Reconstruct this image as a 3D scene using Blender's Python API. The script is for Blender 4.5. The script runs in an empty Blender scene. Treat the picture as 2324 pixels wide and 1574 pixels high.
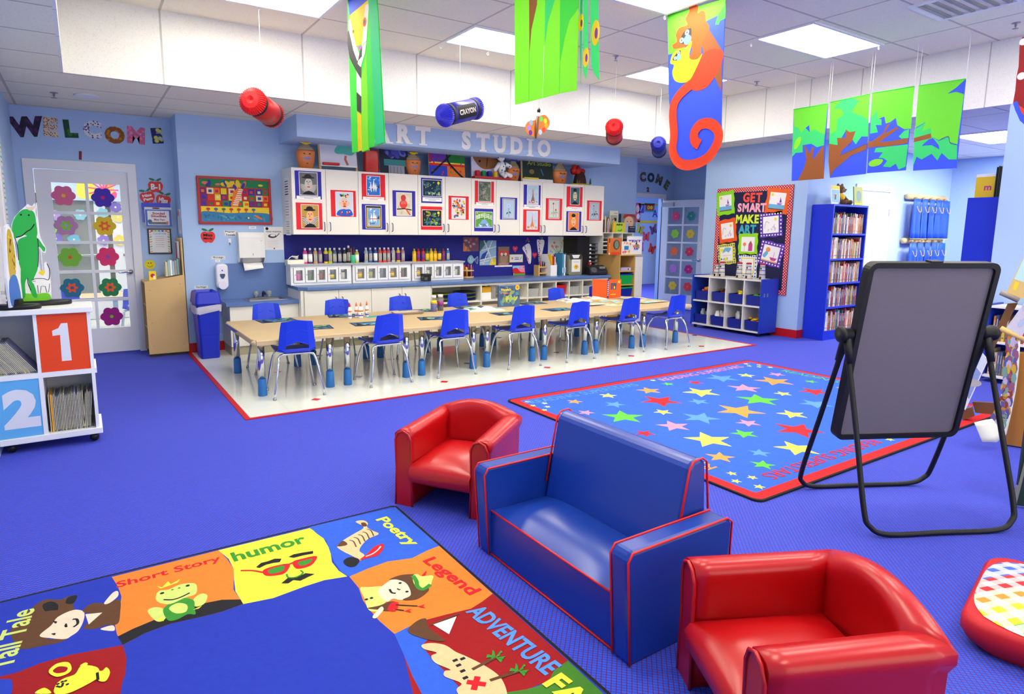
import bpy, bmesh, math, random
from mathutils import Vector, Matrix
random.seed(7)
C = bpy.context.scene.collection
scn = bpy.context.scene
W, H = 2324, 1574
PI = math.pi
# ---------------------------------------------------------------- camera, world, exposure
FPX, YAW, PITCH, ROLL, OX, OY = 1430.824, 0.573710, 0.148498, 0.0075459, -47.303, -47.016
CAM = Vector((0, 0, 1.4))
_cy, _sy = math.cos(YAW), math.sin(YAW)
FW = Vector((_sy*math.cos(PITCH), _cy*math.cos(PITCH), -math.sin(PITCH)))
_r = Vector((_cy, -_sy, 0)); _u = _r.cross(FW)
RT = _r*math.cos(ROLL) + _u*math.sin(ROLL); UP = -_r*math.sin(ROLL) + _u*math.cos(ROLL)
cd = bpy.data.cameras.new('camera'); cam = bpy.data.objects.new('camera', cd); C.objects.link(cam)
cd.sensor_width = 36; cd.lens = FPX*36/W; cd.shift_x = -OX/W; cd.shift_y = OY/W
cd.clip_start = .05; cd.clip_end = 60
mw = Matrix((RT, UP, -FW)).transposed().to_4x4(); mw.translation = CAM; cam.matrix_world = mw
scn.camera = cam
scn.view_settings.view_transform = 'Standard'; scn.view_settings.look = 'None'
scn.view_settings.gamma = 1; scn.view_settings.use_curve_mapping = False
scn.view_settings.exposure = 0.45
wd = bpy.data.worlds.new('world'); scn.world = wd; wd.use_nodes = True
wd.node_tree.nodes['Background'].inputs[0].default_value = (1, .95, .86, 1)
wd.node_tree.nodes['Background'].inputs[1].default_value = 2.0
PANEL = 14.0      # strength of the ceiling light panels

def ray(x, y): return FW + RT*((x-W/2-OX)/FPX) - UP*((y-H/2-OY)/FPX)
def az(x, y, z=0):            # point of the sight line at height z
    d = ray(x, y); return CAM + d*((z-CAM.z)/d.z)
def ay(x, y, Y): d = ray(x, y); return CAM + d*(Y/d.y)
def ax(x, y, X): d = ray(x, y); return CAM + d*(X/d.x)

# ---------------------------------------------------------------- materials
def s2l(c): c /= 255.; return c/12.92 if c <= .04045 else ((c+.055)/1.055)**2.4
MATS = {}
def mat(rgb, rough=.5, metal=0., nz=.06, sc=8., bump=0., em=0., trans=0., alpha=1., coat=0., ior=1.45, sheen=0., tl=0.):
    key = (tuple(rgb), rough, metal, nz, sc, bump, em, trans, alpha, coat, tl)
    if key in MATS: return MATS[key]
    m = bpy.data.materials.new('mat_%d_%d_%d' % tuple(int(c) for c in rgb)); m.use_nodes = True
    nt = m.node_tree; b = nt.nodes['Principled BSDF']
    col = [s2l(c) for c in rgb]
    if nz:
        tc = nt.nodes.new('ShaderNodeTexCoord'); n = nt.nodes.new('ShaderNodeTexNoise')
        n.inputs['Scale'].default_value = sc; n.inputs['Detail'].default_value = 4
        nt.links.new(tc.outputs['Object'], n.inputs['Vector'])
        mx = nt.nodes.new('ShaderNodeMix'); mx.data_type = 'RGBA'
        mx.inputs[6].default_value = [max(0, c*(1-nz)) for c in col]+[1]
        mx.inputs[7].default_value = [min(1, c*(1+nz)) for c in col]+[1]
        nt.links.new(n.outputs['Fac'], mx.inputs[0]); nt.links.new(mx.outputs[2], b.inputs['Base Color'])
        if bump:
            bp = nt.nodes.new('ShaderNodeBump'); bp.inputs['Strength'].default_value = bump; bp.inputs['Distance'].default_value = .004
            nt.links.new(n.outputs['Fac'], bp.inputs['Height']); nt.links.new(bp.outputs['Normal'], b.inputs['Normal'])
    else: b.inputs['Base Color'].default_value = col+[1]
    b.inputs['Roughness'].default_value = rough; b.inputs['Metallic'].default_value = metal
    b.inputs['IOR'].default_value = ior
    if em: b.inputs['Emission Color'].default_value = col+[1]; b.inputs['Emission Strength'].default_value = em
    if trans: b.inputs['Transmission Weight'].default_value = trans
    if alpha < 1: b.inputs['Alpha'].default_value = alpha
    if coat: b.inputs['Coat Weight'].default_value = coat; b.inputs['Coat Roughness'].default_value = .2
    if tl:
        t = nt.nodes.new('ShaderNodeBsdfTranslucent'); t.inputs[0].default_value = col+[1]
        ms = nt.nodes.new('ShaderNodeMixShader'); ms.inputs[0].default_value = tl
        o = nt.nodes['Material Output']
        nt.links.new(b.outputs[0], ms.inputs[1]); nt.links.new(t.outputs[0], ms.inputs[2]); nt.links.new(ms.outputs[0], o.inputs[0])
    MATS[key] = m
    return m
def node_mat(name, build, rough=.6):
    m = bpy.data.materials.new(name); m.use_nodes = True
    nt = m.node_tree; b = nt.nodes['Principled BSDF']; b.inputs['Roughness'].default_value = rough
    build(nt, b); return m
def glass(alpha=.12, tint=(225, 240, 245)):
    key = ('glass', alpha, tint)
    if key in MATS: return MATS[key]
    def f(nt, b):
        b.inputs['Base Color'].default_value = [s2l(c) for c in tint]+[1]
        b.inputs['Alpha'].default_value = alpha; b.inputs['Roughness'].default_value = .05
    m = node_mat('clear_glass', f, .05); b = m.node_tree.nodes['Principled BSDF']; b.inputs['Roughness'].default_value = .05
    MATS[key] = m; return m
WHITE = mat((238, 238, 234), .45); CREAM = mat((232, 228, 214), .45); PAPER = mat((244, 243, 240), .8, nz=.02)
BLACK = mat((18, 18, 20), .4); BLUE = mat((26, 52, 200), .35, nz=.04); RED = mat((205, 20, 28), .4); CHROME = mat((205, 208, 212), .12, 1., nz=.02)
STEEL = mat((170, 172, 176), .35, 1., nz=.04); WOOD = mat((222, 186, 128), .5, nz=.12, sc=5); DKWOOD = mat((120, 82, 46), .5, nz=.15, sc=9)
YEL = mat((246, 214, 40), .6); GRN = mat((60, 170, 50), .6); ORG = mat((240, 120, 40), .6); PNK = mat((236, 120, 160), .6); PUR = mat((110, 60, 170), .6)
LBL = mat((120, 190, 235), .6); NAVY = mat((24, 28, 92), .7); INK = mat((25, 25, 30), .8, nz=0); LGRN = mat((150, 220, 50), .6); TEAL = mat((50, 170, 170), .6); BRN = mat((120, 75, 40), .7)
# ---------------------------------------------------------------- mesh builder
class B:
    def __init__(s, T=None): s.v = []; s.f = []; s.m = []; s.sm = []; s.mats = []; s.T = T
    def mi(s, m):
        if m not in s.mats: s.mats.append(m)
        return s.mats.index(m)
    def add(s, vs, fs, m, smooth=False):
        o = len(s.v); k = s.mi(m)
        for p in vs:
            p = Vector(p); s.v.append(tuple(s.T @ p) if s.T else tuple(p))
        for f in fs: s.f.append([i+o for i in f]); s.m.append(k); s.sm.append(smooth)
        return s
    def box(s, a, b, m, smooth=False):
        x0, y0, z0 = a; x1, y1, z1 = b
        return s.add([(x0,y0,z0),(x1,y0,z0),(x1,y1,z0),(x0,y1,z0),(x0,y0,z1),(x1,y0,z1),(x1,y1,z1),(x0,y1,z1)],
            [(0,3,2,1),(4,5,6,7),(0,1,5,4),(1,2,6,5),(2,3,7,6),(3,0,4,7)], m, smooth)
    def bx(s, cx, cy, cz, sx, sy, sz, m): return s.box((cx-sx/2, cy-sy/2, cz-sz/2), (cx+sx/2, cy+sy/2, cz+sz/2), m)
    def poly(s, pts, m): return s.add(pts, [tuple(range(len(pts)))], m)
    def prism(s, pts, axis, a, b, m):      # outline in the other two axes, extruded along axis
        def P(p, t): return {'x': (t, p[0], p[1]), 'y': (p[0], t, p[1]), 'z': (p[0], p[1], t)}[axis]
        n = len(pts); vs = [P(p, a) for p in pts]+[P(p, b) for p in pts]
        ar = sum(pts[i][0]*pts[(i+1) % n][1]-pts[(i+1) % n][0]*pts[i][1] for i in range(n))
        fs = [tuple(range(n))[::-1], tuple(range(n, 2*n))]+[(i, (i+1) % n, n+(i+1) % n, n+i) for i in range(n)]
        if (ar < 0) != (axis == 'y'): fs = [f[::-1] for f in fs]
        return s.add(vs, fs, m)
    def tube(s, pts, r, m, n=8, closed=False, caps=True, smooth=True):
        pts = [Vector(p) for p in pts]; k = len(pts); R = r if isinstance(r, (list, tuple)) else [r]*k
        vs = []; fs = []; up = None
        for i, p in enumerate(pts):
            a = pts[i-1] if (i or closed) else p; b = pts[(i+1) % k] if (i < k-1 or closed) else p
            d = (b-a).normalized() if (b-a).length > 1e-9 else Vector((0, 0, 1))
            if up is None: up = Vector((0, 0, 1)) if abs(d.z) < .9 else Vector((1, 0, 0))
            x = (up - d*up.dot(d)).normalized(); y = d.cross(x); up = x
            for j in range(n):
                t = 2*PI*j/n; vs.append(p + (x*math.cos(t)+y*math.sin(t))*R[i])
        for i in range(k if closed else k-1):
            for j in range(n):
                a = i*n+j; b = i*n+(j+1) % n; c = ((i+1) % k)*n
                fs.append((a, b, c+(j+1) % n, c+j))
        if caps and not closed: fs += [tuple(range(n))[::-1], tuple(range((k-1)*n, k*n))]
        return s.add(vs, fs, m, smooth)
    def lathe(s, prof, m, n=16, c=(0, 0, 0), smooth=True, sx=1, sy=1):
        vs = []; fs = []; k = len(prof)
        for r, z in prof:
            for j in range(n): t = 2*PI*j/n; vs.append((c[0]+r*sx*math.cos(t), c[1]+r*sy*math.sin(t), c[2]+z))
        for i in range(k-1):
            for j in range(n): fs.append((i*n+j, i*n+(j+1) % n, (i+1)*n+(j+1) % n, (i+1)*n+j))
        fs += [tuple(range(n))[::-1], tuple(range((k-1)*n, k*n))]
        return s.add(vs, fs, m, smooth)
    def ball(s, c, r, m, n=12, k=7):
        r = r if isinstance(r, (tuple, list)) else (r, r, r)
        pr = [(max(1e-4, math.sin(PI*i/k)), -math.cos(PI*i/k)) for i in range(k+1)]
        o = len(s.v); T = s.T; s.T = None; s.lathe(pr, m, n); s.T = T
        for i in range(o, len(s.v)):
            p = s.v[i]; q = Vector((c[0]+p[0]*r[0], c[1]+p[1]*r[1], c[2]+p[2]*r[2])); s.v[i] = tuple(T @ q) if T else tuple(q)
        return s
    def grid(s, rows, m, smooth=True, cu=False, cv=False):
        a = len(rows); b = len(rows[0]); fs = []
        for i in range(a if cu else a-1):
            for j in range(b if cv else b-1):
                i2 = (i+1) % a; j2 = (j+1) % b; fs.append((i*b+j, i*b+j2, i2*b+j2, i2*b+j))
        return s.add([p for r in rows for p in r], fs, m, smooth)
    def mesh(s, name):
        me = bpy.data.meshes.new(name); me.from_pydata(s.v, [], s.f); me.update()
        for m in s.mats: me.materials.append(m)
        me.polygons.foreach_set('material_index', s.m); me.polygons.foreach_set('use_smooth', s.sm)
        return me
    def obj(s, name, parent=None, bevel=0, sub=0, solid=0, fix=False, seg=2):
        me = s.mesh(name)
        if fix or sub or bevel:
            bm = bmesh.new(); bm.from_mesh(me); bmesh.ops.remove_doubles(bm, verts=bm.verts, dist=1e-6)
            if fix: bmesh.ops.recalc_face_normals(bm, faces=bm.faces)
            bm.to_mesh(me); bm.free()
        o = bpy.data.objects.new(name, me); C.objects.link(o)
        if parent: o.parent = parent
        if solid: md = o.modifiers.new('t', 'SOLIDIFY'); md.thickness = solid; md.offset = 0
        if bevel:
            md = o.modifiers.new('b', 'BEVEL'); md.width = bevel; md.segments = seg; md.limit_method = 'ANGLE'; md.angle_limit = .6
            md.harden_normals = False
        if sub: md = o.modifiers.new('s', 'SUBSURF'); md.levels = sub; md.render_levels = sub
        return o
def tag(o, label=None, cat=None, group=None, kind=None, loc=None, rot=None):
    if label: o['label'] = label
    if cat: o['category'] = cat
    if group: o['group'] = group
    if kind: o['kind'] = kind
    if loc is not None: o.location = loc
    if rot is not None: o.rotation_euler = rot if isinstance(rot, tuple) else (0, 0, rot)
    return o
def thing(name, label, cat, loc=(0, 0, 0), rot=0, group=None):
    o = bpy.data.objects.new(name, None); C.objects.link(o); o.empty_display_size = .1
    return tag(o, label, cat, group, None, loc, rot)
def struct(name, b, **k): return tag(b.obj(name, **k), kind='structure')
def dup(root, loc=None, rot=None, label=None, group=None):
    r = root.copy(); C.objects.link(r); tag(r, label, None, group, None, loc, rot)
    for ch in list(root.children):
        c = ch.copy(); C.objects.link(c); c.parent = r
        for g in list(ch.children):
            d = g.copy(); C.objects.link(d); d.parent = c
    return r
def cr(pts, n=6, closed=True):          # smooth curve through points
    pts = [Vector(p) for p in pts]; k = len(pts); out = []
    for i in range(k if closed else k-1):
        g = lambda j: pts[j % k] if closed else pts[max(0, min(k-1, j))]
        p0, p1, p2, p3 = g(i-1), g(i), g(i+1), g(i+2)
        for t in range(n):
            t /= n
            out.append(.5*((2*p1)+(p2-p0)*t+(2*p0-5*p1+4*p2-p3)*t*t+(3*p1-p0-3*p2+p3)*t**3))
    if not closed: out.append(pts[-1])
    return out
# ---------------------------------------------------------------- lettering
TXT = {}
def text_mesh(s, bold=0., ext=0.):
    k = (s, bold, ext)
    if k in TXT: return TXT[k]
    cu = bpy.data.curves.new('t', 'FONT'); cu.body = s; cu.size = 1; cu.offset = bold; cu.extrude = ext
    cu.align_x = 'CENTER'; cu.align_y = 'CENTER'; cu.fill_mode = 'FRONT' if not ext else 'BOTH'; cu.resolution_u = 3
    o = bpy.data.objects.new('t', cu); C.objects.link(o); bpy.context.view_layer.update()
    me = bpy.data.meshes.new_from_object(o.evaluated_get(bpy.context.evaluated_depsgraph_get()))
    vs = [v.co.copy() for v in me.vertices]; fs = [tuple(p.vertices) for p in me.polygons]
    if vs:
        xs = [v.x for v in vs]; ys = [v.y for v in vs]; c = Vector(((min(xs)+max(xs))/2, (min(ys)+max(ys))/2, 0))
        vs = [v-c for v in vs]; wd_, ht = max(xs)-min(xs), max(ys)-min(ys)
    else: wd_ = ht = 1
    bpy.data.objects.remove(o); bpy.data.curves.remove(cu); bpy.data.meshes.remove(me)
    TXT[k] = (vs, fs, wd_, ht); return TXT[k]
class Art:
    """flat pattern laid in thin layers on a surface: origin o, right u, up v"""
    def __init__(s, b, o, u, v, eps=.0004):
        s.b = b; s.o = Vector(o); s.u = Vector(u).normalized(); s.v = Vector(v).normalized(); s.n = s.u.cross(s.v); s.e = eps*.35; s.k = 1
    def P(s, p): return s.o+s.u*p[0]+s.v*p[1]+s.n*(s.e*s.k)
    def poly(s, pts, m):
        n = len(pts); ar = sum(pts[i][0]*pts[(i+1) % n][1]-pts[(i+1) % n][0]*pts[i][1] for i in range(n))
        if ar < 0: pts = pts[::-1]
        s.b.poly([s.P(p) for p in pts], m); s.k += 1; return s
    def rect(s, x0, y0, x1, y1, m): return s.poly([(x0, y0), (x1, y0), (x1, y1), (x0, y1)], m)
    def ell(s, x, y, rx, ry, m, n=16, a=0):
        return s.poly([(x+rx*math.cos(t)*math.cos(a)-ry*math.sin(t)*math.sin(a), y+rx*math.cos(t)*math.sin(a)+ry*math.sin(t)*math.cos(a)) for t in (2*PI*i/n for i in range(n))], m)
    def circ(s, x, y, r, m, n=14): return s.ell(x, y, r, r, m, n)
    def blob(s, pts, m, n=5): return s.poly([(p[0], p[1]) for p in cr([(x, y, 0) for x, y in pts], n)], m)
    def line(s, pts, w, m, smooth=False):
        P = [Vector((x, y)) for x, y in pts]
        if smooth: P = [Vector((p[0], p[1])) for p in cr([(x, y, 0) for x, y in pts], 5, False)]
        L = []; R = []
        for i, p in enumerate(P):
            d = (P[min(i+1, len(P)-1)]-P[max(i-1, 0)]).normalized(); nn = Vector((-d.y, d.x))*w/2
            L.append(p+nn); R.append(p-nn)
        vs = [s.P(q) for q in L]+[s.P(q) for q in R]; k = len(P)
        s.b.add(vs, [(i, k+i, k+i+1, i+1) for i in range(k-1)], m); s.k += 1; return s
    def star(s, x, y, r, m, a=0, n=5, q=.42):
        return s.poly([(x+(r if i % 2 == 0 else r*q)*math.sin(a+PI*i/n), y+(r if i % 2 == 0 else r*q)*math.cos(a+PI*i/n)) for i in range(2*n)], m)
    def flower(s, x, y, r, m, n=6, a=0, q=.2):
        return s.poly([(x+r*(1-q+q*math.cos(n*t))*math.cos(t+a), y+r*(1-q+q*math.cos(n*t))*math.sin(t+a)) for t in (2*PI*i/(n*7) for i in range(n*7))], m)
    def text(s, t, x, y, h, m, bold=.02, w=None, a=0, sx=1.):
        vs, fs, wd_, ht = text_mesh(t, bold); k = h/ht; kx = (w/wd_) if w else k*sx; ca, sa = math.cos(a), math.sin(a)
        s.b.add([s.P((x+q.x*kx*ca-q.y*k*sa, y+q.x*kx*sa+q.y*k*ca)) for q in vs], fs, m); s.k += 1; return s
    def dabs(s, x0, y0, x1, y1, n, ms, r0, r1, rnd, el=1.6):
        for i in range(n):
            r = rnd.uniform(r0, r1)
            x = rnd.uniform(x0+r*el, x1-r*el) if x1-x0 > 2*r*el else (x0+x1)/2; y = rnd.uniform(y0+r*el, y1-r*el) if y1-y0 > 2*r*el else (y0+y1)/2
            s.ell(x, y, r*el, r, rnd.choice(ms), 8, rnd.uniform(0, PI))
        return s
# ================================================================ ROOM SHELL
def brick_mat(name, c1, c2, mort, bw, rh, ms, off=(0, 0, 0), rot=(0, 0, 0), rough=.7, speck=None, smooth=.0, noff=0.):
    def f(nt, b):
        tc = nt.nodes.new('ShaderNodeTexCoord'); mp = nt.nodes.new('ShaderNodeMapping'); br = nt.nodes.new('ShaderNodeTexBrick')
        mp.inputs['Location'].default_value = off; mp.inputs['Rotation'].default_value = rot
        br.offset = noff; br.squash = 1; br.inputs['Scale'].default_value = 1; br.inputs['Brick Width'].default_value = bw; br.inputs['Row Height'].default_value = rh
        br.inputs['Mortar Size'].default_value = ms; br.inputs['Mortar Smooth'].default_value = smooth
        for i, c in enumerate((c1, c2, mort)): br.inputs[1+i].default_value = [s2l(q) for q in c]+[1]
        nt.links.new(tc.outputs['Object'], mp.inputs['Vector']); nt.links.new(mp.outputs[0], br.inputs['Vector'])
        out = br.outputs['Color']
        if speck:
            n = nt.nodes.new('ShaderNodeTexNoise'); n.inputs['Scale'].default_value = speck; n.inputs['Detail'].default_value = 2
            nt.links.new(tc.outputs['Object'], n.inputs['Vector'])
            rp = nt.nodes.new('ShaderNodeValToRGB'); rp.color_ramp.elements[0].position = .34; rp.color_ramp.elements[0].color = (.88, .88, .88, 1)
            rp.color_ramp.elements[1].position = .44; rp.color_ramp.elements[1].color = (1, 1, 1, 1)
            nt.links.new(n.outputs['Fac'], rp.inputs[0])
            mx = nt.nodes.new('ShaderNodeMix'); mx.data_type = 'RGBA'; mx.blend_type = 'MULTIPLY'; mx.inputs[0].default_value = 1
            nt.links.new(out, mx.inputs[6]); nt.links.new(rp.outputs[0], mx.inputs[7]); out = mx.outputs[2]
        nt.links.new(out, b.inputs['Base Color'])
    return node_mat(name, f, rough)
WALL = mat((172, 200, 236), .75, nz=.03, sc=2)
CARPET = brick_mat('carpet_blue_net', (36, 88, 222), (32, 82, 214), (88, 28, 104), .016, .012, .0016, rot=(0, 0, PI/4), rough=.95, speck=None, smooth=.3)
TILE = brick_mat('vinyl_tile', (224, 229, 218), (220, 225, 214), (204, 208, 196), .305, .305, .0015, off=(-.97, -4.83, 0), rough=.09)
CEIL = brick_mat('ceiling_tile', (244, 237, 214), (242, 235, 212), (198, 192, 174), 1.22, .61, .011, off=(-.71, -.31, 0), rough=.9, speck=110)
CEIL_LOW = brick_mat('ceiling_tile_low', (244, 237, 214), (242, 235, 212), (198, 192, 174), 1.22, .61, .011, off=(-.76, -.31, 0), rough=.9, speck=110)
DROPY = brick_mat('drop_tile_back', (238, 237, 230), (236, 235, 228), (190, 190, 186), 1.22, 3, .008, off=(-.71, .0, 0), rough=.9, speck=130)
DROPX = brick_mat('drop_tile_side', (238, 237, 230), (236, 235, 228), (190, 190, 186), .605, 3, .006, off=(-.39, -1, 0), rot=(0, 0, -PI/2), rough=.9, speck=130)
REDB = mat((190, 16, 22), .45)
ZL, ZH = 2.65, 3.26
XW, YW, YD, XR = .96, 7.86, 8.29, 8.08       # side wall, studio wall, door wall, board wall
b = B(); b.box((-.6, -3.2, -.1), (14, 13, 0), CARPET); struct('floor', b)
b = B(); b.box((.97, 4.83, 0), (7.09, YW, .003), TILE)
A = Art(b, (0, 0, .003), (1, 0, 0), (0, 1, 0), .0005)
RS = mat((206, 30, 34), .2); BS = mat((40, 60, 170), .2)
for i in range(5):
    for j in range(2):
        x = 1.555+1.22*i; y = 5.1+1.22*j; A.poly([(x-.045, y), (x, y-.045), (x+.045, y), (x, y+.045)], RS)
        x += .61; y += .61; A.poly([(x-.045, y), (x, y-.045), (x+.045, y), (x, y+.045)], BS)
struct('floor', b)
b = B()
b.box((.93, 4.795, 0), (7.125, 4.83, .006), REDB); b.box((.93, 4.83, 0), (.97, YW, .006), REDB); b.box((7.09, 4.83, 0), (7.125, 7.0, .006), REDB)
struct('trim_1', b)
# ceilings
b = B(); b.box((-.02, -3.2, ZH), (7.59, 6.38, ZH+.05), CEIL); struct('ceiling', b)
b = B()
b.box((-.6, -3.2, ZL), (-.04, 8.4, ZL+.04), CEIL_LOW); b.box((-.04, 6.40, ZL), (14, 13, ZL+.04), CEIL_LOW); b.box((7.61, -3.2, ZL), (14, 6.40, ZL+.04), CEIL_LOW)
struct('ceiling', b)
b = B(); b.box((-.02, 6.38, ZL), (7.59, 6.40, ZH), DROPY); struct('trim_2', b)
b = B(); b.box((7.59, -3.2, ZL), (7.61, 6.38, ZH), DROPX); struct('trim_3', b)
b = B(); b.box((-.04, -3.2, ZL), (-.02, 6.38, ZH), DROPX); struct('trim_4', b)
# walls
DX0, DX1, DH = -.40, .52, 2.035     # left door opening
b = B(); b.box((-.55, YD, 0), (DX0, YD+.1, ZL), WALL); b.box((DX1, YD, 0), (XW, YD+.1, ZL), WALL); b.box((DX0, YD, DH), (DX1, YD+.1, ZL), WALL); struct('wall_back', b)
b = B(); b.box((XW, YW, 0), (7.9, YD+.1, ZL), WALL); struct('wall_studio', b)
b = B(); b.box((-.65, -3.2, 0), (-.52, YD+.1, ZL), WALL); struct('wall_left', b)
b = B(); b.box((-.65, -3.3, 0), (14, -3.2, .3), WALL); b.box((-.65, -3.3, 3.0), (14, -3.2, ZH+.05), WALL)
for x in (-.65, 3.4, 7.4, 13.6): b.box((x, -3.3, .3), (x+.4, -3.2, 3.0), WALL)
struct('wall_rear', b)            # unseen wall behind the camera; open bays added to let world light in as fill
b = B(); b.box((XR, 4.86, 0), (XR+.16, 6.45, ZL), WALL); struct('wall_right', b)
# slanted wall of the second door's alcove
def wallseg(p, q, t, z0, z1, m, b):
    p = Vector(p); q = Vector(q); d = (q-p).normalized(); n = Vector((-d.y, d.x))*t
    return b.prism([tuple(p), tuple(q), tuple(q+n), tuple(p+n)], 'z', z0, z1, m)
b = B(); b.box((9.52, 6.45, 0), (9.6, 8.5, ZL), WALL); struct('wall_alcove', b)
D2X0, D2X1, D2Y = 8.36, 9.22, 8.38
b = B(); b.box((7.9, YW, 0), (8.0, D2Y+.1, ZL), WALL); b.box((8.36, D2Y, 2.04), (9.22, D2Y+.1, ZL), WALL); b.box((8.0, D2Y, 0), (8.36, D2Y+.1, ZL), WALL); b.box((9.22, D2Y, 0), (9.52, D2Y+.1, ZL), WALL); struct('wall_back', b)
# pier right and area beyond the opening
b = B(); b.box((7.6, 1.0, 0), (7.75, 2.60, ZL), WALL); b.box((7.6, -3.2, 0), (7.75, 1.0, ZL), WALL); struct('wall_pier', b)
b = B(); b.box((12.36, -3.2, 0), (12.46, 4.92, ZL), WALL); b.box((14, -3.2, 0), (14.1, 12.5, ZL), WALL); struct('wall_far_right', b)
b = B(); b.box((9.6, 8.42, 0), (14, 8.52, ZL), WALL); b.box((7.75, -.5, 0), (12.4, -.4, ZL), WALL); struct('wall_far_back', b)
# baseboards
b = B(); b.box((XW, YW-.012, 0), (7.9, YW, .11), REDB); struct('baseboard_back', b)
b = B(); b.box((XR-.012, 4.86, 0), (XR, 6.45, .11), REDB); b.box((XR-.012, 4.848, 0), (XR+.17, 4.86, .11), REDB); struct('baseboard_right', b)
b = B(); b.box((XW-.012, YW, 0), (XW, YD, .11), REDB); b.box((.6, YD-.012, 0), (XW, YD, .11), REDB); struct('baseboard_left', b)
# soffit that carries the ART STUDIO letters
SX0, SX1, SY, SZ = 2.06, 6.87, 7.11, 2.412
b = B(); b.box((SX0, SY, SZ), (SX1, YW, ZL), WALL); struct('trim_5', b)
# ceiling light panels
LENS2 = mat((255, 250, 240), .4, nz=0, em=PANEL*2.6); LENS = mat((255, 247, 230), .4, nz=0, em=PANEL); FRAME = mat((235, 235, 235), .5)
def panel(x, y, z, label, sx=1.22, sy=.61, lens=None):
    t = thing('ceiling_light', label, 'ceiling light', (x, y, z), 0, 'ceiling lights')
    b = B(); w = .03
    for a, c in (((0, 0), (sx, w)), ((0, sy-w), (sx, sy)), ((0, w), (w, sy-w)), ((sx-w, w), (sx, sy-w))): b.box((a[0], a[1], -.012), (c[0], c[1], 0), FRAME)
    b.obj('frame', t)
    b = B(); b.box((w, w, -.008), (sx-w, sy-w, -.002), lens or LENS); b.obj('diffuser', t)
LX = [.71, 3.15, 5.59]
lab = {(0, 0): 'white ceiling light cut by the top edge, near the red paper crayon', (1, 0): 'bright ceiling light just behind the green fringe banner', (2, 0): 'bright ceiling light partly behind the monkey banner, furthest right in the back row',
       (0, 1): 'bright ceiling light nearer than the red paper crayon', (1, 1): 'bright ceiling light cut by the top edge above the monkey banner', (2, 1): 'whole bright ceiling light right of the monkey banner'}
for i, x in enumerate(LX):
    for j, y in enumerate((5.19, 3.42, 1.59, -.24)):
        panel(x, y, ZH, lab.get((i, j), 'bright ceiling light overhead in the front part of the room'))
panel(9.35, 3.2, ZL, 'ceiling light in the side room behind the rightmost leaf banner', lens=LENS2)
panel(10.9, 2.9, ZL, 'added ceiling panel brightening the side room near the denim smocks', lens=LENS2)  # extra panel, added to brighten the side room
panel(10.2, 1.2, ZL, 'unseen ceiling panel added to brighten the side room behind the pier')  # second unseen panel added as fill for the side room
panel(8.6, 9.6, ZL, 'added ceiling panel brightening the room behind the open door', lens=LENS2)  # unseen panel added because the room behind the door was too dark
panel(9.2, 11.2, ZL, 'added ceiling panel over the butterflies in the room behind the open door', lens=LENS2)  # another added panel, lifts the far wall of that room
panel(.0, 9.6, ZL, 'ceiling light in the classroom behind the left glass door')
panel(1.5, 10.8, ZL, 'ceiling light deep in the classroom behind the left glass door')
b = B(); b.lathe([(.095, -.012), (.11, -.012), (.11, 0), (.095, 0)], FRAME, 24); t = thing('recessed_light', 'round recessed light in the low ceiling by the left door', 'ceiling light', (.152, 7.334, ZL)); b.obj('trim_ring', t)
b = B(); b.lathe([(.094, -.008), (.094, -.001)], mat((255, 250, 240), .4, nz=0, em=4), 24); b.obj('lens', t)
def sprinkler(p, label):
    b = B(); b.lathe([(.034, 0), (.034, -.004), (.01, -.006), (.01, -.03), (.004, -.032), (.004, -.045), (.024, -.046), (.024, -.05)], STEEL, 12); tag(b.obj('sprinkler_head'), label, 'sprinkler', 'fire sprinklers', loc=p)
sprinkler(az(122, 210, ZL), 'fire sprinkler in the low ceiling left of the round light')
sprinkler(az(1718, 185, ZH), 'fire sprinkler in the raised ceiling left of the leaf banners')
sprinkler(az(2306, 52, ZH), 'fire sprinkler in the raised ceiling at the far right')
sprinkler(az(1397, 127, ZH), 'fire sprinkler above the short red paper crayon')
# ================================================================ RUGS
RUGB = mat((46, 96, 212), .95, nz=.12, sc=40, bump=.3); RBLK = mat((20, 20, 24), .95); RRED = mat((214, 24, 30), .95, nz=.1, sc=40)
def rnd_rect(x0, y0, x1, y1, r, n=5):
    out = []
    for cx, cy, a in ((x1-r, y1-r, 0), (x0+r, y1-r, 90), (x0+r, y0+r, 180), (x1-r, y0+r, 270)):
        out += [(cx+r*math.cos(math.radians(a+90*i/n)), cy+r*math.sin(math.radians(a+90*i/n))) for i in range(n+1)]
    return out
RX0, RX1, RY0, RY1 = 2.89, 6.15, 1.865, 4.24
b = B(); b.prism(rnd_rect(RX0, RY0, RX1, RY1, .05), 'z', 0.0005, .011, RBLK)
A = Art(b, (0, 0, .011), (1, 0, 0), (0, 1, 0), .00008)
A.poly(rnd_rect(RX0+.014, RY0+.014, RX1-.014, RY1-.014, .05), RRED)
A.poly(rnd_rect(RX0+.085, RY0+.085, RX1-.085, RY1-.085, .02), RUGB)
SC = dict(y=mat((248, 240, 90), .95, sc=40), o=mat((246, 150, 70), .95, sc=40), l=mat((86, 146, 232), .95, sc=40), p=mat((238, 140, 170), .95, sc=40), g=mat((92, 190, 60), .95, sc=40), r=mat((226, 28, 36), .95, sc=40))
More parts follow.
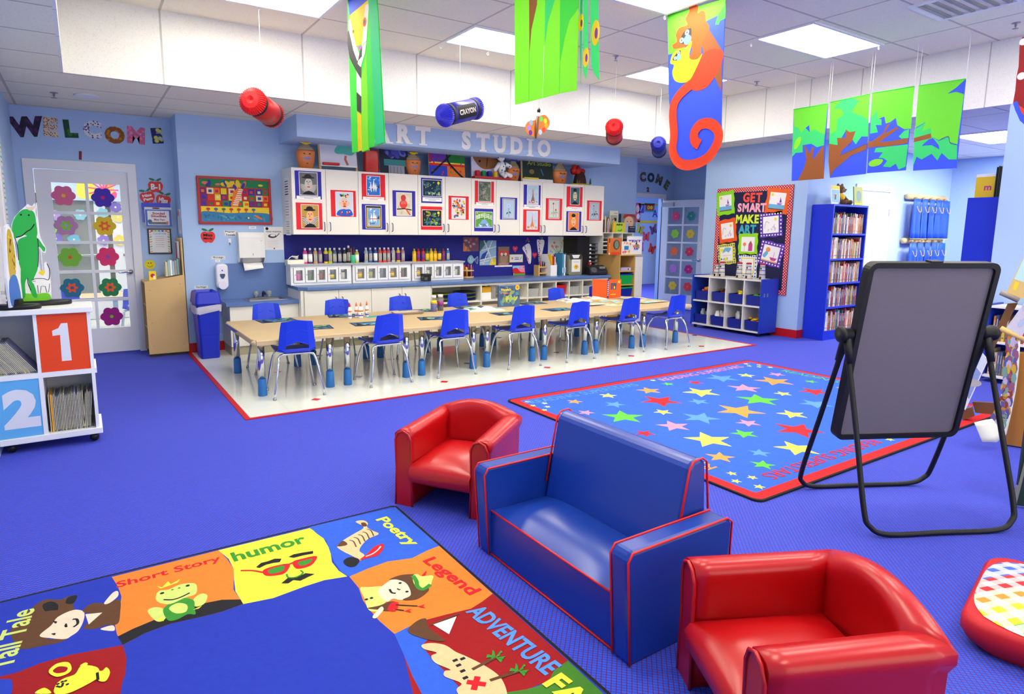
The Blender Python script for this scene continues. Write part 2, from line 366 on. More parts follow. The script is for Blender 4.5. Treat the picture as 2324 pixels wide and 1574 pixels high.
stars = '''y185,248,14 y258,255,14 y208,265,14 y270,270,14 y257,284,14 o388,248,33 y532,222,36 o708,200,50 l560,260,45 p437,295,35 g598,313,85 r757,245,82 g790,172,27 r908,166,32
l1022,147,65 y1127,135,35 p1258,131,33 o1247,160,75 g1405,162,27 r1420,205,60 y932,208,72 p1120,190,65 l922,248,45 y768,293,38 l930,318,77 g1180,240,85 y1285,214,35 o1097,288,95 l1425,258,65
p815,353,68 p1135,340,48 y1325,303,58 r690,385,42 g1118,387,55 r1350,370,95 y967,413,95 y1345,450,85 o1015,487,58 l1185,469,45 g1198,520,50 y1065,558,22 y1083,591,22 y1153,575,22 y1183,615,24
y725,157,13 y1127,86,12 y1140,95,12 y1182,91,12 y1183,99,12 y1230,101,13 y1745,412,18 y2025,270,14 y1560,190,40 l1600,270,60 g1700,220,60 o1650,330,60 p1780,300,50 y1860,230,50'''
rn = random.Random(3)
for w in stars.split():
    k = w[0]; x, y, r = [float(q) for q in w[1:].split(',')]
    p = az(1100+x*.5267, 780+y*.5267, .012); d = (p-CAM).dot(FW); A.star(p.x, p.y, r*.5267*d/FPX*1.13, SC[k], rn.uniform(-.5, .6))
def rugtext(t, x, y, h, w, m, a): A.text(t, x, y, h*.85, SC[m], .004, w, a)
rugtext('READING SUPERSTARS', 3.62, 4.06, .11, 1.22, 'l', 0); rugtext('READING SUPERSTARS', 5.17, 4.06, .11, 1.22, 'p', 0)
rugtext('READING SUPERSTARS', 5.97, 3.0, .11, 1.4, 'g', -PI/2); rugtext('READING SUPERSTARS', 3.84, 2.05, .11, 1.22, 'r', PI); rugtext('READING SUPERSTARS', 5.3, 2.05, .11, 1.22, 'l', PI)
rugtext('READING SUPERSTARS', 3.07, 3.0, .11, 1.4, 'o', PI/2)
tag(b.obj('rug'), 'blue star rug with a red border and the words Reading Superstars', 'rug')

# genre rug in the foreground: every cell and drawing lies on the rug's own surface
def mk(r, g, bl): return mat((r, g, bl), .95, nz=.12, sc=45, bump=.3)
K = dict(N=mk(30, 52, 168), B=mk(44, 92, 205), Y=mk(246, 236, 60), O=mk(238, 126, 40), R=mk(150, 8, 14), G=mk(60, 120, 30), k=mk(24, 24, 26), t=mk(226, 190, 140), n=mk(92, 58, 32), w=mk(240, 240, 238),
         l=mk(200, 214, 110), g=mk(52, 140, 40), r=mk(205, 22, 32), s=mk(236, 208, 180), b=mk(80, 140, 235), d=mk(30, 60, 180))
GX0, GX1, GY0, GY1 = -.515, 1.258, .10, 2.842
b = B(); b.prism(rnd_rect(GX0, GY0, GX1, GY1, .03), 'z', .0005, .010, RBLK)
A = Art(b, (0, 0, .010), (1, 0, 0), (0, 1, 0), .00007)
A.poly(rnd_rect(GX0+.012, GY0+.012, GX1-.012, GY1-.012, .03), K['N'])
def q5(p): v = az(p[0]*.3873, 1120+p[1]*.3873, .0105); return (v.x, v.y)
def q6(p): v = az(700+p[0]*.3098, 1120+p[1]*.3098, .0105); return (v.x, v.y)
def clip(p): return (min(max(p[0], GX0+.012), GX1-.012), min(max(p[1], GY0+.012), GY1-.012))
def P5(s_, m, sm=True): pts = [q5(tuple(float(v) for v in w.split(','))) for w in s_.split()]; (A.blob if sm else A.poly)(pts, K[m])
def P6(s_, m, sm=True): pts = [q6(tuple(float(v) for v in w.split(','))) for w in s_.split()]; (A.blob if sm else A.poly)(pts, K[m])
def L5(s_, w, m): A.line([q5(tuple(float(v) for v in t.split(','))) for t in s_.split()], w, K[m], True)
def L6(s_, w, m): A.line([q6(tuple(float(v) for v in t.split(','))) for t in s_.split()], w, K[m], True)
def C5(s_, m): A.poly([clip(q5(tuple(float(v) for v in w.split(',')))) for w in s_.split()], K[m])
def C6(s_, m): A.poly([clip(q6(tuple(float(v) for v in w.split(',')))) for w in s_.split()], K[m])
# cells
C5('655,486 1280,330 1330,380 1370,440 1368,560 1425,645 1300,690 1180,720 1000,760 850,815 720,885 685,820 672,760 700,680 712,600 690,540', 'O')
C5('1280,330 1815,200 1890,250 1935,330 1945,400 1985,450 2035,483 1900,505 1790,540 1600,610 1425,645 1380,570 1372,500 1370,440 1340,380', 'Y')
C6('0,235 640,95 960,380 880,410 760,470 580,495 440,545 300,605 240,570 190,500 160,430 130,340 60,290', 'B')
C6('960,380 1350,730 1270,790 1190,840 1020,880 830,930 740,970 630,1025 520,930 450,850 400,780 370,690 300,605 440,545 580,495 760,470 880,410', 'O')
C6('1350,730 1900,1220 1800,1290 1760,1370 1600,1430 1440,1460 1430,1600 800,1600 700,1180 690,1110 630,1025 740,970 830,930 1020,880 1190,840 1270,790', 'R')
C6('1900,1220 2300,1590 1300,1600 1440,1455 1600,1430 1700,1400 1760,1370 1800,1290', 'G')
C6('630,1025 740,970 880,1060 830,1110 900,1200 1000,1300 1100,1410 1100,1500 1000,1600 850,1500 760,1330 700,1180', 'B')
C5('-60,1085 100,1045 240,990 420,940 560,915 720,885 740,960 735,1050 715,1110 700,1200 690,1290 -80,1300', 'R')
# tall tale
P5('170,680 260,620 350,620 400,600 450,595 430,640 440,680 480,690 410,700 370,680 300,690 200,720 130,740', 'n')
P5('250,650 300,630 340,650 330,690 270,690', 'k'); P5('400,605 452,595 430,640 385,640', 'k')
P5('60,800 130,740 260,690 370,680 440,690 380,760 300,800 280,850 400,840 350,870 250,890 130,910 90,880', 'n')
P5('232,830 300,770 340,720 430,680 490,690 490,740 460,800 420,830 380,850 300,845', 's')
P5('485,690 540,640 620,640 700,620 705,690 690,760 620,770 560,790 490,790 510,760 580,710', 'n'); P5('610,640 660,580 690,570 690,600 640,640', 's'); P5('590,790 660,770 670,800 620,800', 's')
P5('500,705 600,695 520,765', 's', False); L5('380,770 390,780 385,760', .006, 'k'); L5('425,735 450,735 455,760 430,780', .009, 'k'); P5('310,745 335,748 325,760', 'k'); P5('300,820 325,815 320,828', 'k')
A.text('Tall Tale', *q5((68, 845)), .075, K['l'], .02, None, 1.45)
# short story: frog
C5('690,835 780,790 900,740 1010,690 1150,650 1300,620 1410,618 1425,645 1300,690 1180,720 1000,760 850,815 720,885', 'k')
A.text('Short Story', *q5((1000, 456)), .066, K['r'], .02, .385, .02)
for s_ in ('865,690 900,665 950,670 980,700 960,740 915,745', '1140,610 1180,585 1215,595 1200,640 1160,660 1130,650'): P5(s_, 'l')
P5('955,680 1000,640 1080,610 1135,625 1140,670 1145,705 1100,705 1040,735 985,740', 'g')
P5('990,670 1040,640 1095,650 1090,690 1030,700', 'l')
P5('912,615 930,570 990,560 1060,530 1140,525 1155,560 1140,590 1080,610 1000,645 940,640', 'l'); L5('958,620 1010,620 1060,605 1112,580', .008, 'k')
P5('920,540 950,548 985,512 1000,530 1055,500 1040,520 1000,535 940,555', 'Y', False)
for p in ((950, 582), (1100, 538)): A.circ(*q5(p), .008, K['k'], 8)
for p in ((1010, 562), (1050, 552)): A.circ(*q5(p), .005, K['g'], 8)
P5('920,745 945,720 960,745', 'Y', False); P5('1130,680 1185,655 1165,672', 'Y', False)
# humor
A.text('humor', *q5((1580, 315)), .088, K['g'], .03, .315, .02)
P5('1540,450 1600,425 1695,410 1680,455 1640,475 1560,480', 'r'); P5('1570,450 1610,432 1665,422 1655,452 1590,468', 'g')
P5('1715,400 1770,380 1855,365 1835,410 1790,432 1735,438', 'r'); P5('1745,402 1785,390 1830,380 1815,405 1765,422', 'g')
L5('1690,415 1720,402', .012, 'r'); L5('1540,460 1480,450 1410,450', .010, 'r')
P5('1500,430 1530,405 1570,395 1610,380 1650,380 1640,400 1600,405 1560,415 1520,435', 'k', False); P5('1690,370 1720,355 1770,345 1835,335 1835,350 1780,360 1720,375', 'k', False)
P5('1648,525 1690,490 1740,490 1790,465 1845,470 1800,490 1760,510 1720,505 1690,525', 'k', False); L5('1680,470 1690,490 1735,488 1775,465 1760,448', .008, 'g')
# poetry
A.text('Poetry', *q6((640, 275)), .08, K['Y'], .03, .33, -PI/2+.08)
P6('345,205 400,195 435,215 430,245 470,270 515,295 440,330 390,380 375,420 410,450 380,490 330,460 250,420 210,385 250,345 340,290 400,255 395,235', 't')
P6('210,385 250,345 285,365 270,380', 'n'); P6('385,215 415,212 430,235 400,240', 'n')
for i in range(5): L6('%d,%d %d,%d %d,%d' % (300+32*i, 340-20*i, 330+32*i, 350-20*i, 350+32*i, 390-20*i), .006, 'n')
P6('258,490 300,465 350,470 375,490 345,530 300,535 265,515', 'k'); P6('375,485 430,440 480,390 545,368 550,400 510,450 440,470', 'r'); L6('420,460 470,440 510,410 530,385', .006, 'w')
# legend
A.text('Legend', *q6((1030, 600)), .08, K['r'], .025, .33, -PI/2+.12)
P6('380,690 440,685 540,680 520,720 580,740 600,770 560,800 500,860 440,850 410,770', 'l'); P6('510,715 590,640 640,620 720,650 760,700 740,760 680,780 620,770 570,790', 's')
P6('590,630 660,600 740,590 800,600 880,690 860,730 800,770 740,780 690,775 750,740 720,660 650,630', 'n'); P6('765,600 800,590 830,605 910,600 905,640 880,690 800,690 770,650', 'l'); L6('765,600 790,640 800,680 840,700 895,665', .018, 'g')
P6('830,600 865,565 855,600', 'r'); L6('595,700 610,725 640,730', .009, 'k'); L6('650,695 665,705 672,700', .006, 'k')
for p in ((672, 655), (722, 718), (425, 775), (462, 765)): A.circ(*q6(p), .007, K['k'], 8)
P6('430,840 520,820 600,790 650,800 640,850 580,860 500,850', 'n'); P6('580,850 610,800 660,800 640,860', 'r'); P6('470,900 530,830 550,850 500,910', 's')
for y0, x1 in ((815, 800), (848, 700)): L6('640,%d %d,%d' % (y0, x1, y0+8), .006, 'k'); P6('%d,%d %d,%d %d,%d %d,%d' % (x1, y0+12, x1+55, y0-5, x1+40, y0+12, x1+60, y0+25), 'r', False)
# adventure
A.text('ADVENTURE', *q6((1480, 1050)), .078, K['b'], .03, .43, -PI/2+.10)
P6('735,985 800,930 860,915 870,960 900,1000 1000,1075 900,1075 780,1040 735,1015', 'n'); P6('915,960 1085,900 1030,1030', 'w', False); L6('890,965 1000,920 1105,880', .007, 'n')
P6('830,1110 900,1095 1000,1110 1080,1160 1150,1190 1290,1260 1400,1340 1450,1440 1440,1520 1300,1600 1150,1520 1085,1440 1120,1390 1000,1340 1000,1300 1040,1290 930,1240 900,1190 940,1165 850,1140', 't')
for p in ((1075, 1222), (1130, 1210), (1100, 1258), (1130, 1300), (1150, 1350)): x, y = q6(p); A.rect(x-.009, y-.006, x+.009, y+.006, K['k'])
L6('1160,1380 1300,1400', .02, 'r'); L6('1240,1340 1210,1440', .02, 'r')
for (x0, y0), (x1, y1) in (((1200, 1290), (1370, 1200)), ((1330, 1370), (1540, 1300))):
    L6('%d,%d %d,%d' % (x0, y0, x1, y1), .012, 'n')
    for dx, dy in ((-60, -20), (-20, -55), (40, -50), (65, 0), (40, 40), (-40, 20)): P6('%d,%d %d,%d %d,%d' % (x1, y1, x1+dx+12, y1+dy*.6-8, x1+dx, y1+dy), 'g', False); P6('%d,%d %d,%d %d,%d' % (x1, y1, x1+dx, y1+dy, x1+dx-8, y1+dy*.5+14), 'g', False)
A.text('FABLE', *q6((2050, 1565)), .085, K['Y'], .04, .31, -PI/2+.10)
# lamp
P5('320,1172 330,1120 375,1085 440,1060 480,1010 570,1020 580,1070 530,1110 400,1172', 'Y'); P5('285,1045 330,1000 400,990 420,1030 390,1060 330,1075', 'Y'); P5('310,1040 345,1015 395,1020 385,1045 335,1055', 'R')
P5('470,1010 500,992 515,1000 490,1020', 'Y'); P5('570,1045 600,1040 625,1020 645,1050 620,1100 575,1095', 'Y'); L5('570,1050 575,1095', .008, 'k'); L5('330,1130 360,1135 370,1110', .007, 'k'); P5('205,1172 260,1140 300,1172', 'Y')
for p in ((340, 1118), (365, 1105), (385, 1100), (395, 1120)): A.circ(*q5(p), .005, K['k'], 8)
P5('-40,1100 40,1090 70,1100 60,1180 -50,1180', 'd')
tag(b.obj('rug'), 'foreground storytelling rug with cells marked Short Story, humor, Poetry, Legend and Adventure', 'rug')

# ================================================================ SOFA
def leather(rgb): return mat(rgb, .33, nz=.06, sc=6, bump=.06, coat=.15)
LBLUE = leather((20, 58, 152)); LRED = leather((184, 10, 16)); PIPE = mat((222, 28, 26), .4)
def rbox(name, par, a, b_, m, r=.02, puff=0, seg=3):
    b = B(); b.box(a, b_, m, True); return b.obj(name, par, bevel=r, seg=seg)
t = thing('sofa', 'small blue vinyl settee with red piping between two red armchairs', 'sofa', (1.40, 1.785, 0), 0)
def sofa_arm(y0, y1):
    b = B(); b.prism([(0, 0), (-.03, .375), (-.012, .402), (.46, .402), (.49, .38), (.48, 0)], 'y', y0, y1, LBLUE); o = b.obj('arm', t, bevel=.014)
    p = B(); e = .002
    for y in (y0, y1):
        p.tube([(0, y, .004), (-.026, y, .37), (-.008, y, .398), (.46, y, .400), (.488, y, .38), (.48, y, .004)], .0042, PIPE, 6)
    p.obj('piping', o)
sofa_arm(.385, .465); sofa_arm(-.465, -.385)
b = B(); b.prism([(.34, .0), (.29, .20), (.355, .57), (.375, .595), (.42, .60), (.445, .585), (.49, .0)], 'y', -.372, .372, LBLUE); o = b.obj('backrest', t, bevel=.016)
p = B()
for y in (-.374, .374): p.tube([(.30, y, .28), (.355, y, .57), (.375, y, .597), (.42, y, .602), (.446, y, .585), (.468, y, .40)], .0042, PIPE, 6)
p.obj('piping', o)
rows = []
for i in range(9):
    u = i/8; r_ = []
    for j in range(13):
        v = j/12; h = .205+.05*(1-abs(2*u-1)**2.6)*(1-abs(2*v-1)**4)
        r_.append((.012+.34*u, -.384+.768*v, h))
    rows.append(r_)
b = B(); b.grid(rows, LBLUE); b.obj('seat_cushion', t)
b = B(); b.box((.012, -.384, .01), (.05, .384, .206), LBLUE); o = b.obj('front_panel', t)
p = B(); p.tube([(.010, -.384, .205), (.010, .384, .205)], .0042, PIPE, 6); p.tube([(.010, -.384, .006), (.010, .384, .006)], .0042, PIPE, 6); p.obj('piping', o)

# ================================================================ RED TUB ARMCHAIRS
def tub_chair(loc, rot, label):
    t = thing('armchair', label, 'armchair', loc, rot, 'red children\'s armchairs')
    th = .075
    # plan path of the shell's centre line, from left arm front round the back to right arm front
    def prof(hz, y_in=0):      # cross section: (offset outwards, height)
        return [(.045, .0), (.040, .06), (.038, .18), (.040, hz-.07), (.052, hz-.04), (.052, hz-.012), (.034, hz+.004), (.0, hz+.008), (-.030, hz), (-.040, hz-.025), (-.036, hz-.06), (-.034, .18), (-.036, .05), (-.038, 0)]
    def seg(name, a, b_, na, nb, ha, hb, mid, n, cap0, cap1):
        rows = []
        for i in range(n+1):
            s_ = i/n; p = Vector(a).lerp(Vector(b_), s_); nn = Vector(na).lerp(Vector(nb), s_); h = ha+(hb-ha)*s_+mid*math.sin(PI*s_)
            bow = .02*math.sin(PI*s_) if mid else 0
            rows.append([(p.x+nn.x*(o+bow), p.y+nn.y*(o+bow), z) for o, z in prof(h)])
        bb = B(); bb.grid(rows, LRED, cv=True); k = len(rows[0])
        for rr, on, rev in ((rows[0], cap0, 0), (rows[-1], cap1, 1)):
            if on: bb.add(rr, [tuple(range(k))[::-1] if not rev else tuple(range(k))], LRED)
        return bb.obj(name, t, fix=True)
    x, yf, yb = .20, -.235, .20
    seg('arm', (-x-.012, yf, 0), (-x, yb, 0), (-1, 0, 0), (-1, .85, 0), .392, .41, 0, 8, 1, 1)
    seg('arm', (x, yb, 0), (x+.012, yf, 0), (1, .85, 0), (1, 0, 0), .41, .392, 0, 8, 1, 1)
    seg('backrest', (-x, yb, 0), (x, yb, 0), (-1, .85, 0), (1, .85, 0), .41, .41, .055, 14, 1, 1)
    for s_ in (-1, 1):   # rolled fronts of the arms with a cord along the edge
        b = B(); px = s_*(x+.012)
        b.tube([(px-.05, yf-.004, .0), (px-.043, yf-.004, .2), (px-.046, yf-.006, .35), (px-.03, yf-.008, .385), (px, yf-.008, .398), (px+.03, yf-.008, .385), (px+.046, yf-.006, .35), (px+.043, yf-.004, .2), (px+.05, yf-.004, 0)], .006, LRED, 6)
        b.prism([(px-.042, .0), (px+.042, .0), (px+.04, .36), (px+.02, .388), (px-.02, .388), (px-.04, .36)], 'y', yf-.006, yf+.002, LRED); b.obj('arm_front', t)
    rows = []
    n, k = 10, 10
    for i in range(n+1):
        v = i/n; row = []
        for j in range(k+1):
            u = j/k; xx = (-.5+u)*2*(x-.03)
            yy = yf-.008+v*(yb-yf-.02)
            zz = .225+.04*(1-abs(2*u-1)**3)*(1-abs(2*v-1)**3)+.015*v
            row.append((xx, yy, zz))
        rows.append(row)
    bot = [[(p[0], p[1]+(.012 if i == 0 else 0), .125) for p in r_] for i, r_ in enumerate(rows)]
    b = B(); b.grid(rows, LRED)
    b.grid([[(p[0], p[1]-.012, .205) if 0 else p for p in rows[0]], [(p[0], p[1]-.02, .20) for p in rows[0]], [(p[0], p[1]-.012, .145) for p in rows[0]], bot[0]], LRED)
    b.grid(bot, LRED); b.obj('seat_cushion', t, fix=True)
    return t
tub_chair((1.62, 2.79, 0), math.radians(-56), 'red vinyl tub armchair at the far end of the blue settee')
tub_chair((1.615, .89, 0), math.radians(-118.6), 'red vinyl tub armchair cut by the bottom edge, nearest the camera')

# ================================================================ BOARD EASEL
EX, EY, EA = 3.448, 1.445, -.4737
t = thing('easel_board', 'tall grey whiteboard easel with a black frame on two looped black legs', 'easel', (EX, EY, 0), EA)
ph = math.radians(8.75)
Tb = Matrix.Translation((0, 0, .918)) @ Matrix.Rotation(ph, 4, 'X')
GREYB = mat((107, 101, 108), .55, nz=.03, sc=30); PLB = mat((9, 9, 10), .5)
hw, ht, hb = .34, .359, .564
b = B(Tb); b.box((-hw+.02, -.008, -hb+.02), (hw-.02, .012, ht-.02), GREYB); b.obj('panel', t)
fr = rnd_rect(-hw, -hb, hw, ht, .045, 5); inn = rnd_rect(-hw+.026, -hb+.024, hw-.026, ht-.026, .022, 5)
b = B(Tb); k = len(fr)
vs = [(x, -.022, z) for x, z in fr]+[(x, -.022, z) for x, z in inn]+[(x, .026, z) for x, z in fr]+[(x, .026, z) for x, z in inn]
fs = []
for i in range(k):
    j = (i+1) % k; fs += [(i, k+i, k+j, j), (2*k+j, 3*k+j, 3*k+i, 2*k+i), (j, 2*k+j, 2*k+i, i), (k+i, 3*k+i, 3*k+j, k+j)]
b.add(vs, fs, PLB); b.obj('frame', t, fix=True)
for sy, nm in ((-1, 'front_leg_loop'), (1, 'rear_leg_loop')):
    pts = []
    X, Y0 = .374, .284*sy
    base = [(-X, 0, .90), (-X-.004, Y0*.5, .46), (-X-.01, Y0*.87, .13), (-X+.012, Y0*.955, .05), (-X+.10, Y0, .014), (0, Y0, .014), (X-.10, Y0, .014), (X-.012, Y0*.955, .05), (X+.01, Y0*.87, .13), (X+.004, Y0*.5, .46), (X, 0, .90)]
    b = B(); b.tube(cr(base, 5, False), .0125, PLB, 8); b.obj(nm, t)
for s_ in (-1, 1):
    b = B(); b.T = Matrix.Translation((s_*.374, 0, .918)) @ Matrix.Rotation(PI/2*s_, 4, 'Y')
    b.lathe([(.0, -.03), (.02, -.03), (.03, -.02), (.034, .015), (.04, .02), (.04, .036), (.03, .042), (0, .042)], PLB, 18); b.obj('pivot_knob', t)
    b = B()
    for sy in (-1, 1): b.tube([(s_*.374, 0, .92), (s_*.374, sy*.045, .78)], [.022, .016], PLB, 8)
    b.obj('leg_socket', t)
b = B(Tb); b.box((-.03, -.02, ht), (.03, .02, ht+.008), PLB); b.obj('top_clip', t)

# ================================================================ TABLES
BOOT = mat((40, 110, 180), .5); TTOP = mat((214, 190, 150), .45); TEDGE = mat((30, 80, 170), .5)
TZ = .50
def table_proto():
    t = thing('classroom_table', 'x', 'table', (0, 0, 0), 0, 'classroom tables pushed into one long row')
    b = B(); b.prism(rnd_rect(-.375, -.61, .375, .61, .06), 'z', TZ-.03, TZ-.002, TTOP); o = b.obj('tabletop', t)
    b = B(); P = rnd_rect(-.377, -.612, .377, .612, .06); b.grid([[(x, y, TZ-.031) for x, y in P], [(x, y, TZ-.004) for x, y in P]], TEDGE, cv=True); b.obj('edge_band', o)
    for sx in (-.295, .295):
        for sy in (-.515, .515):
            b = B(); b.lathe([(.029, .14), (.029, TZ-.03)], CHROME, 14, (sx, sy, 0)); l = b.obj('leg', t)
            b = B(); b.lathe([(.0365, .002), (.0385, .01), (.034, .145), (.03, .15)], BOOT, 14, (sx, sy, 0)); b.obj('boot', l)
    return t
tp = table_proto()
tl = ['classroom table nearest the blue bin, leftmost of the long papered row', 'classroom table under the white glue bottles, second of the long row from the left', 'classroom table under the two paint jars, third of the long row from the left', 'classroom table under the open white book, middle of the long row',
      'classroom table fifth from the left in the long papered row', 'classroom table under the orange book, sixth of the long row from the left', 'classroom table at the right end of the long papered row']
TX = [1.505, 2.26, 3.015, 3.77, 4.525, 5.285, 6.065]
for i, x in enumerate(TX):
    o = tp if i == 0 else dup(tp)
    tag(o, tl[i], loc=(x, 5.975, 0))
# brown kraft paper over all the tables
KRAFT = mat((198, 174, 132), .6, nz=.06, sc=6, bump=.05)
def outline(off):
    n = 90; P = []
    for i in range(n+1): x = 1.15+(5.35)*i/n; P.append((x, 5.345-off+.012*math.sin(x*8.3)+.012*math.sin(x*3.1+1), 0))
    P += [(6.50+off*.5, 5.50, 0), (6.50+off*.5, 6.45, 0)]
    for i in range(n+1): x = 6.45-(5.30)*i/n; P.append((x, 6.60+off+.01*math.sin(x*7), 0))
    P += [(1.135-off*.5, 6.50, 0), (1.128-off*.5, 5.42, 0)]
    return P
top = outline(0); mid = outline(.007); low = outline(.009)
b = B(); b.poly([(x, y, TZ+.003) for x, y, _ in top], KRAFT)
b.grid([[(x, y, TZ-.036-.006*math.sin(x*5+y*4)) for x, y, _ in low], [(x, y, TZ-.006) for x, y, _ in mid], [(x, y, TZ+.003) for x, y, _ in top]], KRAFT, smooth=False, cv=True)
b.ball((1.155, 5.36, TZ-.022), (.045, .03, .026), KRAFT, 9, 5); b.ball((1.19, 5.345, TZ-.03), (.03, .022, .03), KRAFT, 7, 5)
tag(b.obj('paper_table_cover'), 'brown kraft paper sheet taped over the long row of tables', 'table cover')

# ================================================================ SMALL BLUE CHAIRS
CBL = mat((30, 62, 214), .32, nz=.03); CDK = mat((40, 42, 50), .5)
def chair_proto():
    t = thing('child_chair', 'x', 'chair', (0, 0, 0), 0, 'blue children\'s chairs around the long table')
    prof = [(.205, .362, .150), (.198, .380, .158), (.17, .388, .162), (.08, .382, .166), (0, .376, .166), (-.08, .376, .162), (-.118, .380, .160), (-.142, .390, .158), (-.152, .402, .156), (-.157, .412, .154), (-.163, .448, .149), (-.170, .52, .143), (-.180, .60, .134), (-.188, .645, .126)]
    us = [-1, -.86, -.62, -.3, 0, .3, .62, .86, 1]
    rows = []
    for i, (y, z, w) in enumerate(prof):
        up = max(0, (i-7)/6)
        row = []
        for u in us:
            yy = y; zz = z
            if i >= 8: yy += .032*max(0, abs(u)-.6)/.4*(1-.35*up)
            else: zz += .018*max(0, abs(u)-.62)/.38
            if i == 13: zz += .016*(1-abs(u))
            if i == 10: zz += .03*(1-abs(u)/.62) if abs(u) < .62 else 0
            row.append((u*w, yy, zz))
        rows.append(row)
    b = B(); nu = len(us); fs = []
    for i in range(len(rows)-1):
        for j in range(nu-1):
            if i == 9 and 2 <= j < 6: continue
            fs.append((i*nu+j, i*nu+j+1, (i+1)*nu+j+1, (i+1)*nu+j))
    b.add([p for r_ in rows for p in r_], fs, CBL, False); sh = b.obj('seat_shell', t, solid=.007)
    b = B()
    for s_ in (-1, 1): b.prism([(s_*.03, .575), (s_*.082, .553), (s_*.085, .560), (s_*.032, .585)], 'y', -.181, -.170, CBL)
    b.prism([(-.09, .444), (0, .474), (.09, .444), (.09, .451), (0, .484), (-.09, .451)], 'y', -.171, -.158, CBL); b.obj('back_ribs', sh)
    for sy, nm in ((-1, 'rear_leg_frame'), (1, 'front_leg_frame')):
        yy = .19*sy; ti = .115*sy
        base = [(-.205, yy, .012), (-.168, yy*.8+ti*.1, .235), (-.15, ti, .335), (-.12, ti, .362), (-.07, ti, .366), (.07, ti, .366), (.12, ti, .362), (.15, ti, .335), (.168, yy*.8+ti*.1, .235), (.205, yy, .012)]
        b = B(); b.tube(cr(base, 4, False), .0105, CHROME, 8); lf = b.obj(nm, t)
        for s_ in (-1, 1): b = B(); b.lathe([(.013, 0), (.015, .004), (.013, .012), (.011, .02)], STEEL, 8, (s_*.206, yy*1.0, 0)); b.obj('foot_glide', lf)
    b = B(); b.tube([(-.07, .12, .370), (-.07, -.12, .368)], .008, CHROME, 6); b.tube([(.07, .12, .370), (.07, -.12, .368)], .008, CHROME, 6); b.obj('under_seat_rail', t)
    return t
cp = chair_proto()
fx = [(1.475, 5.435, -.08, 'blue child chair at the left end of the near side of the table'), (2.30, 5.45, .03, 'blue child chair, second from the left on the near side of the table'), (3.0, 5.44, -.05, 'blue child chair, third from the left on the near side of the table'), (3.79, 5.42, .0, 'blue child chair on the near side, right of the open white book'),
      (4.53, 5.40, .03, 'blue child chair, fifth from the left on the near side of the table'), (5.32, 5.41, -.02, 'blue child chair, sixth from the left on the near side of the table'), (6.07, 5.37, -.02, 'blue child chair at the right end of the near side of the table')]
bx_ = [(1.55, 6.50, PI, 'blue child chair facing us beside the sink counter, leftmost on the far side'), (2.31, 6.53, PI, 'blue child chair facing us behind the glue bottles'), (3.05, 6.5, PI, 'blue child chair on the far side between the glue bottles and the jars'), (3.81, 6.50, PI, 'blue child chair facing us behind the two paint jars'), (4.56, 6.46, PI, 'blue child chair mostly hidden behind the standing painted book'),
       (5.33, 6.48, PI, 'blue child chair facing us in front of the red bin on the cubby shelf'), (6.07, 6.5, PI, 'blue child chair mostly hidden behind the standing orange book')]
for i, (x, y, a, l) in enumerate(fx+bx_):
    o = cp if i == 0 else dup(cp)
    tag(o, l, loc=(x, y-(.02 if i < 7 else 0), .003), rot=a)
# ================================================================ ART STUDIO WALL: cabinets, counters, art
def k5(x, y): return (640+x*.2033, 300+y*.2033)
def k6(x, y): return (1020+x*.2033, 300+y*.2033)
def k7(x, y): return (640+x*.2033, 520+y*.2033)
def k8(x, y): return (1020+x*.2033, 520+y*.2033)
def k9(x, y): return (1180+x*.1398, 500+y*.1398)
def rectY(f, x0, y0, x1, y1, Y):
    a, b_, c, d = ay(*f(x0, y0), Y), ay(*f(x1, y1), Y), ay(*f(x0, y1), Y), ay(*f(x1, y0), Y)
    return min(a.x, c.x)/2+max(a.x, c.x)/2, max(b_.x, d.x)/2+min(b_.x, d.x)/2, (b_.z+c.z)/2, (a.z+d.z)/2
LAM = mat((236, 232, 220), .4, nz=.02); HAN = mat((52, 66, 120), .35); SEAM = mat((120, 116, 108), .7)
CTOP = mat((92, 122, 178), .3, nz=.16, sc=90); KICK = mat((176, 168, 140), .6); SPL = mat((18, 22, 130), .6, nz=.05)
UY, UX0, UZ0, UZ1, DW = 7.42, 2.066, 1.352, 2.112, .3995
def handle(b, x, y, z0, z1, m=HAN): b.tube(cr([(x, y, z0), (x, y-.022, z0+.004), (x, y-.03, z0+.02), (x, y-.03, z1-.02), (x, y-.022, z1-.004), (x, y, z1)], 3, False), .005, m, 6)
names = ['leftmost, with the dark grey portrait print', 'with the sailboat prints', 'with the two swirling night prints', 'with the bridge print', 'with the two tower prints', 'rightmost, with the portrait prints']
for i in range(6):
    x0 = UX0+2*DW*i
    t = thing('wall_cabinet', 'white two-door wall cabinet '+names[i], 'cabinet', (x0, UY, UZ0), 0, 'white wall cabinets over the art counter')
    b = B(); b.box((.001, .019, 0), (2*DW-.001, YW-UY-.003, UZ1-UZ0), LAM); b.obj('body', t)
    for k in (0, 1):
        b = B(); b.box((k*DW+.0025, 0, .002), ((k+1)*DW-.0025, .018, UZ1-UZ0-.002), LAM); d = b.obj('door', t, bevel=.0015, seg=1)
        b = B(); handle(b, DW+(-.035 if k == 0 else .035), 0, .045, .145); b.obj('handle', d)
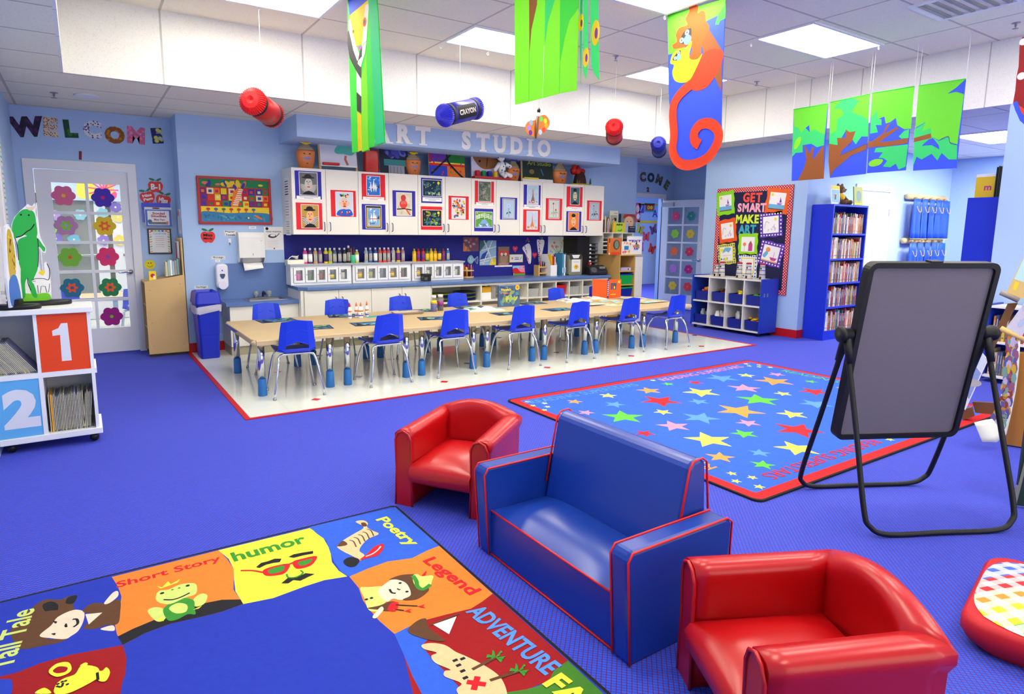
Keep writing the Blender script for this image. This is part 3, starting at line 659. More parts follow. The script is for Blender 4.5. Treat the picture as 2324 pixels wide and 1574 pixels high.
# mounted prints on the doors: card, picture, caption strip
rn = random.Random(11)
MB = mat((48, 46, 160), .8, nz=.02); MR = mat((224, 36, 48), .8, nz=.02)
cl = lambda *c: [mat(q, .8, nz=.02) for q in c]
def scene_abstract(A, w, h, bg, pal, n, r0, r1, sd):
    r = random.Random(sd); A.rect(0, 0, w, h, bg); A.dabs(0, 0, w, h, n, pal, r0, r1, r)
GRYS = cl((70, 72, 76), (110, 110, 112), (160, 158, 150), (200, 196, 186), (40, 40, 44))
def print_(f, card, pic, col, label, draw, cap=None, capcol=(90, 90, 100), Y=UY-.0015, cat='picture', name='mounted_print', grp='prints mounted on the cabinet doors'):
    x0, x1, z0, z1 = rectY(f, *card, Y); t = thing(name, label, cat, (x0, Y, z0), 0, grp); w, h = x1-x0, z1-z0
    b = B(); b.box((0, -.0012, 0), (w, 0, h), col); b.obj('mount', t)
    a0, a1, c0, c1 = rectY(f, *pic, Y); b = B(); b.box((a0-x0, -.002, c0-z0), (a1-x0, -.0012, c1-z0), PAPER)
    g = .006; A = Art(b, (a0-x0+g, -.002, c0-z0+g), (1, 0, 0), (0, 0, 1), .00015); draw(A, a1-a0-2*g, c1-c0-2*g); b.obj('print', t)
    if cap:
        a0, a1, c0, c1 = rectY(f, *cap, Y); b = B(); b.box((a0-x0, -.0024, c0-z0), (a1-x0, -.0012, c1-z0), PAPER)
        A = Art(b, (a0-x0, -.0024, c0-z0), (1, 0, 0), (0, 0, 1), .0001); m = mat(capcol, .8); w = a1-a0; h = c1-c0
        A.rect(.12*w, .62*h, .9*w, .72*h, m); A.rect(.3*w, .3*h, .7*w, .4*h, m); b.obj('caption_strip', t)
def d_face(bgc, skin, hat, ray_, sd):
    def f(A, w, h):
        r = random.Random(sd); A.rect(0, 0, w, h, bgc)
        if ray_:
            for i in range(34):
                a = PI*(.95+1.1*i/33); A.line([(w*.5+w*.2*math.cos(a), h*.42+h*.16*math.sin(a)), (w*.5+w*.46*math.cos(a), h*.42+h*.36*math.sin(a))], .006, ray_[i % 2])
        A.ell(w*.5, h*.5, w*.22, h*.26, skin)
        if hat and ray_: A.ell(w*.48, h*.78, w*.36, h*.05, hat)
        if hat: A.ell(w*.48, h*.84, w*.2, h*.1, hat)
        A.line([(w*.5, h*.58), (w*.46, h*.48), (w*.52, h*.46)], .004, INK); A.ell(w*.42, h*.6, .008, .005, INK, 8); A.ell(w*.58, h*.6, .008, .005, INK, 8); A.ell(w*.5, h*.36, .02, .007, RED, 10)
        A.poly([(w*.1, 0), (w*.9, 0), (w*.7, h*.14), (w*.5, h*.19), (w*.3, h*.14)], INK if hat else BLUE)
    return f
def d_boats(sky, sea, sail, fr=None):
    def f(A, w, h):
        if fr: A.rect(0, 0, w, h, INK); A.rect(.01, .012, w-.01, h-.02, fr); g = .024; A.o = A.o+A.u*g+A.v*g; w -= 2*g; h -= 2*g
        A.rect(0, 0, w, h, sky); A.rect(0, 0, w, h*.4, sea); r = random.Random(5)
        A.dabs(0, h*.6, w, h, 10, cl((120, 190, 240), (230, 235, 240)), .004, .009, r); A.dabs(0, 0, w, h*.36, 12, cl((220, 235, 245), (60, 120, 190)), .003, .008, r, 2.5)
        A.poly([(w*.95, h*.38), (w, h*.38), (w, h*.62), (w*.8, h*.42)], mat((60, 60, 40), .8))
        for x, s_ in ((.3, .7), (.52, 1), (.68, .6)): A.poly([(w*x-.018*s_, h*.42), (w*x+.02*s_, h*.42), (w*x, h*(.42+.42*s_))], sail); A.poly([(w*x-.012, h*.38), (w*x+.012, h*.38), (w*x+.003, h*.16)], sail)
        A.line([(w*.15, h*.4), (w*.82, h*.4)], .008, mat((170, 70, 40), .8) if fr else sail)
    return f
def d_swirl(bg, pal, sun, sd):
    def f(A, w, h):
        r = random.Random(sd); A.rect(0, 0, w, h, bg)
        for i in range(5):
            x, y = r.uniform(.15*w, .85*w), r.uniform(.3*h, .85*h)
            for k in range(3): A.line([(x+(.012+.011*k)*math.cos(t)*1.2, y+(.012+.009*k)*math.sin(t)) for t in (q/9*4.6+i for q in range(10))], .0045, r.choice(pal))
        A.dabs(0, 0, w, h*.32, 16, pal, .005, .012, r, 2.2); A.dabs(0, h*.3, w, h, 14, pal, .004, .007, r, 2.4); A.circ(w*.84, h*.84, .018, sun)
    return f
def d_dabs(bg, pal, n, sd, r0=.006, r1=.018): return lambda A, w, h: scene_abstract(A, w, h, bg, pal, n, r0, r1, sd)
def d_bird(A, w, h):
    A.rect(0, 0, w, h, mat((214, 204, 180), .8)); A.dabs(0, 0, w, h, 14, cl((196, 186, 150), (224, 214, 190)), .01, .02, random.Random(2)); rd = mat((224, 60, 48), .8)
    A.ell(w*.45, h*.5, w*.26, h*.2, rd); A.ell(w*.45, h*.78, w*.17, h*.14, mat((200, 60, 60), .8)); A.line([(0, h*.27), (w*.5, h*.3), (w, h*.25)], .014, INK); A.line([(w*.6, h*.3), (w*.9, h*.02)], .016, rd)
    for i in range(4): A.line([(w*(.3+.1*i), h*.5), (w*(.32+.1*i), h*.64)], .006, mat((240, 170, 160), .8))
def d_clown(A, w, h):
    A.rect(0, 0, w, h, mat((206, 214, 226), .8)); A.ell(w*.5, h*.52, w*.24, h*.22, mat((236, 190, 160), .8)); A.ell(w*.26, h*.52, w*.08, h*.07, mat((236, 190, 160), .8)); A.ell(w*.74, h*.52, w*.08, h*.07, mat((236, 190, 160), .8))
    A.blob([(w*.08, 0), (w*.12, h*.2), (w*.4, h*.28), (w*.6, h*.27), (w*.85, h*.26), (w*.95, 0)], mat((40, 90, 190), .8)); A.dabs(w*.2, h*.74, w*.8, h*.98, 14, [YEL, RED, BLUE, GRN, INK], .006, .013, random.Random(4))
    A.circ(w*.5, h*.5, .017, ORG); A.ell(w*.5, h*.4, .02, .009, RED); A.circ(w*.42, h*.6, .006, INK, 8); A.circ(w*.6, h*.6, .006, INK, 8); A.dabs(w*.15, h*.02, w*.85, h*.22, 8, [RED, YEL, LBL], .005, .009, random.Random(5))
def d_bridge(A, w, h):
    A.rect(0, 0, w, h, mat((90, 160, 60), .8)); A.dabs(0, h*.5, w, h, 30, cl((60, 130, 50), (140, 190, 70), (40, 90, 60), (200, 220, 120)), .006, .014, random.Random(8)); A.poly([(w*.1, 0), (w*.95, 0), (w*.6, h*.52), (w*.4, h*.5)], mat((130, 170, 220), .8))
    A.dabs(w*.15, 0, w*.85, h*.3, 14, cl((220, 230, 245), (120, 100, 190), (70, 150, 80)), .005, .01, random.Random(9), 2.4)
    for o_ in (.52, .62, .72): A.line([(w*t, h*(o_+.16*math.sin(PI*t))) for t in (i/10 for i in range(11))], .007, PAPER)
    for i in range(1, 9): A.line([(w*i/9, h*(.52+.16*math.sin(PI*i/9))), (w*i/9, h*(.72+.16*math.sin(PI*i/9)))], .004, PAPER)
def d_flower(bg, fl, lf, n=1):
    def f(A, w, h):
        A.rect(0, 0, w, h, mat((90, 50, 50), .8)); A.rect(.006, .006, w-.006, h-.006, bg)
        for i in range(n):
            x, y = (w*.5, h*.66) if n == 1 else ((w*.42, h*.8), (w*.66, h*.46))[i % 2]
            A.line([(x+.004, h*.08), (x, y)], .005, mat((40, 70, 90), .8)); A.ell(x-.024, h*.28, .02, .009, lf, 10, .9); A.ell(x+.024, h*.32, .02, .009, lf, 10, -.6); A.flower(x, y, .036 if n == 1 else .02, fl, 7, 0, .25); A.circ(x, y, .011, mat((90, 60, 40), .8) if n > 1 else LBL)
    return f
def d_tower(bg, tw, sd):
    def f(A, w, h):
        scene_abstract(A, w, h, bg, cl((196, 214, 226), (210, 200, 222), (170, 200, 214)), 24, .008, .02, sd); A.poly([(w*.32, h*.12), (w*.68, h*.12), (w*.56, h*.45), (w*.5, h*.9), (w*.46, h*.45)], tw); A.dabs(0, 0, w, h*.2, 12, [YEL, ORG, RED, LBL], .005, .012, random.Random(sd), 2.)
    return f
skinO = mat((240, 178, 130), .8)
print_(k5, (145, 433, 440, 745), (190, 445, 398, 705), MB, 'blue-mounted grey portrait print, upper one on the leftmost cabinet door', d_face(GRYS[1], GRYS[3], GRYS[4], [GRYS[3], GRYS[2]], 1), (162, 712, 430, 748))
print_(k5, (158, 787, 450, 1085), (212, 805, 412, 1070), MR, 'red-mounted child copy of a bearded face in a hat, lower one on the leftmost door', d_face(mat((190, 150, 70), .8), skinO, INK, [INK, PAPER], 2))
print_(k5, (545, 648, 825, 942), (597, 665, 795, 935), MR, 'red-mounted child painting of a clown with an orange nose', d_clown)
print_(k5, (890, 468, 1152, 755), (942, 487, 1096, 708), MR, 'red-mounted print of white sailboats on blue water', d_boats(mat((50, 120, 210), .8), mat((40, 110, 200), .8), PAPER), (903, 722, 1140, 765), (200, 90, 60))
print_(k5, (893, 803, 1155, 1085), (932, 818, 1112, 1072), MB, 'blue-mounted child painting of sailboats in a yellow border', d_boats(mat((110, 160, 210), .8), mat((140, 180, 210), .8), PAPER, mat((226, 176, 80), .8)))
print_(k5, (1235, 652, 1488, 938), (1275, 672, 1450, 932), MB, 'blue-mounted child painting of a red bird on a black branch', d_bird)
print_(k5, (1553, 513, 1787, 790), (1567, 530, 1782, 718), MB, 'blue-mounted dark blue swirling sky print with a yellow moon', d_swirl(mat((20, 48, 70), .8), cl((60, 110, 130), (120, 160, 140), (190, 200, 120), (30, 60, 90)), YEL, 21), (1568, 728, 1782, 772))
print_(k5, (1550, 828, 1787, 1088), (1563, 865, 1783, 1050), MR, 'red-mounted child painting of a black sky with green and blue swirls', d_swirl(mat((26, 28, 40), .8), cl((110, 200, 70), (60, 110, 190), (220, 200, 60), (40, 140, 90)), YEL, 22))
print_(k6, (-10, 712, 215, 975), (22, 730, 180, 968), MR, 'red-mounted child painting of a colourful patterned owl face with yellow', d_dabs(mat((222, 218, 220), .8), cl((230, 200, 40), (210, 60, 40), (40, 40, 50), (230, 120, 40), (60, 110, 170)), 60, 23, .006, .014))
print_(k6, (283, 545, 497, 805), (320, 545, 465, 775), MR, 'red-mounted murky green pond print', d_dabs(mat((96, 112, 92), .8), cl((130, 140, 100), (70, 90, 80), (160, 160, 130), (110, 130, 130), (150, 120, 130)), 46, 24), (295, 783, 490, 818))
print_(k6, (277, 853, 488, 1105), (288, 885, 480, 1065), MB, 'blue-mounted child painting of a white arched bridge over a green pond', d_bridge)
print_(k6, (565, 728, 755, 975), (590, 742, 728, 968), MB, 'blue-mounted child painting of one blue and white flower with two leaves', d_flower(mat((176, 200, 220), .8), mat((200, 206, 240), .8), mat((50, 80, 60), .8)))
print_(k6, (828, 588, 1017, 838), (865, 590, 995, 806), MB, 'blue-mounted pale blue print of a tall iron tower', d_tower(mat((180, 206, 220), .8), mat((150, 100, 90), .8), 25), (832, 810, 1010, 855))
print_(k6, (823, 863, 1010, 1110), (860, 878, 985, 1085), MR, 'red-mounted child painting of an orange tower', d_tower(mat((186, 206, 224), .8), mat((226, 120, 70), .8), 26))
print_(k6, (1075, 738, 1257, 980), (1107, 750, 1228, 965), MR, 'red-mounted child painting of pale orange flowers on grey', d_flower(mat((206, 206, 200), .8), mat((236, 150, 110), .8), mat((150, 180, 120), .8), 2))
print_(k6, (1308, 608, 1485, 840), (1348, 612, 1455, 812), MR, 'red-mounted print of a dark haired pale face', d_face(mat((70, 110, 110), .8), mat((214, 210, 170), .8), mat((20, 24, 50), .8), None, 3), (1317, 832, 1477, 865), (210, 120, 100))
print_(k6, (1303, 883, 1470, 1110), (1325, 893, 1445, 1098), MB, 'blue-mounted child painting of an orange face with black hair', d_face(mat((236, 130, 60), .8), mat((236, 190, 140), .8), INK, None, 4))
print_(k6, (1535, 763, 1698, 985), (1562, 780, 1672, 975), MR, 'red-mounted child painting of two sunflowers', d_flower(mat((170, 184, 200), .8), YEL, mat((40, 60, 60), .8), 2))
# papers on the cabinet's left end
for i, (x0, y0, x1, y1) in enumerate(((20, 510, 85, 720), (25, 725, 95, 950), (40, 960, 120, 1150))):
    a = ax(*k5(x0, y0), UX0); c = ax(*k5(x1, y1), UX0); ya, yb = sorted((a.y, c.y)); ya = max(ya, UY+.02); yb = min(yb, YW-.02)
    b = B(); b.box((-.0015, 0, 0), (0, .2, a.z-c.z), PAPER); A = Art(b, (-.0015, .2, 0), (0, -1, 0), (0, 0, 1), .0002); h = a.z-c.z
    for k in range(6): A.rect(.02, h*(.12+.13*k), .16, h*(.12+.13*k)+(.012 if i == 0 else .005), [INK, GRYS[1], (YEL if i == 2 else GRYS[1]), INK, (BLUE if i == 2 else GRYS[2]), GRYS[1]][k])
    tag(b.obj('notice_sheet'), ['topmost notice sheet on the end of the white wall cabinets', 'middle notice sheet on the end of the white wall cabinets', 'lowest notice sheet on the end of the wall cabinets, with coloured marks'][i], 'notice', 'notices on the cabinet end', loc=(UX0, UY+.10, c.z))
# backsplash panel, counters, base cabinets
CZ, CY0, CX1 = .75, 7.25, 6.90
b = B(); b.box((2.07, YW-.006, CZ), (6.95, YW-.001, UZ0+.005), SPL); tag(struct('trim_6', b), kind='structure')
b = B(); b.prism([(2.10, YW), (2.07, CY0+.10), (2.16, CY0), (CX1, CY0), (CX1, YW)], 'z', CZ-.04, CZ, CTOP); tag(b.obj('worktop', bevel=.006), 'long blue speckled worktop over the white base units', 'worktop')
BY = CY0+.03
def base_cab(x0, x1, label):
    t = thing('base_cabinet', label, 'cabinet', (x0, BY, 0), 0, 'white base cabinets under the long worktop'); w = x1-x0
    b = B(); b.box((.001, .019, .1), (w-.001, YW-BY-.01, CZ-.042), LAM); b.obj('body', t)
    b = B(); b.box((.001, .06, .001), (w-.001, .08, .1), KICK); b.obj('kick_board', t)
    for k in (0, 1):
        b = B(); b.box((k*w/2+.0025, 0, .105), ((k+1)*w/2-.0025, .018, CZ-.046), LAM); d = b.obj('door', t, bevel=.0015, seg=1)
        b = B(); handle(b, w/2+(-.04 if k == 0 else .04), 0, .50, .62); b.obj('handle', d)
base_cab(2.125, 2.95, 'white two-door base cabinet behind the blue chair nearest the glue bottles'); base_cab(2.95, 3.772, 'white two-door base cabinet left of the open shelves')
b = B(); b.box((2.09, BY+.02, .1), (2.124, YW-.01, CZ-.042), LAM); tag(b.obj('end_panel'), 'white end panel beside the sink, under the long worktop', 'panel')
def open_unit(xs, label, name='open_shelf_unit'):
    x0 = xs[0]; t = thing(name, label, 'shelf', (x0, BY, 0)); w = xs[-1]-x0; D = YW-BY-.012
    b = B(); b.box((0, D-.012, .1), (w, D, CZ-.042), LAM); b.obj('back_panel', t)
    b = B(); b.box((0, .06, .001), (w, .08, .1), KICK); b.obj('kick_board', t)
    for i, x in enumerate(xs): b = B(); q = .010; c = x-x0; b.box((max(0, c-q), 0, .1), (min(w, c+q), D-.012, CZ-.042), LAM); b.obj('upright', t)
    for i in range(len(xs)-1):
        for z in (.1, .455, .675):
            b = B(); b.box((xs[i]-x0+.0105, .0, z), (xs[i+1]-x0-.0105, D-.013, z+.02 if z < .6 else CZ-.045), LAM); b.obj('shelf', t)
open_unit([3.775, 4.539, 5.323], 'white open shelf unit with stacked plates and boxes under the worktop')
open_unit([5.326, 5.5776, 5.84, 6.0936, 6.355, 6.606, 6.873], 'white cubby unit holding clear bins under the worktop')
# sink unit
SZ_, SYF = .60, 7.37
t = thing('sink_cabinet', 'low white cabinet under the blue sink counter beside the blue bin', 'cabinet', (1.33, 7.40, 0))
b = B(); b.box((0, .02, .1), (.757, .45, SZ_-.12), LAM); b.obj('body', t); b = B(); b.box((0, .02, SZ_-.12), (.016, .45, SZ_-.042), LAM); b.obj('end_panel', t)
b = B(); b.box((0, .0, .105), (.376, .019, SZ_-.045), LAM); b.obj('door', t); b = B(); b.box((.38, .0, .105), (.757, .019, SZ_-.045), LAM); b.obj('door', t)
b = B(); b.box((.002, .02, .001), (.757, .04, .1), KICK); b.box((.002, .04, .001), (.02, .45, .1), KICK); b.obj('kick_board', t)
b = B(); b.box((1.29, SYF, SZ_-.04), (1.56, YW, SZ_), CTOP); b.box((1.56, SYF, SZ_-.04), (2.0, 7.50, SZ_), CTOP); b.box((1.56, 7.80, SZ_-.04), (2.0, YW, SZ_), CTOP); b.box((2.0, SYF, SZ_-.04), (2.089, YW, SZ_), CTOP); tag(b.obj('sink_counter'), 'blue speckled counter around the steel sink', 'worktop')
b = B(); b.box((1.29, YW-.012, SZ_), (2.085, YW-.001, 1.013), CTOP); tag(b.obj('splash_panel'), 'blue speckled splash panel on the wall above the sink', 'panel')
t = thing('sink', 'small stainless steel sink set in the blue counter', 'sink', (1.56, 7.50, SZ_))
b = B(); P = rnd_rect(-.015, -.015, .455, .315, .03); Q = rnd_rect(.02, .02, .42, .25, .04); b.grid([[(x, y, .0005) for x, y in P], [(x, y, .004) for x, y in P], [(x, y, .004) for x, y in Q], [(x, y, -.10) for x, y in Q]], STEEL, cv=True); b.poly([(x, y, -.10) for x, y in Q], STEEL); b.obj('basin', t)
b = B(); b.box((.12, .262, .004), (.32, .305, .016), CHROME); b.tube(cr([(.22, .285, .016), (.22, .285, .05), (.22, .26, .075), (.22, .20, .07), (.22, .17, .055)], 4, False), .012, BLACK, 8); b.obj('tap', t)
for s_ in (-.075, .075): b = B(); b.lathe([(.02, .014), (.016, .03), (.014, .035), (.024, .04), (.03, .055), (.03, .075), (.02, .085)], mat((215, 220, 205), .1, trans=.7), 10, (.22+s_, .285, 0)); b.obj('tap_knob', t)
# soap dispenser, towel dispenser, signs
def wallrect(f, x0, y0, x1, y1, Y=YW): return rectY(f, x0, y0, x1, y1, Y)
def kS(x, y): return (420+x*.2224, 480+y*.2224)
x0, x1, z0, z1 = wallrect(kS, 312, 532, 435, 780, YW-.06); t = thing('soap_dispenser', 'white soap dispenser on the splash panel left of the sink', 'dispenser', (x0, YW-.012, z0)); w = x1-x0; h = z1-z0
b = B(); b.prism(rnd_rect(0, .0, w, h, .04), 'y', -.10, 0, mat((232, 230, 240), .3)); b.obj('cover', t, bevel=.02)
b = B(); b.prism([(w*.3, h*.6), (w*.7, h*.6), (w*.72, h*.52), (w*.58, h*.40), (w*.42, h*.40), (w*.28, h*.52)], 'y', -.104, -.098, mat((60, 80, 120), .3)); b.obj('level_window', t)
b = B(); b.prism(rnd_rect(w*.12, -.01, w*.88, h*.32, .05), 'y', -.115, -.09, mat((226, 224, 236), .3)); b.obj('push_bar', t, bevel=.008)
b = B(); A = Art(b, (0, -.1005, 0), (1, 0, 0), (0, 0, 1)); A.circ(w*.5, h*.74, .008, BLUE); A.rect(w*.3, h*.69, w*.7, h*.7, LBL); b.obj('logo_print', t)
x0, x1, z0, z1 = wallrect(kS, 548, 210, 815, 520, YW-.10); t = thing('towel_dispenser', 'white paper towel dispenser over the sink with a towel sticking out', 'dispenser', (x0, YW, z0)); w = x1-x0; h = z1-z0
b = B(); b.prism([(-.11, h*.16), (-.115, h*.84), (-.09, h), (-.001, h), (-.001, 0), (-.06, 0)], 'x', 0, w, mat((236, 236, 230), .3)); b.obj('case', t, bevel=.006)
b = B(); b.prism([(-.112, h*.16), (-.104, h*.16), (-.05, -.002), (-.062, -.002)], 'x', .012, w-.012, STEEL); b.obj('steel_lip', t)
b = B(); b.box((w*.52, -.118, h*.23), (w*.53, -.112, h*.31), INK); b.lathe([(.006, 0), (.006, .003)], INK, 8, (w*.86, -.116, h*.72)); b.obj('lock', t)
b = B(); b.grid([[(w*.16+w*.72*u, -.06-.07*v+.01*math.sin(u*5), -.002-.09*v+.03*u*v) for u in (0, .25, .5, .75, 1)] for v in (0, .5, 1)], PAPER); tag(b.obj('paper_towel', solid=.002), 'white folded paper towel hanging from the dispenser', 'paper towel', loc=(x0, YW, z0))
def sign(f, r, txt, label, Y=YW, th=.003, name='word_sign', cat='sign', grp=None, border=True, bold=.03, pad=.75):
    x0, x1, z0, z1 = rectY(f, *r, Y); w = x1-x0; h = z1-z0; b = B(); b.box((0, -th, 0), (w, 0, h), PAPER); A = Art(b, (0, -th, 0), (1, 0, 0), (0, 0, 1), .0003)
    if border: A.rect(.004, .004, w-.004, h-.004, GRYS[2]); A.rect(.007, .007, w-.007, h-.007, PAPER)
    n = len(txt)
    for i, s_ in enumerate(txt): A.text(s_, w/2, h*(1-(i+.5)/n), h*pad/n*.8, INK, bold, w*.78 if len(s_) > 3 else None)
    return tag(b.obj(name), label, cat, grp, loc=(x0, Y-.0005, z0))
sign(kS, (397, 192, 525, 250), ['Paper', 'Towels'], 'white sign reading Paper Towels beside the towel dispenser')
sign(kS, (268, 452, 408, 485), ['Soap'], 'white sign reading Soap above the soap dispenser'); sign(kS, (92, 755, 234, 785), ['Garbage'], 'white sign reading Garbage above the blue bin')
for r, l in (((652, 150, 726, 175), 'tiny white label under the framed painting'), ((308, 490, 358, 514), 'tiny white label under the Soap sign'), ((142, 792, 198, 815), 'tiny white label under the Garbage sign')):
    x0, x1, z0, z1 = wallrect(kS, *r); b = B(); b.box((0, -.002, 0), (x1-x0, 0, z1-z0), PAPER); A = Art(b, (0, -.002, 0), (1, 0, 0), (0, 0, 1)); A.rect((x1-x0)*.2, (z1-z0)*.4, (x1-x0)*.8, (z1-z0)*.6, GRYS[2]); tag(b.obj('label_card'), l, 'label', loc=(x0, YW, z0))
x0, x1, z0, z1 = wallrect(kS, 808, 155, 1002, 390); b = B(); w = x1-x0; h = z1-z0; b.box((0, -.002, 0), (w, 0, h), PAPER); A = Art(b, (0, -.002, 0), (1, 0, 0), (0, 0, 1))
A.circ(w*.16, h*.92, .018, INK); A.text('HAND WASHING', w*.5, h*.79, .016, INK, .02, w*.8); A.ell(w*.42, h*.6, w*.22, h*.09, GRYS[0]); A.ell(w*.45, h*.63, w*.14, h*.05, PAPER); A.line([(w*.6, h*.55), (w*.8, h*.72)], .01, GRYS[1])
for i in range(7): A.rect(w*.15, h*(.42-.05*i), w*(.75-.04*(i % 3)), h*(.425-.05*i), GRYS[2])
A.circ(w*.5, h*.06, .009, mat((160, 50, 50), .8)); tag(b.obj('notice_sheet'), 'white hand washing notice beside the towel dispenser', 'notice', loc=(x0, YW, z0))
b = B(); x0, x1, z0, z1 = wallrect(kS, 442, 275, 470, 345); b.box((0, -.008, .03), (x1-x0, 0, z1-z0), PAPER); b.tube([(.012, -.008, .035), (.012, -.02, .02), (.012, -.02, .005)], .003, INK, 6); tag(b.obj('wall_hook'), 'small white wall hook under the Paper Towels sign', 'hook', loc=(x0, YW, z0))
# apples
APR = mat((226, 40, 38), .5); LEAF = mat((30, 110, 60), .5)
def apple(c, r, lines, label, Y=YW, ink=INK, a=0, nm='apple_cutout'):
    b = B(); R = [(0, .82), (.35, .98), (.8, .85), (1.02, .3), (.9, -.4), (.5, -.95), (.2, -.95), (0, -.86), (-.2, -.95), (-.5, -.95), (-.9, -.4), (-1.02, .3), (-.8, .85), (-.35, .98)]
    P = [(p.x, p.y) for p in cr([(x*r, y*r*.86, 0) for x, y in R], 3)]; b.prism(P, 'y', -.003, 0, APR)
    A = Art(b, (0, -.003, 0), (1, 0, 0), (0, 0, 1), .0003); A.ell(-r*.45, r*1.12, r*.42, r*.17, LEAF, 12, -.3); A.ell(r*.5, r*1.12, r*.42, r*.17, LEAF, 12, .5); A.line([(0, r*.7), (r*.08, r*1.1)], .006, LEAF)
    for i, t in enumerate(lines): A.text(t, 0, r*(.02+.3*(len(lines)-1)-.55*i), r*(.9 if len(lines) == 1 else .42), ink, .04, r*1.3)
    p = ay(*c, Y); return tag(b.obj(nm), label, 'wall decoration', 'apple name cutouts', loc=(p.x, Y, p.z), rot=(0, -a, 0))
apple((472, 538), .075, ['Miss', 'Mindy'], 'red apple cutout with black lettering below the framed painting')
apple((353, 424), .074, ['B-1'], 'red apple cutout marked B-1, topmost by the left door', YD, PAPER); apple((335, 448), .074, ['Miss', 'Pam'], 'red apple cutout with white lettering nearest the left door, tilted left', YD, PAPER, .25); apple((370.5, 455), .074, ['Miss'], 'red apple cutout partly behind the blue folder rack', YD-.001, PAPER, -.2)
# framed painting
x0, x1, z0, z1 = 1.134, 1.937, 1.463, 1.998; t = thing('framed_painting', 'bright town and seaside painting in a red frame', 'picture', (x0, YW-.02, z0)); w = x1-x0; h = z1-z0; FR = mat((176, 22, 30), .4)
b = B(); g = .028
for a, c in (((0, 0), (w, g)), ((0, h-g), (w, h)), ((0, g), (g, h-g)), ((w-g, g), (w, h-g))): b.box((a[0], -.006, a[1]), (c[0], .02, c[1]), FR)
b.obj('frame', t, bevel=.003)
b = B(); b.box((g, .002, g), (w-g, .012, h-g), YEL); W2 = w-2*g; H2 = h-2*g; A = Art(b, (g, .002, g), (1, 0, 0), (0, 0, 1), .0002); r = random.Random(12)
A.rect(0, H2*.36, W2, H2, mat((178, 60, 40), .8)); A.rect(0, H2*.82, W2, H2, mat((40, 130, 80), .8)); A.dabs(0, H2*.78, W2, H2, 16, cl((230, 200, 40), (220, 120, 90), (90, 180, 130), (60, 60, 150)), .012, .028, r, 2.2)
pal = cl((220, 60, 40), (236, 120, 40), (50, 130, 80), (50, 60, 160), (236, 210, 50), (200, 40, 60), (236, 220, 170), (120, 50, 120))
for j in range(3):
    for i in range(10):
        xx = W2*i/10+r.uniform(-.008, .008); yy = H2*(.36+.145*j); ww = W2*.1*r.uniform(.8, 1.05); m = r.choice(pal); A.rect(xx, yy, xx+ww, yy+H2*.14, m); m2 = r.choice(pal); A.rect(xx+ww*.25, yy+H2*.035, xx+ww*.75, yy+H2*.10, m2)
A.poly([(W2*.43, H2*.36), (W2*.53, H2*.36), (W2*.62, H2*.78), (W2*.55, H2*.84), (W2*.47, H2*.7)], mat((236, 130, 40), .8))
for i in range(9): A.rect(W2*(.455+.012*i), H2*(.40+.045*i), W2*(.535+.010*i), H2*(.42+.045*i), PAPER)
A.blob([(0, 0), (W2*.5, -.001), (W2, 0), (W2, H2*.2), (W2*.7, H2*.23), (W2*.4, H2*.21), (W2*.15, H2*.24), (0, H2*.22)], mat((60, 130, 170), .8)); A.dabs(0, 0, W2, H2*.2, 26, cl((80, 150, 190), (50, 110, 150), (90, 160, 180)), .006, .014, r, 2.5)
for i in range(7): x = W2*(.1+.11*i); A.rect(x-.006, H2*.22, x+.006, H2*.29, mat((220, 100, 50), .8)); A.ell(x, H2*.30, .022, .014, r.choice(cl((40, 130, 90), (200, 70, 60), (60, 110, 160))))
A.ell(W2*.83, H2*.12, .05, .012, ORG, 12, -.5); A.circ(W2*.68, H2*.1, .01, YEL); b.obj('painting', t)
# soffit letters: slab serif cutouts
LET = mat((244, 243, 240), .6)
def slab_letter(ch, c, h, label):
    vs, fs, w_, h_ = text_mesh(ch, .055, 0); k = h/h_; b = B()
    for y, rev in ((-.012, 0), (0, 1)): b.add([(v.x*k*.95, y, v.y*k) for v in vs], [f if not rev else f[::-1] for f in fs], LET)
    ed = {}
    for f in fs:
        for i in range(len(f)):
            e = (f[i], f[(i+1) % len(f)]); ed[e] = 1
    for (i, j) in ed:
        if (j, i) not in ed: p, q = vs[i]*k, vs[j]*k; b.add([(p.x*.95, -.012, p.y), (p.x*.95, 0, p.y), (q.x*.95, 0, q.y), (q.x*.95, -.012, q.y)], [(0, 1, 2, 3)], LET)
    w2 = w_*k*.95/2; s_ = h*.07
    bars = {'A': [(-w2, -1, .32), (w2, -1, .32)], 'R': [(-w2+.03, 1, .3), (-w2+.03, -1, .4), (w2-.02, -1, .34)], 'T': [(0, -1, .5)], 'U': [(-w2+.025, 1, .42), (w2-.025, 1, .42)], 'D': [(-w2+.03, 1, .36), (-w2+.03, -1, .36)], 'I': [(0, 1, .5), (0, -1, .5)]}.get(ch, [])
    for x, sg, bw in bars: z = sg*(h/2-s_*.5); b.box((x-bw*h/2, -.0118, z-s_*.6), (x+bw*h/2, 0, z+s_*.6), LET)
    if ch == 'T':
        for sx in (-1, 1): b.box((sx*w2-.012, -.0118, h/2-.06), (sx*w2+.012, 0, h/2), LET)
    p = ay(*c, SY-.001); return tag(b.obj('letter_cutout'), label, 'letter', 'ART STUDIO cutout letters', loc=(p.x, SY-.001, p.z))
def kL(x, y): return (780+x*.2668, y*.2668)
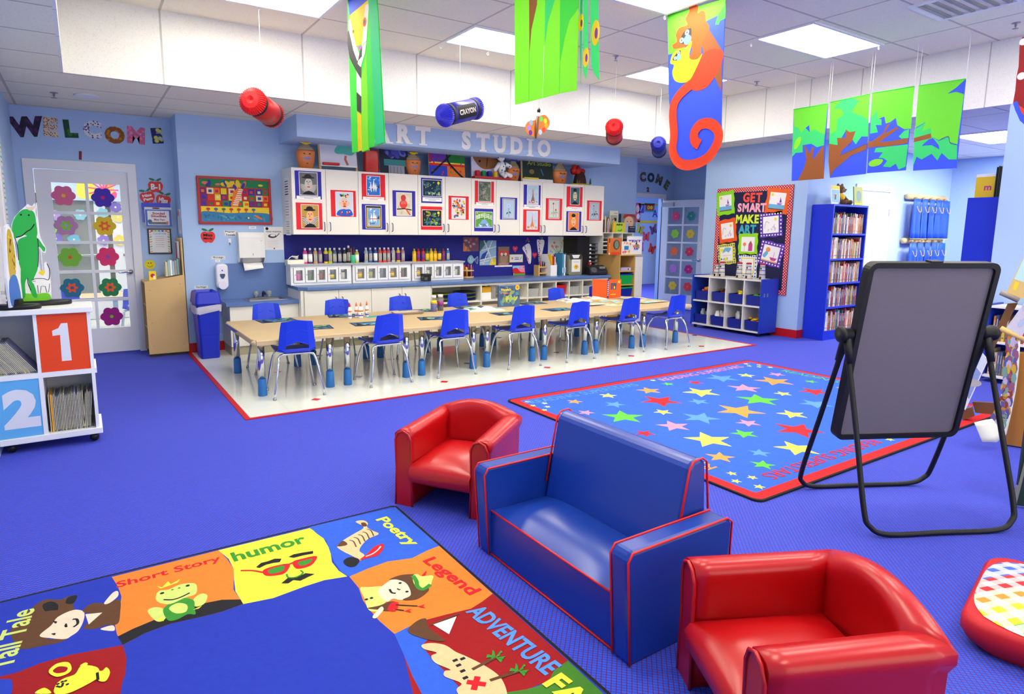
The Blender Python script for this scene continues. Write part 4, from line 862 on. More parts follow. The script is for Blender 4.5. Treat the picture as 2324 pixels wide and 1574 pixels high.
for ch, x, y, l in (('A', 320, 1130, 'grey letter A cutout on the soffit, mostly behind the tiger banner'), ('R', 512, 1140, 'grey letter R cutout on the soffit'), ('T', 672, 1155, 'grey letter T cutout ending the word ART'), ('S', 1040, 1195, 'grey letter S cutout on the soffit'), ('T', 1182, 1212, 'grey letter T cutout second in STUDIO'), ('U', 1325, 1228, 'grey letter U cutout on the soffit'), ('D', 1468, 1240, 'grey letter D cutout on the soffit'), ('I', 1583, 1255, 'grey letter I cutout on the soffit'), ('O', 1700, 1262, 'grey letter O cutout on the soffit, rightmost')):
    slab_letter(ch, kL(x, y), .222 if ch not in 'SO' else .228, l)
# ================================================================ THINGS ON THE WORKTOP
OW = mat((240, 240, 238), .35); GLZ = glass(.05)
def organizer(x0, x1, label):
    y0, y1, z0, z1 = 7.58, 7.80, CZ, 1.0; w = x1-x0
    t = thing('jar_cabinet', label, 'cabinet', (x0, y0, z0), 0, 'small white jar cabinets on the worktop'); D = y1-y0; Hh = z1-z0
    b = B(); b.box((0, D-.01, 0), (w, D, Hh-.02), OW); b.box((0, .014, 0), (w, D-.01, .03), OW); b.box((0, .014, Hh-.045), (w, D-.01, Hh-.02), OW); b.box((0, .014, .03), (.03, D-.01, Hh-.045), OW); b.box((w-.03, .014, .03), (w, D-.01, Hh-.045), OW); b.obj('body', t)
    b = B(); b.prism([(-.03, Hh), (D, Hh), (D, Hh-.02), (-.005, Hh-.022), (-.02, Hh-.012)], 'x', -.010, w+.006, OW); b.obj('top', t)
    p = (w-.06)/5
    for i in range(5):
        a = .03+p*i+.004; c = a+p-.008; q = .026
        b = B()
        for u, v in (((a, .03), (c, .03+q)), ((a, Hh-.045-q), (c, Hh-.045)), ((a, .03+q), (a+q, Hh-.045-q)), ((c-q, .03+q), (c, Hh-.045-q))): b.box((u[0], 0, u[1]), (v[0], .014, v[1]), OW)
        d = b.obj('door', t)
        b = B(); b.box((a+q, .006, .03+q), (c-q, .009, Hh-.045-q), GLZ); b.obj('pane', d)
        b = B(); b.ball((a+q*.6, -.008, .125), .006, STEEL, 8, 5); b.obj('knob', d)
    return [(x0+.03+p*(i+.5), y0+.065) for i in range(5)]
def bottle(name, x, y, z, label, body, cap, r=.03, h=.19, lab=None, labc=PAPER, cat='bottle', grp=None, capr=.45, shoulder=.72):
    t = thing(name, label, cat, (x, y, z), 0, grp)
    b = B(); b.lathe([(r*.93, 0), (r, .006), (r, h*shoulder), (r*.85, h*(shoulder+.06)), (r*capr, h*.86), (r*capr, h*.87)], body, 14); b.obj('body', t)
    b = B(); b.lathe([(r*capr*1.08, h*.865), (r*capr*1.08, h*.985), (r*capr*.9, h)], cap, 12); b.obj('cap', t)
    if lab:
        b = B(); b.lathe([(r*1.012, h*lab[0]), (r*1.012, h*lab[1])], labc, 14); l = b.obj('paper_label', t)
    return t
def jar(x, y, z, label, col, h=.12, r=.032, grp=None, cap=PAPER, lab=None, labc=YEL, fill=.6, nm='paint_jar'):
    t = thing(nm, label, 'jar', (x, y, z), 0, grp)
    b = B(); b.lathe([(r*.96, 0), (r, .004), (r, h*.78), (r*.8, h*.86)], mat((236, 240, 240), .1, alpha=.14), 14); b.obj('body', t)
    b = B(); b.lathe([(r*.93, .004), (r*.94, h*fill)], col, 14); b.obj('contents', t)
    b = B(); b.lathe([(r*.82, h*.85), (r*.84, h*.98), (r*.78, h)], cap, 14); b.obj('cap', t)
    if lab: b = B(); b.lathe([(r*1.012, h*lab[0]), (r*1.012, h*lab[1])], labc, 14); b.obj('paper_label', t)
wlab = node_mat('striped_bottle_label', lambda nt, b: (lambda w, rp, tc: (w.inputs.__getitem__('Scale').__setattr__('default_value', 26), nt.links.new(tc.outputs['Object'], w.inputs['Vector']), nt.links.new(w.outputs['Fac'], rp.inputs[0]), rp.color_ramp.elements.__getitem__(0).__setattr__('position', .48), rp.color_ramp.elements.__getitem__(1).__setattr__('position', .52), rp.color_ramp.elements.__getitem__(1).__setattr__('color', (.8, .78, .7, 1)), rp.color_ramp.elements.__getitem__(0).__setattr__('color', (.03, .03, .05, 1)), nt.links.new(rp.outputs[0], b.inputs['Base Color'])))(nt.nodes.new('ShaderNodeTexWave'), nt.nodes.new('ShaderNodeValToRGB'), nt.nodes.new('ShaderNodeTexCoord')), .5)
sp = [organizer(2.065, 2.815, 'small white five-door jar cabinet under the tissue box'), organizer(2.835, 3.635, 'small white five-door jar cabinet, middle one on the worktop'), organizer(3.655, 4.44, 'small white five-door jar cabinet nearest the marker carousel')]
jc = [((220, 60, 170), (70, 120, 50), (150, 60, 40), (40, 50, 100), (214, 214, 200)), ((200, 150, 40), (170, 170, 90), (120, 124, 140), (190, 110, 40), (120, 50, 40)), ((200, 150, 60), (206, 206, 196), (180, 176, 170), (160, 164, 168), (216, 210, 196))]
jn = [('bright pink', 'dark green', 'rust red', 'navy blue', 'off white'), ('golden', 'olive', 'slate grey', 'orange brown', 'dark red'), ('yellow labelled', 'cream', 'warm grey', 'silver grey', 'pale beige')]
for k in range(3):
    for i, (x, y) in enumerate(sp[k]):
        lb = i in ((3,), (0, 3), (0,))[k]
        jar(x, y, CZ+.032, '%s paint jar behind a glass door of the %s white cabinet' % (jn[k][i], ('leftmost', 'middle', 'right')[k]), mat(jc[k][i], .5), .15, .036, 'paint jars inside the small white cabinets', PAPER, (.25, .55) if lb else None, YEL, .7)
def onrow(px, py=430, Y=7.68): return ay(*k7(px, py), Y).x
rows_ = [(262, (226, 60, 140), 'p', 'pink'), (320, (90, 60, 120), 'p', 'dark purple'), (376, (206, 160, 100), 's', 'tan'), (430, (130, 80, 160), 's', 'purple'), (492, (226, 196, 30), 'y', 'golden yellow'), (542, (180, 206, 40), 's', 'lime green'), (590, (80, 96, 130), 's', 'slate blue'), (648, (50, 56, 100), 's', 'navy'), (700, (30, 34, 48), 's', 'black'), (748, (50, 36, 30), 's', 'tall dark brown'), (838, (190, 190, 60), 'p', 'olive yellow')]
rows2 = [(940, (150, 170, 190), 's', 'pale grey'), (990, (60, 100, 170), 's', 'medium blue'), (1045, (50, 80, 150), 'p', 'dark blue'), (1097, (226, 80, 60), 's', 'orange red'), (1145, (214, 70, 56), 's', 'red'), (1192, (206, 90, 110), 's', 'dusty pink'), (1243, (190, 190, 190), 's', 'silver grey'), (1300, (226, 190, 40), 'u', 'cream topped yellow'), (1350, (170, 110, 140), 's', 'mauve')]
rows3 = [(1478, (226, 190, 30), 'n', 'wide yellow'), (1525, (206, 50, 40), 'u', 'red topped yellow'), (1575, (200, 40, 36), 'u', 'dark red'), (1622, (60, 110, 60), 'n', 'green topped'), (1665, (226, 190, 40), 'n', 'slim yellow'), (1712, (214, 150, 40), 'n', 'orange'), (1757, (40, 56, 110), 'n', 'navy topped'), (1803, (140, 60, 60), 'u', 'maroon topped'), (1850, (50, 120, 200), 's', 'bright blue')]
lm = {'p': PAPER, 's': wlab, 'y': mat((60, 40, 100), .5), 'u': mat((120, 50, 130), .5), 'n': mat((240, 200, 50), .5)}
for k, (rw, wh) in enumerate(((rows_, 'leftmost'), (rows2, 'middle'), (rows3, 'right'))):
    for i, (px, c, l, n) in enumerate(rw):
        hh = .215 if px == 748 else (.165 if px == 838 else .188 if k != 2 else .17)
        bottle('paint_bottle', onrow(px), 7.68+.006*(i % 2), 1.001, '%s paint bottle on top of the %s small white cabinet' % (n, wh), mat(c, .35), PAPER if k != 2 or i == 8 else mat(c, .4), .0265, hh, (.12, .62), lm[l], grp='paint bottles on the small white cabinets')
x = onrow(145); t = thing('tissue_box', 'white tissue box with a tissue pulled out, left of the paint bottles', 'tissue box', (x, 7.69, 1.001))
b = B(); b.box((-.10, -.06, 0), (.10, .06, .05), mat((230, 230, 214), .6)); b.obj('box', t, bevel=.003)
b = B(); b.grid([[(-.08+.13*u, -.03+.05*v+.01*math.sin(7*u), .05+.075*u*(.6+.4*math.sin(3*v+u))+.02*math.sin(5*u)) for u in (0, .2, .4, .6, .8, 1)] for v in (0, .35, .7, 1)], PAPER); b.obj('tissue', t, solid=.001)
x = onrow(787); t = thing('brush_cup', 'green cup of paint brushes between the paint bottles', 'cup', (x, 7.66, 1.001))
b = B(); b.lathe([(.026, 0), (.031, .10), (.028, .10), (.024, .005)], mat((60, 190, 140), .4), 14); b.obj('cup', t)
for i in range(5): b = B(); a = i*1.3; b.tube([(.01*math.cos(a), .01*math.sin(a), .01), (.025*math.cos(a), .02*math.sin(a), .16+.01*i)], .003, [DKWOOD, BLACK, WOOD, RED, DKWOOD][i], 6); b.obj('brush', t)
def onctr(f, x, y): return az(*f(x, y), CZ)
p = onctr(k7, 1618, 577); t = thing('pencil_sharpener', 'black electric pencil sharpener on the worktop in front of the white jar cabinet', 'sharpener', (p.x, p.y+.03, CZ))
b = B(); b.box((-.055, -.05, 0), (.055, .05, .095), mat((30, 30, 30), .3)); b.obj('case', t, bevel=.008); b = B(); b.box((-.045, -.053, .015), (-.002, -.049, .05), mat((90, 96, 80), .3)); b.lathe([(.011, 0), (.011, .003)], INK, 10, (.02, -.02, .094)); b.obj('shaving_drawer', t)
# marker carousel
p = onctr(k8, 240, 545); cx, cyy = p.x, p.y+.09; t = thing('marker_carousel', 'round wooden carousel full of brushes and markers on the worktop', 'caddy', (cx, cyy, CZ))
b = B(); b.lathe([(.085, 0), (.09, .004), (.09, .016), (.085, .02)], WOOD, 20); b.obj('base', t); b = B(); b.lathe([(.086, .095), (.09, .098), (.09, .11), (.086, .113)], WOOD, 20); b.obj('upper_disc', t)
mcol = [BLACK, PUR, RED, YEL, ORG, BLUE, PNK, GRN, RED, YEL, BLACK, ORG, PUR, BLUE]
for i in range(14): a = 2*PI*i/14; b = B(); b.tube([(.074*math.cos(a), .074*math.sin(a), .02), (.074*math.cos(a), .074*math.sin(a), .15+.02*(i % 3))], .0075, mcol[i], 7); b.obj('marker', t)
# art pinned on the blue panel
YS = YW-.0065; rn = random.Random(31)
def panel_art(r, bgm, draw, label, name='pinned_painting', cat='picture', grp=None, a=0):
    x0, x1, z0, z1 = rectY(k8, *r, YS); w, h = x1-x0, z1-z0; b = B(); b.box((-w/2, -.004, -h/2), (w/2, 0, h/2), bgm); A = Art(b, (-w/2, -.004, -h/2), (1, 0, 0), (0, 0, 1), .0002); draw(A, w, h)
    return tag(b.obj(name), label, cat, grp, loc=((x0+x1)/2, YS, (z0+z1)/2), rot=(0, a, 0))
panel_art((152, 88, 325, 245), mat((130, 84, 96), .8), lambda A, w, h: (A.poly([(0, 0), (w*.5, 0), (0, h*.55)], mat((220, 130, 60), .8)), A.dabs(0, 0, w, h, 26, cl((150, 90, 130), (190, 110, 80), (110, 90, 110), (200, 160, 160)), .006, .018, random.Random(1))), 'purple and orange abstract painting pinned on the blue panel')
def d_lattice(A, w, h):
    A.rect(0, 0, w, h, mat((150, 190, 214), .8)); A.poly([(0, h*.55), (w*.5, h), (0, h)], mat((70, 110, 110), .8)); A.poly([(0, h*.2), (w*.45, h*.3), (w*.5, h*.6), (w*.15, h*.45)], mat((40, 80, 170), .8)); A.poly([(w*.6, 0), (w, 0), (w, h*.25), (w*.7, h*.3)], YEL)
    for p, q in (((0, .2), (1, .35)), ((.1, .6), (1, .75)), ((.25, 1), (.8, .1)), ((.75, 1), (.2, .05)), ((0, .1), (.6, .2))):
        A.line([(p[0]*w, p[1]*h), (q[0]*w, q[1]*h)], .016, PAPER)
        for i in range(9): u = (i+.5)/9; A.circ((p[0]+(q[0]-p[0])*u)*w, (p[1]+(q[1]-p[1])*u)*h, .0045, INK, 6)
panel_art((337, 125, 520, 400), mat((150, 190, 214), .8), d_lattice, 'blue painting crossed by white dotted bands, pinned on the panel')
def d_fl(A, w, h):
    A.rect(0, 0, w, h, mat((228, 232, 222), .8)); r = random.Random(6)
    for i in range(9): x, y = r.uniform(.15, .85)*w, r.uniform(.4, .85)*h; A.line([(x, y), (w*.5+(x-w*.5)*.4, h*.15)], .004, GRN); A.flower(x, y, r.uniform(.016, .028), r.choice([YEL, PNK, ORG, LGRN, PUR]), 5, i, .35)
    A.dabs(w*.08, h*.04, w*.92, h*.3, 26, [RED, TEAL, GRN, LBL, ORG], .004, .012, r)
panel_art((1100, 80, 1335, 280), PAPER, d_fl, 'white painting of many coloured flowers pinned on the right of the blue panel')
def d_owl(A, w, h):
    br = mat((150, 124, 96), .8); A.poly([(w*.12, 0), (w*.88, 0), (w*.9, h*.8), (w, h), (w*.5, h*.9), (0, h), (w*.1, h*.8)], br); A.rect(w*.08, h*.5, w*.92, h*.8, mat((214, 70, 60), .8)); A.ell(w*.5, h*.36, w*.3, h*.3, mat((170, 144, 110), .8)); A.poly([(0, h), (w, h), (w*.5, h*.72)], br)
    for i in range(10): A.circ(w*(.12+.085*i), h*(.06+.02*(i % 2)), .008, PNK, 8)
    for s_ in (.33, .67): A.circ(w*s_, h*.6, .02, PAPER); A.circ(w*s_, h*.6, .008, GRYS[2])
    A.poly([(w*.44, h*.56), (w*.56, h*.56), (w*.5, h*.46)], INK)
panel_art((540, 195, 668, 400), mat((120, 98, 76), .8), d_owl, 'brown paper owl with white eyes pinned on the blue panel', 'paper_owl', 'wall decoration')
panel_art((670, 280, 818, 368), YEL, lambda A, w, h: (A.rect(.005, .005, w-.005, h-.005, PAPER), A.ell(w*.2, h*.5, .014, .018, ORG), A.rect(w*.38, h*.55, w*.7, h*.65, GRYS[2]), A.rect(w*.38, h*.35, w*.72, h*.45, PUR), A.line([(w*.8, h*.3), (w*.9, h*.7)], .006, INK)), 'white card with a yellow edge pinned beside the paper owl', 'card', 'card')
panel_art((505, 402, 698, 418), PAPER, lambda A, w, h: A.rect(w*.1, h*.3, w*.3, h*.7, GRYS[3]), 'narrow white strip below the paper owl', 'label_strip', 'label')
b = B(); x0, x1, z0, z1 = rectY(k8, 200, 285, 320, 395, YS); w = x1-x0; h = z1-z0; FB = mat((130, 190, 200), .7)
P = [(p.x, p.y) for p in cr([(0, h*.5, 0), (w*.15, h*.85, 0), (w*.4, h*.95, 0), (w*.65, h*.6, 0), (w*.95, h*.85, 0), (w, h*.4, 0), (w*.9, h*.05, 0), (w*.65, h*.4, 0), (w*.4, h*.1, 0), (w*.12, h*.2, 0)], 4)]; b.prism(P, 'y', -.003, 0, FB); A = Art(b, (0, -.003, 0), (1, 0, 0), (0, 0, 1)); A.ell(w*.35, h*.5, w*.26, h*.3, mat((150, 200, 210), .8)); A.dabs(w*.15, h*.25, w*.5, h*.75, 12, [PNK, LBL, LGRN, PAPER], .004, .008, rn); A.poly([(w*.66, h*.42), (w*.95, h*.8), (w*.92, h*.1)], PUR); A.circ(w*.2, h*.6, .006, INK)
tag(b.obj('paper_fish'), 'blue paper fish with a purple tail pinned on the panel', 'wall decoration', loc=(x0, YS, z0))
def heart(c, r, label):
    P = [(r*16*math.sin(t)**3/17, r*(13*math.cos(t)-5*math.cos(2*t)-2*math.cos(3*t)-math.cos(4*t))/15) for t in (2*PI*i/26 for i in range(26))]
    b = B(); b.prism(P, 'y', -.003, 0, mat((226, 50, 80), .7)); A = Art(b, (0, -.003, 0), (1, 0, 0), (0, 0, 1)); A.line([(-r*.4, r*.3), (0, -.1*r), (r*.4, r*.3)], r*.25, PNK); p = ay(*k8(*c), YS); tag(b.obj('paper_heart'), label, 'wall decoration', 'red paper hearts on the blue panel', loc=(p.x, YS, p.z))
heart((733, 218), .05, 'red paper heart above the white card on the blue panel'); heart((950, 288), .048, 'red paper heart between the two spotted paper feet')
def foot(pts, tip, label, cols, sd):
    P = [ay(*k8(*q), YS) for q in pts]; o = P[0]; b = B(); b.prism([(p.x, p.y) for p in cr([(q.x-o.x, q.z-o.z, 0) for q in P], 4)], 'y', -.003, 0, PAPER); A = Art(b, (0, -.003, 0), (1, 0, 0), (0, 0, 1)); r = random.Random(sd); n = len(P)//2
    for i in range(14):
        u = i/13; a = P[0].lerp(P[n], u); A.circ(a.x-o.x+r.uniform(-.012, .02), a.z-o.z, r.uniform(.007, .013), r.choice(cols), 9)
    q = ay(*k8(*tip), YS)
    for i in range(6): A.ell(q.x-o.x+r.uniform(-.03, .03), q.z-o.z+r.uniform(-.03, .02), .018, .01, r.choice([RED, ORG, GRN, PUR]), 9, i)
    tag(b.obj('spotted_paper_cutout'), label, 'wall decoration', 'paper feet on the blue panel', loc=(o.x, YS, o.z))
foot([(840, 180), (815, 215), (850, 280), (880, 375), (908, 370), (912, 240), (890, 160)], (870, 120), 'white paper foot with purple spots and a red and green tuft', [PUR, RED, PNK], 1)
foot([(1000, 115), (975, 130), (990, 270), (995, 385), (1020, 385), (1035, 270), (1058, 130)], (1020, 98), 'white paper foot with red toes and a purple tuft', [PUR, RED, BLUE], 2)
p = onctr(k8, 800, 500); x0, x1, z0, z1 = rectY(k8, 738, 392, 865, 500, 7.78); b = B(); w, h = x1-x0, z1-z0; b.box((0, 0, 0), (w, .012, h), PAPER); A = Art(b, (0, 0, 0), (1, 0, 0), (0, 0, 1), .0003); A.rect(0, 0, w, h, LBL); A.rect(w*.5, h*.3, w, h, PNK); A.blob([(0, h*.2), (0, h*.7), (w*.35, h*.75), (w*.6, h*.35), (w*.95, h*.3), (w*.95, h*.16)], RED); A.rect(0, 0, w, h*.16, GRN); A.dabs(w*.5, h*.5, w, h, 8, [LBL, LGRN, PUR], .006, .012, rn)
tag(b.obj('small_painting'), 'small bright painting with a red shape leaning at the back of the worktop', 'picture', loc=(x0, 7.825, CZ+.003), rot=(math.radians(-8), 0, 0))
# wooden pencil stand
p = onctr(k8, 1085, 518); t = thing('pencil_stand', 'wooden two-tier stand holding markers on the worktop', 'stand', (p.x-.03, p.y+.07, CZ)); LW = mat((214, 170, 100), .5, nz=.12)
for s_ in (-.105, .105): b = B(); b.box((s_-.012, -.06, 0), (s_+.012, .06, .16), LW); b.obj('side_panel', t)
for z in (.03, .12): b = B(); b.box((-.0925, -.058, z), (.0925, .058, z+.018), LW); b.obj('shelf', t)
for i in range(10): b = B(); xx = -.08+.018*i; b.tube([(xx, .03*(i % 2)-.015, .139), (xx+.004, .03*(i % 2)-.015, .20+.01*(i % 3))], .007, [BLACK, PUR, RED, GRN, BLACK, BLUE][i % 6], 6); b.obj('marker', t)
# magazine file, folders, file case, black box, letter trays
p = onctr(k9, 640, 895); t = thing('magazine_file', 'white magazine file holding orange folders on the worktop', 'file box', (p.x-.05, p.y, CZ)); h = .32
b = B(); b.prism([(0, 0), (.24, 0), (.24, h), (.10, h), (0, .16)], 'x', -.12, -.117, PAPER); b.prism([(0, 0), (.24, 0), (.24, h), (.10, h), (0, .16)], 'x', -.003, 0, PAPER); b.box((-.117, 0, 0), (-.003, .003, .16), PAPER); b.box((-.117, .237, 0), (-.003, .24, h), PAPER); b.box((-.117, .003, 0), (-.003, .237, .003), PAPER); b.obj('case', t)
for i in range(4): b = B(); b.box((-.1+.024*i, .02, .004), (-.088+.024*i, .22, h-.005-.01*i), [YEL, ORG, RED, PAPER][i]); b.obj('folder', t)
for i in range(7):
    q = onctr(k9, 712+20*i, 895-3*i); hh = [.33, .32, .335, .30, .31, .29, .28][i]; b = B(); b.box((-.011, 0, 0), (.011, .2, hh), [mat((70, 150, 190), .5), PAPER, mat((60, 100, 140), .5), mat((90, 160, 180), .5), PAPER, mat((50, 110, 110), .5), mat((170, 200, 210), .5)][i])
    A = Art(b, (-.011, 0, 0), (1, 0, 0), (0, 0, 1), .0003); A.rect(.004, .04, .018, .12, PAPER if i % 2 == 0 else LBL); tag(b.obj('binder'), 'thin upright binder between the white magazine file and the file case', 'binder', 'upright binders on the worktop', loc=(q.x, max(q.y, 7.5)+.012*i, CZ))
q = onctr(k9, 915, 885); t = thing('file_case', 'grey green file case with a white picture label on the worktop', 'case', (q.x-.02, q.y, CZ)); w = .27
b = B(); b.prism(rnd_rect(-w/2, 0, w/2, .31, .03), 'y', 0, .10, mat((140, 138, 116), .4)); b.obj('case', t, bevel=.006); b = B(); b.prism(rnd_rect(-w/2+.01, .235, w/2-.01, .325, .035), 'y', -.004, .104, mat((60, 60, 58), .4)); b.obj('lid_band', t)
b = B(); b.prism([(-.08, .31), (.08, .31), (.05, .26), (-.05, .26)], 'y', -.007, -.003, PAPER); b.obj('tag_card', t); b = B(); b.box((-.08, -.006, .05), (.09, -.001, .24), PAPER); A = Art(b, (-.08, -.006, .05), (1, 0, 0), (0, 0, 1), .0003); A.ell(.085, .075, .045, .035, YEL); A.ell(.085, .08, .02, .015, ORG); A.rect(.03, .15, .14, .155, GRYS[2]); A.dabs(.03, .03, .14, .12, 8, [YEL, LGRN, ORG], .004, .008, rn); b.obj('picture_label', t)
b = B(); b.box((0, 0, 0), (.25, .34, .585), mat((14, 14, 16), .35)); b.box((.01, -.002, .01), (.24, 0, .575), mat((20, 20, 22), .5)); tag(b.obj('black_box'), 'tall black box at the right end of the worktop under the cabinets', 'box', loc=(6.425, 7.52, CZ+.001))
t = thing('letter_tray_stack', 'stack of grey letter trays beside the black box on the worktop', 'tray', (6.665, 7.53, CZ)); GP = mat((120, 126, 134), .4)
for i in range(8):
    z = .004+.062*i; b = B(); b.box((0, 0, z), (.20, .30, z+.006), GP); b.box((0, 0, z), (.006, .30, z+.045), GP); b.box((.194, 0, z), (.20, .30, z+.045), GP); b.box((.006, .294, z), (.194, .30, z+.045), GP); b.box((.02, -.004, z), (.06, .0, z+.036), GP); b.box((.15, -.004, z), (.19, .0, z+.036), GP); tr = b.obj('tray', t); b = B(); b.box((.025, -.006, z+.01), (.055, -.004, z+.028), PAPER); b.obj('tray_label', tr)
q = onctr(k9, 1330, 890); t = thing('cd_player', 'black portable CD player at the right end of the worktop', 'CD player', (q.x-.02, 7.30, CZ), -.25); CDM = mat((38, 40, 44), .3)
b = B(); b.prism([(.0, 0), (.20, 0), (.22, .10), (.16, .155), (.05, .12), (-.01, .05)], 'x', -.15, .15, CDM); b.obj('body', t, bevel=.02, seg=3)
for s_ in (-.085,): b = B(); b.T = Matrix.Translation((s_, .02, .082)) @ Matrix.Rotation(.9, 4, 'X'); b.lathe([(.052, 0), (.052, .006), (.044, .008), (.02, .004)], mat((80, 84, 90), .3), 18); b.obj('speaker', t)
b = B(); b.T = Matrix.Translation((.07, .05, .105)) @ Matrix.Rotation(.5, 4, 'X'); b.box((-.05, -.02, 0), (.05, .02, .016), mat((150, 154, 160), .3)); b.obj('control_panel', t)
for i in range(3): b = B(); b.ball((.03+.035*i, .035, .124), .009, STEEL, 8, 5); b.obj('knob', t)
b = B(); b.box((-.02, -.02, 0), (.02, .02, .035), RED); b.box((-.008, -.0205, .012), (.008, -.02, .024), PAPER); tag(b.obj('red_clip', bevel=.005), 'small red block on top of the CD player', 'block', loc=(q.x-.07, 7.468, .905))
# wooden bin unit and its bins
WX0, WX1, WY0, WZ = 6.95, 7.45, 7.12, 1.05; TAN = mat((206, 164, 96), .5, nz=.08, sc=4)
t = thing('bin_unit', 'light wood storage unit with green and blue bins at the end of the worktop', 'shelf', (WX0, WY0, 0))
b = B(); b.box((0, 0, .0), (.016, .70, WZ), TAN); b.obj('side_panel', t); b = B(); b.box((.32, 0, 0), (.336, .70, WZ), TAN); b.obj('side_panel', t); b = B(); b.box((.336, .001, .0), (.50, .70, WZ-.018), mat((232, 228, 218), .5)); b.obj('end_cupboard', t); b = B(); b.box((-.004, -.006, WZ), (.508, .70, WZ+.016), TAN); b.obj('top', t); b = B(); b.box((.016, .45, 0), (.32, .46, WZ), TAN); b.obj('back_panel', t)
for z in (.05, .22, .40, .59, .80): b = B(); b.box((.016, .004, z), (.32, .45, z+.014), TAN); b.obj('shelf', t)
def bin_(x, y, z, w, d, h, col, label, rim=None, grp='coloured bins in the light wood unit', name='storage_bin'):
    t = thing(name, label, 'bin', (x, y, z), 0, grp); b = B(); q = .012; P = [rnd_rect(q, q, w-q, d-q, .01), rnd_rect(0, 0, w, d, .014), rnd_rect(.004, .004, w-.004, d-.004, .012), rnd_rect(q+.004, q+.004, w-q-.004, d-q-.004, .01)]
    b.grid([[(px, py, zz) for px, py in P[k]] for k, zz in ((0, 0), (1, h), (2, h), (3, .006))], col, smooth=False, cv=True); b.poly([(px, py, 0) for px, py in P[0]][::-1], col); b.poly([(px, py, .006) for px, py in P[3]], col); b.obj('tub', t)
    if rim: b = B(); b.box((-.002, -.006, h-.002), (w+.002, d, h+.016), rim); b.obj('lid', t)
    return t
BG = mat((20, 170, 70), .4); BBB = mat((20, 40, 160), .4)
bin_(WX0+.03, WY0+.01, .604, .28, .40, .15, BG, 'green bin with a blue lid in the light wood unit', BBB); bin_(WX0+.03, WY0+.01, .414, .28, .40, .13, BBB, 'blue bin with a green lid in the light wood unit', BG); bin_(WX0+.03, WY0+.01, .234, .28, .40, .13, BBB, 'blue bin lowest seen in the light wood unit')
b = B(); b.box((0, 0, 0), (.22, .3, .05), mat((190, 180, 214), .4)); A = Art(b, (0, 0, 0), (1, 0, 0), (0, 0, 1)); A.circ(.16, .025, .012, INK); A.circ(.19, .025, .01, PAPER); tag(b.obj('projector'), 'pale lilac box with round knobs on the top shelf of the wood unit', 'box', loc=(WX0+.05, WY0+.02, .815))
def std_book(name, x0, y, z, w, h, d, cover, label, draw=None, spine=None, rot=0, cat='book', grp=None, tilt=0):
    b = B(); b.box((0, 0, 0), (w, d, h), cover); b.box((.003, .0025, h-.002), (w-.001, d-.0025, h+.0004), PAPER); A = Art(b, (0, 0, 0), (1, 0, 0), (0, 0, 1), .0003)
    if spine: A.rect(0, 0, w*.12, h, spine)
    if draw: draw(A, w, h)
    return tag(b.obj(name), label, cat, grp, loc=(x0, y, z), rot=(tilt, 0, rot))
def rz(r, Y): return rectY(k9, *r, Y)
x0, x1, z0, z1 = rz((1440, 290, 1650, 560), 7.18); h = z1-z0
std_book('book', x0, 7.18, WZ+.0165, x1-x0, h, .03, mat((214, 110, 40), .5), 'orange picture book standing on the light wood unit', lambda A, w, h: (A.ell(w*.6, h*.6, w*.26, h*.3, GRYS[0]), A.ell(w*.62, h*.6, w*.16, h*.24, mat((120, 140, 110), .8)), A.rect(w*.2, 0, w*.85, h*.15, mat((230, 70, 30), .8)), A.rect(w*.03, h*.72, w*.1, h*.98, INK), A.rect(w*.03, h*.02, w*.1, h*.12, PAPER)), mat((222, 130, 60), .5))
x0, x1, z0, z1 = rz((1650, 350, 1808, 562), 7.16); std_book('book', x0, 7.155, WZ+.0165, x1-x0, z1-z0, .012, mat((244, 236, 220), .5), 'small white book with a blue square, standing on the light wood unit', lambda A, w, h: (A.rect(w*.25, h*.36, w*.7, h*.66, mat((30, 130, 190), .6)), A.dabs(0, 0, w, h*.36, 12, [RED, ORG, PNK, YEL], .008, .016, rn), A.dabs(0, h*.68, w, h, 7, [YEL, PNK], .008, .014, rn), A.text('A-Z', w*.55, h*.13, h*.13, PAPER, .05)))
x0, x1, z0, z1 = rz((1710, 265, 1950, 555), 7.25); std_book('book', x0, 7.21, WZ+.0165, x1-x0, z1-z0, .012, PAPER, 'white book with big coloured letters, standing on the light wood unit', lambda A, w, h: (A.text('TEXT', w*.5, h*.74, h*.13, PUR, .06, w*.86), A.text('A', w*.62, h*.6, h*.2, INK, .06), A.dabs(w*.3, h*.3, w*.95, h*.6, 16, [RED, ORG, PUR, GRN, PNK], .008, .018, rn), A.text('FUN', w*.6, h*.3, h*.14, BLUE, .06)))
# pigeonhole sorter and the books on it
t = thing('pigeonhole_sorter', 'white pigeonhole paper sorter on the wall beside the cabinets', 'shelf', (6.88, 7.44, 1.067)); SW = mat((226, 226, 220), .5); w, h, D = .66, .325, .40
for x in (0, .21, .42, .65): b = B(); b.box((x, 0, 0), (x+.01, D, h), SW); b.obj('divider', t)
for k in range(5): b = B(); b.box((.0105, .002, .062*k), (.2095, D, .062*k+.004), SW); b.box((.2205, .002, .062*k), (.4195, D, .062*k+.004), SW); b.box((.4305, .002, .062*k), (.6495, D, .062*k+.004), SW); b.obj('shelf', t)
b = B(); b.box((-.005, -.004, h), (.665, D, h+.012), SW); b.obj('top', t); b = B(); b.box((.0, D, 0), (.66, D+.005, h), SW); b.obj('back_panel', t)
for i in range(9):
    b = B(); b.box((0, 0, 0), (.17-.01*(i % 3), .3, .008+.006*(i % 2)), [PAPER, mat((190, 190, 180), .8), mat((150, 60, 60), .8)][i % 3]); tag(b.obj('paper_stack'), 'small paper pile lying in the white pigeonhole sorter', 'paper', 'papers in the pigeonholes', loc=(6.90+.21*(i % 3), 7.46, 1.0715+.062*(1+i//3)))
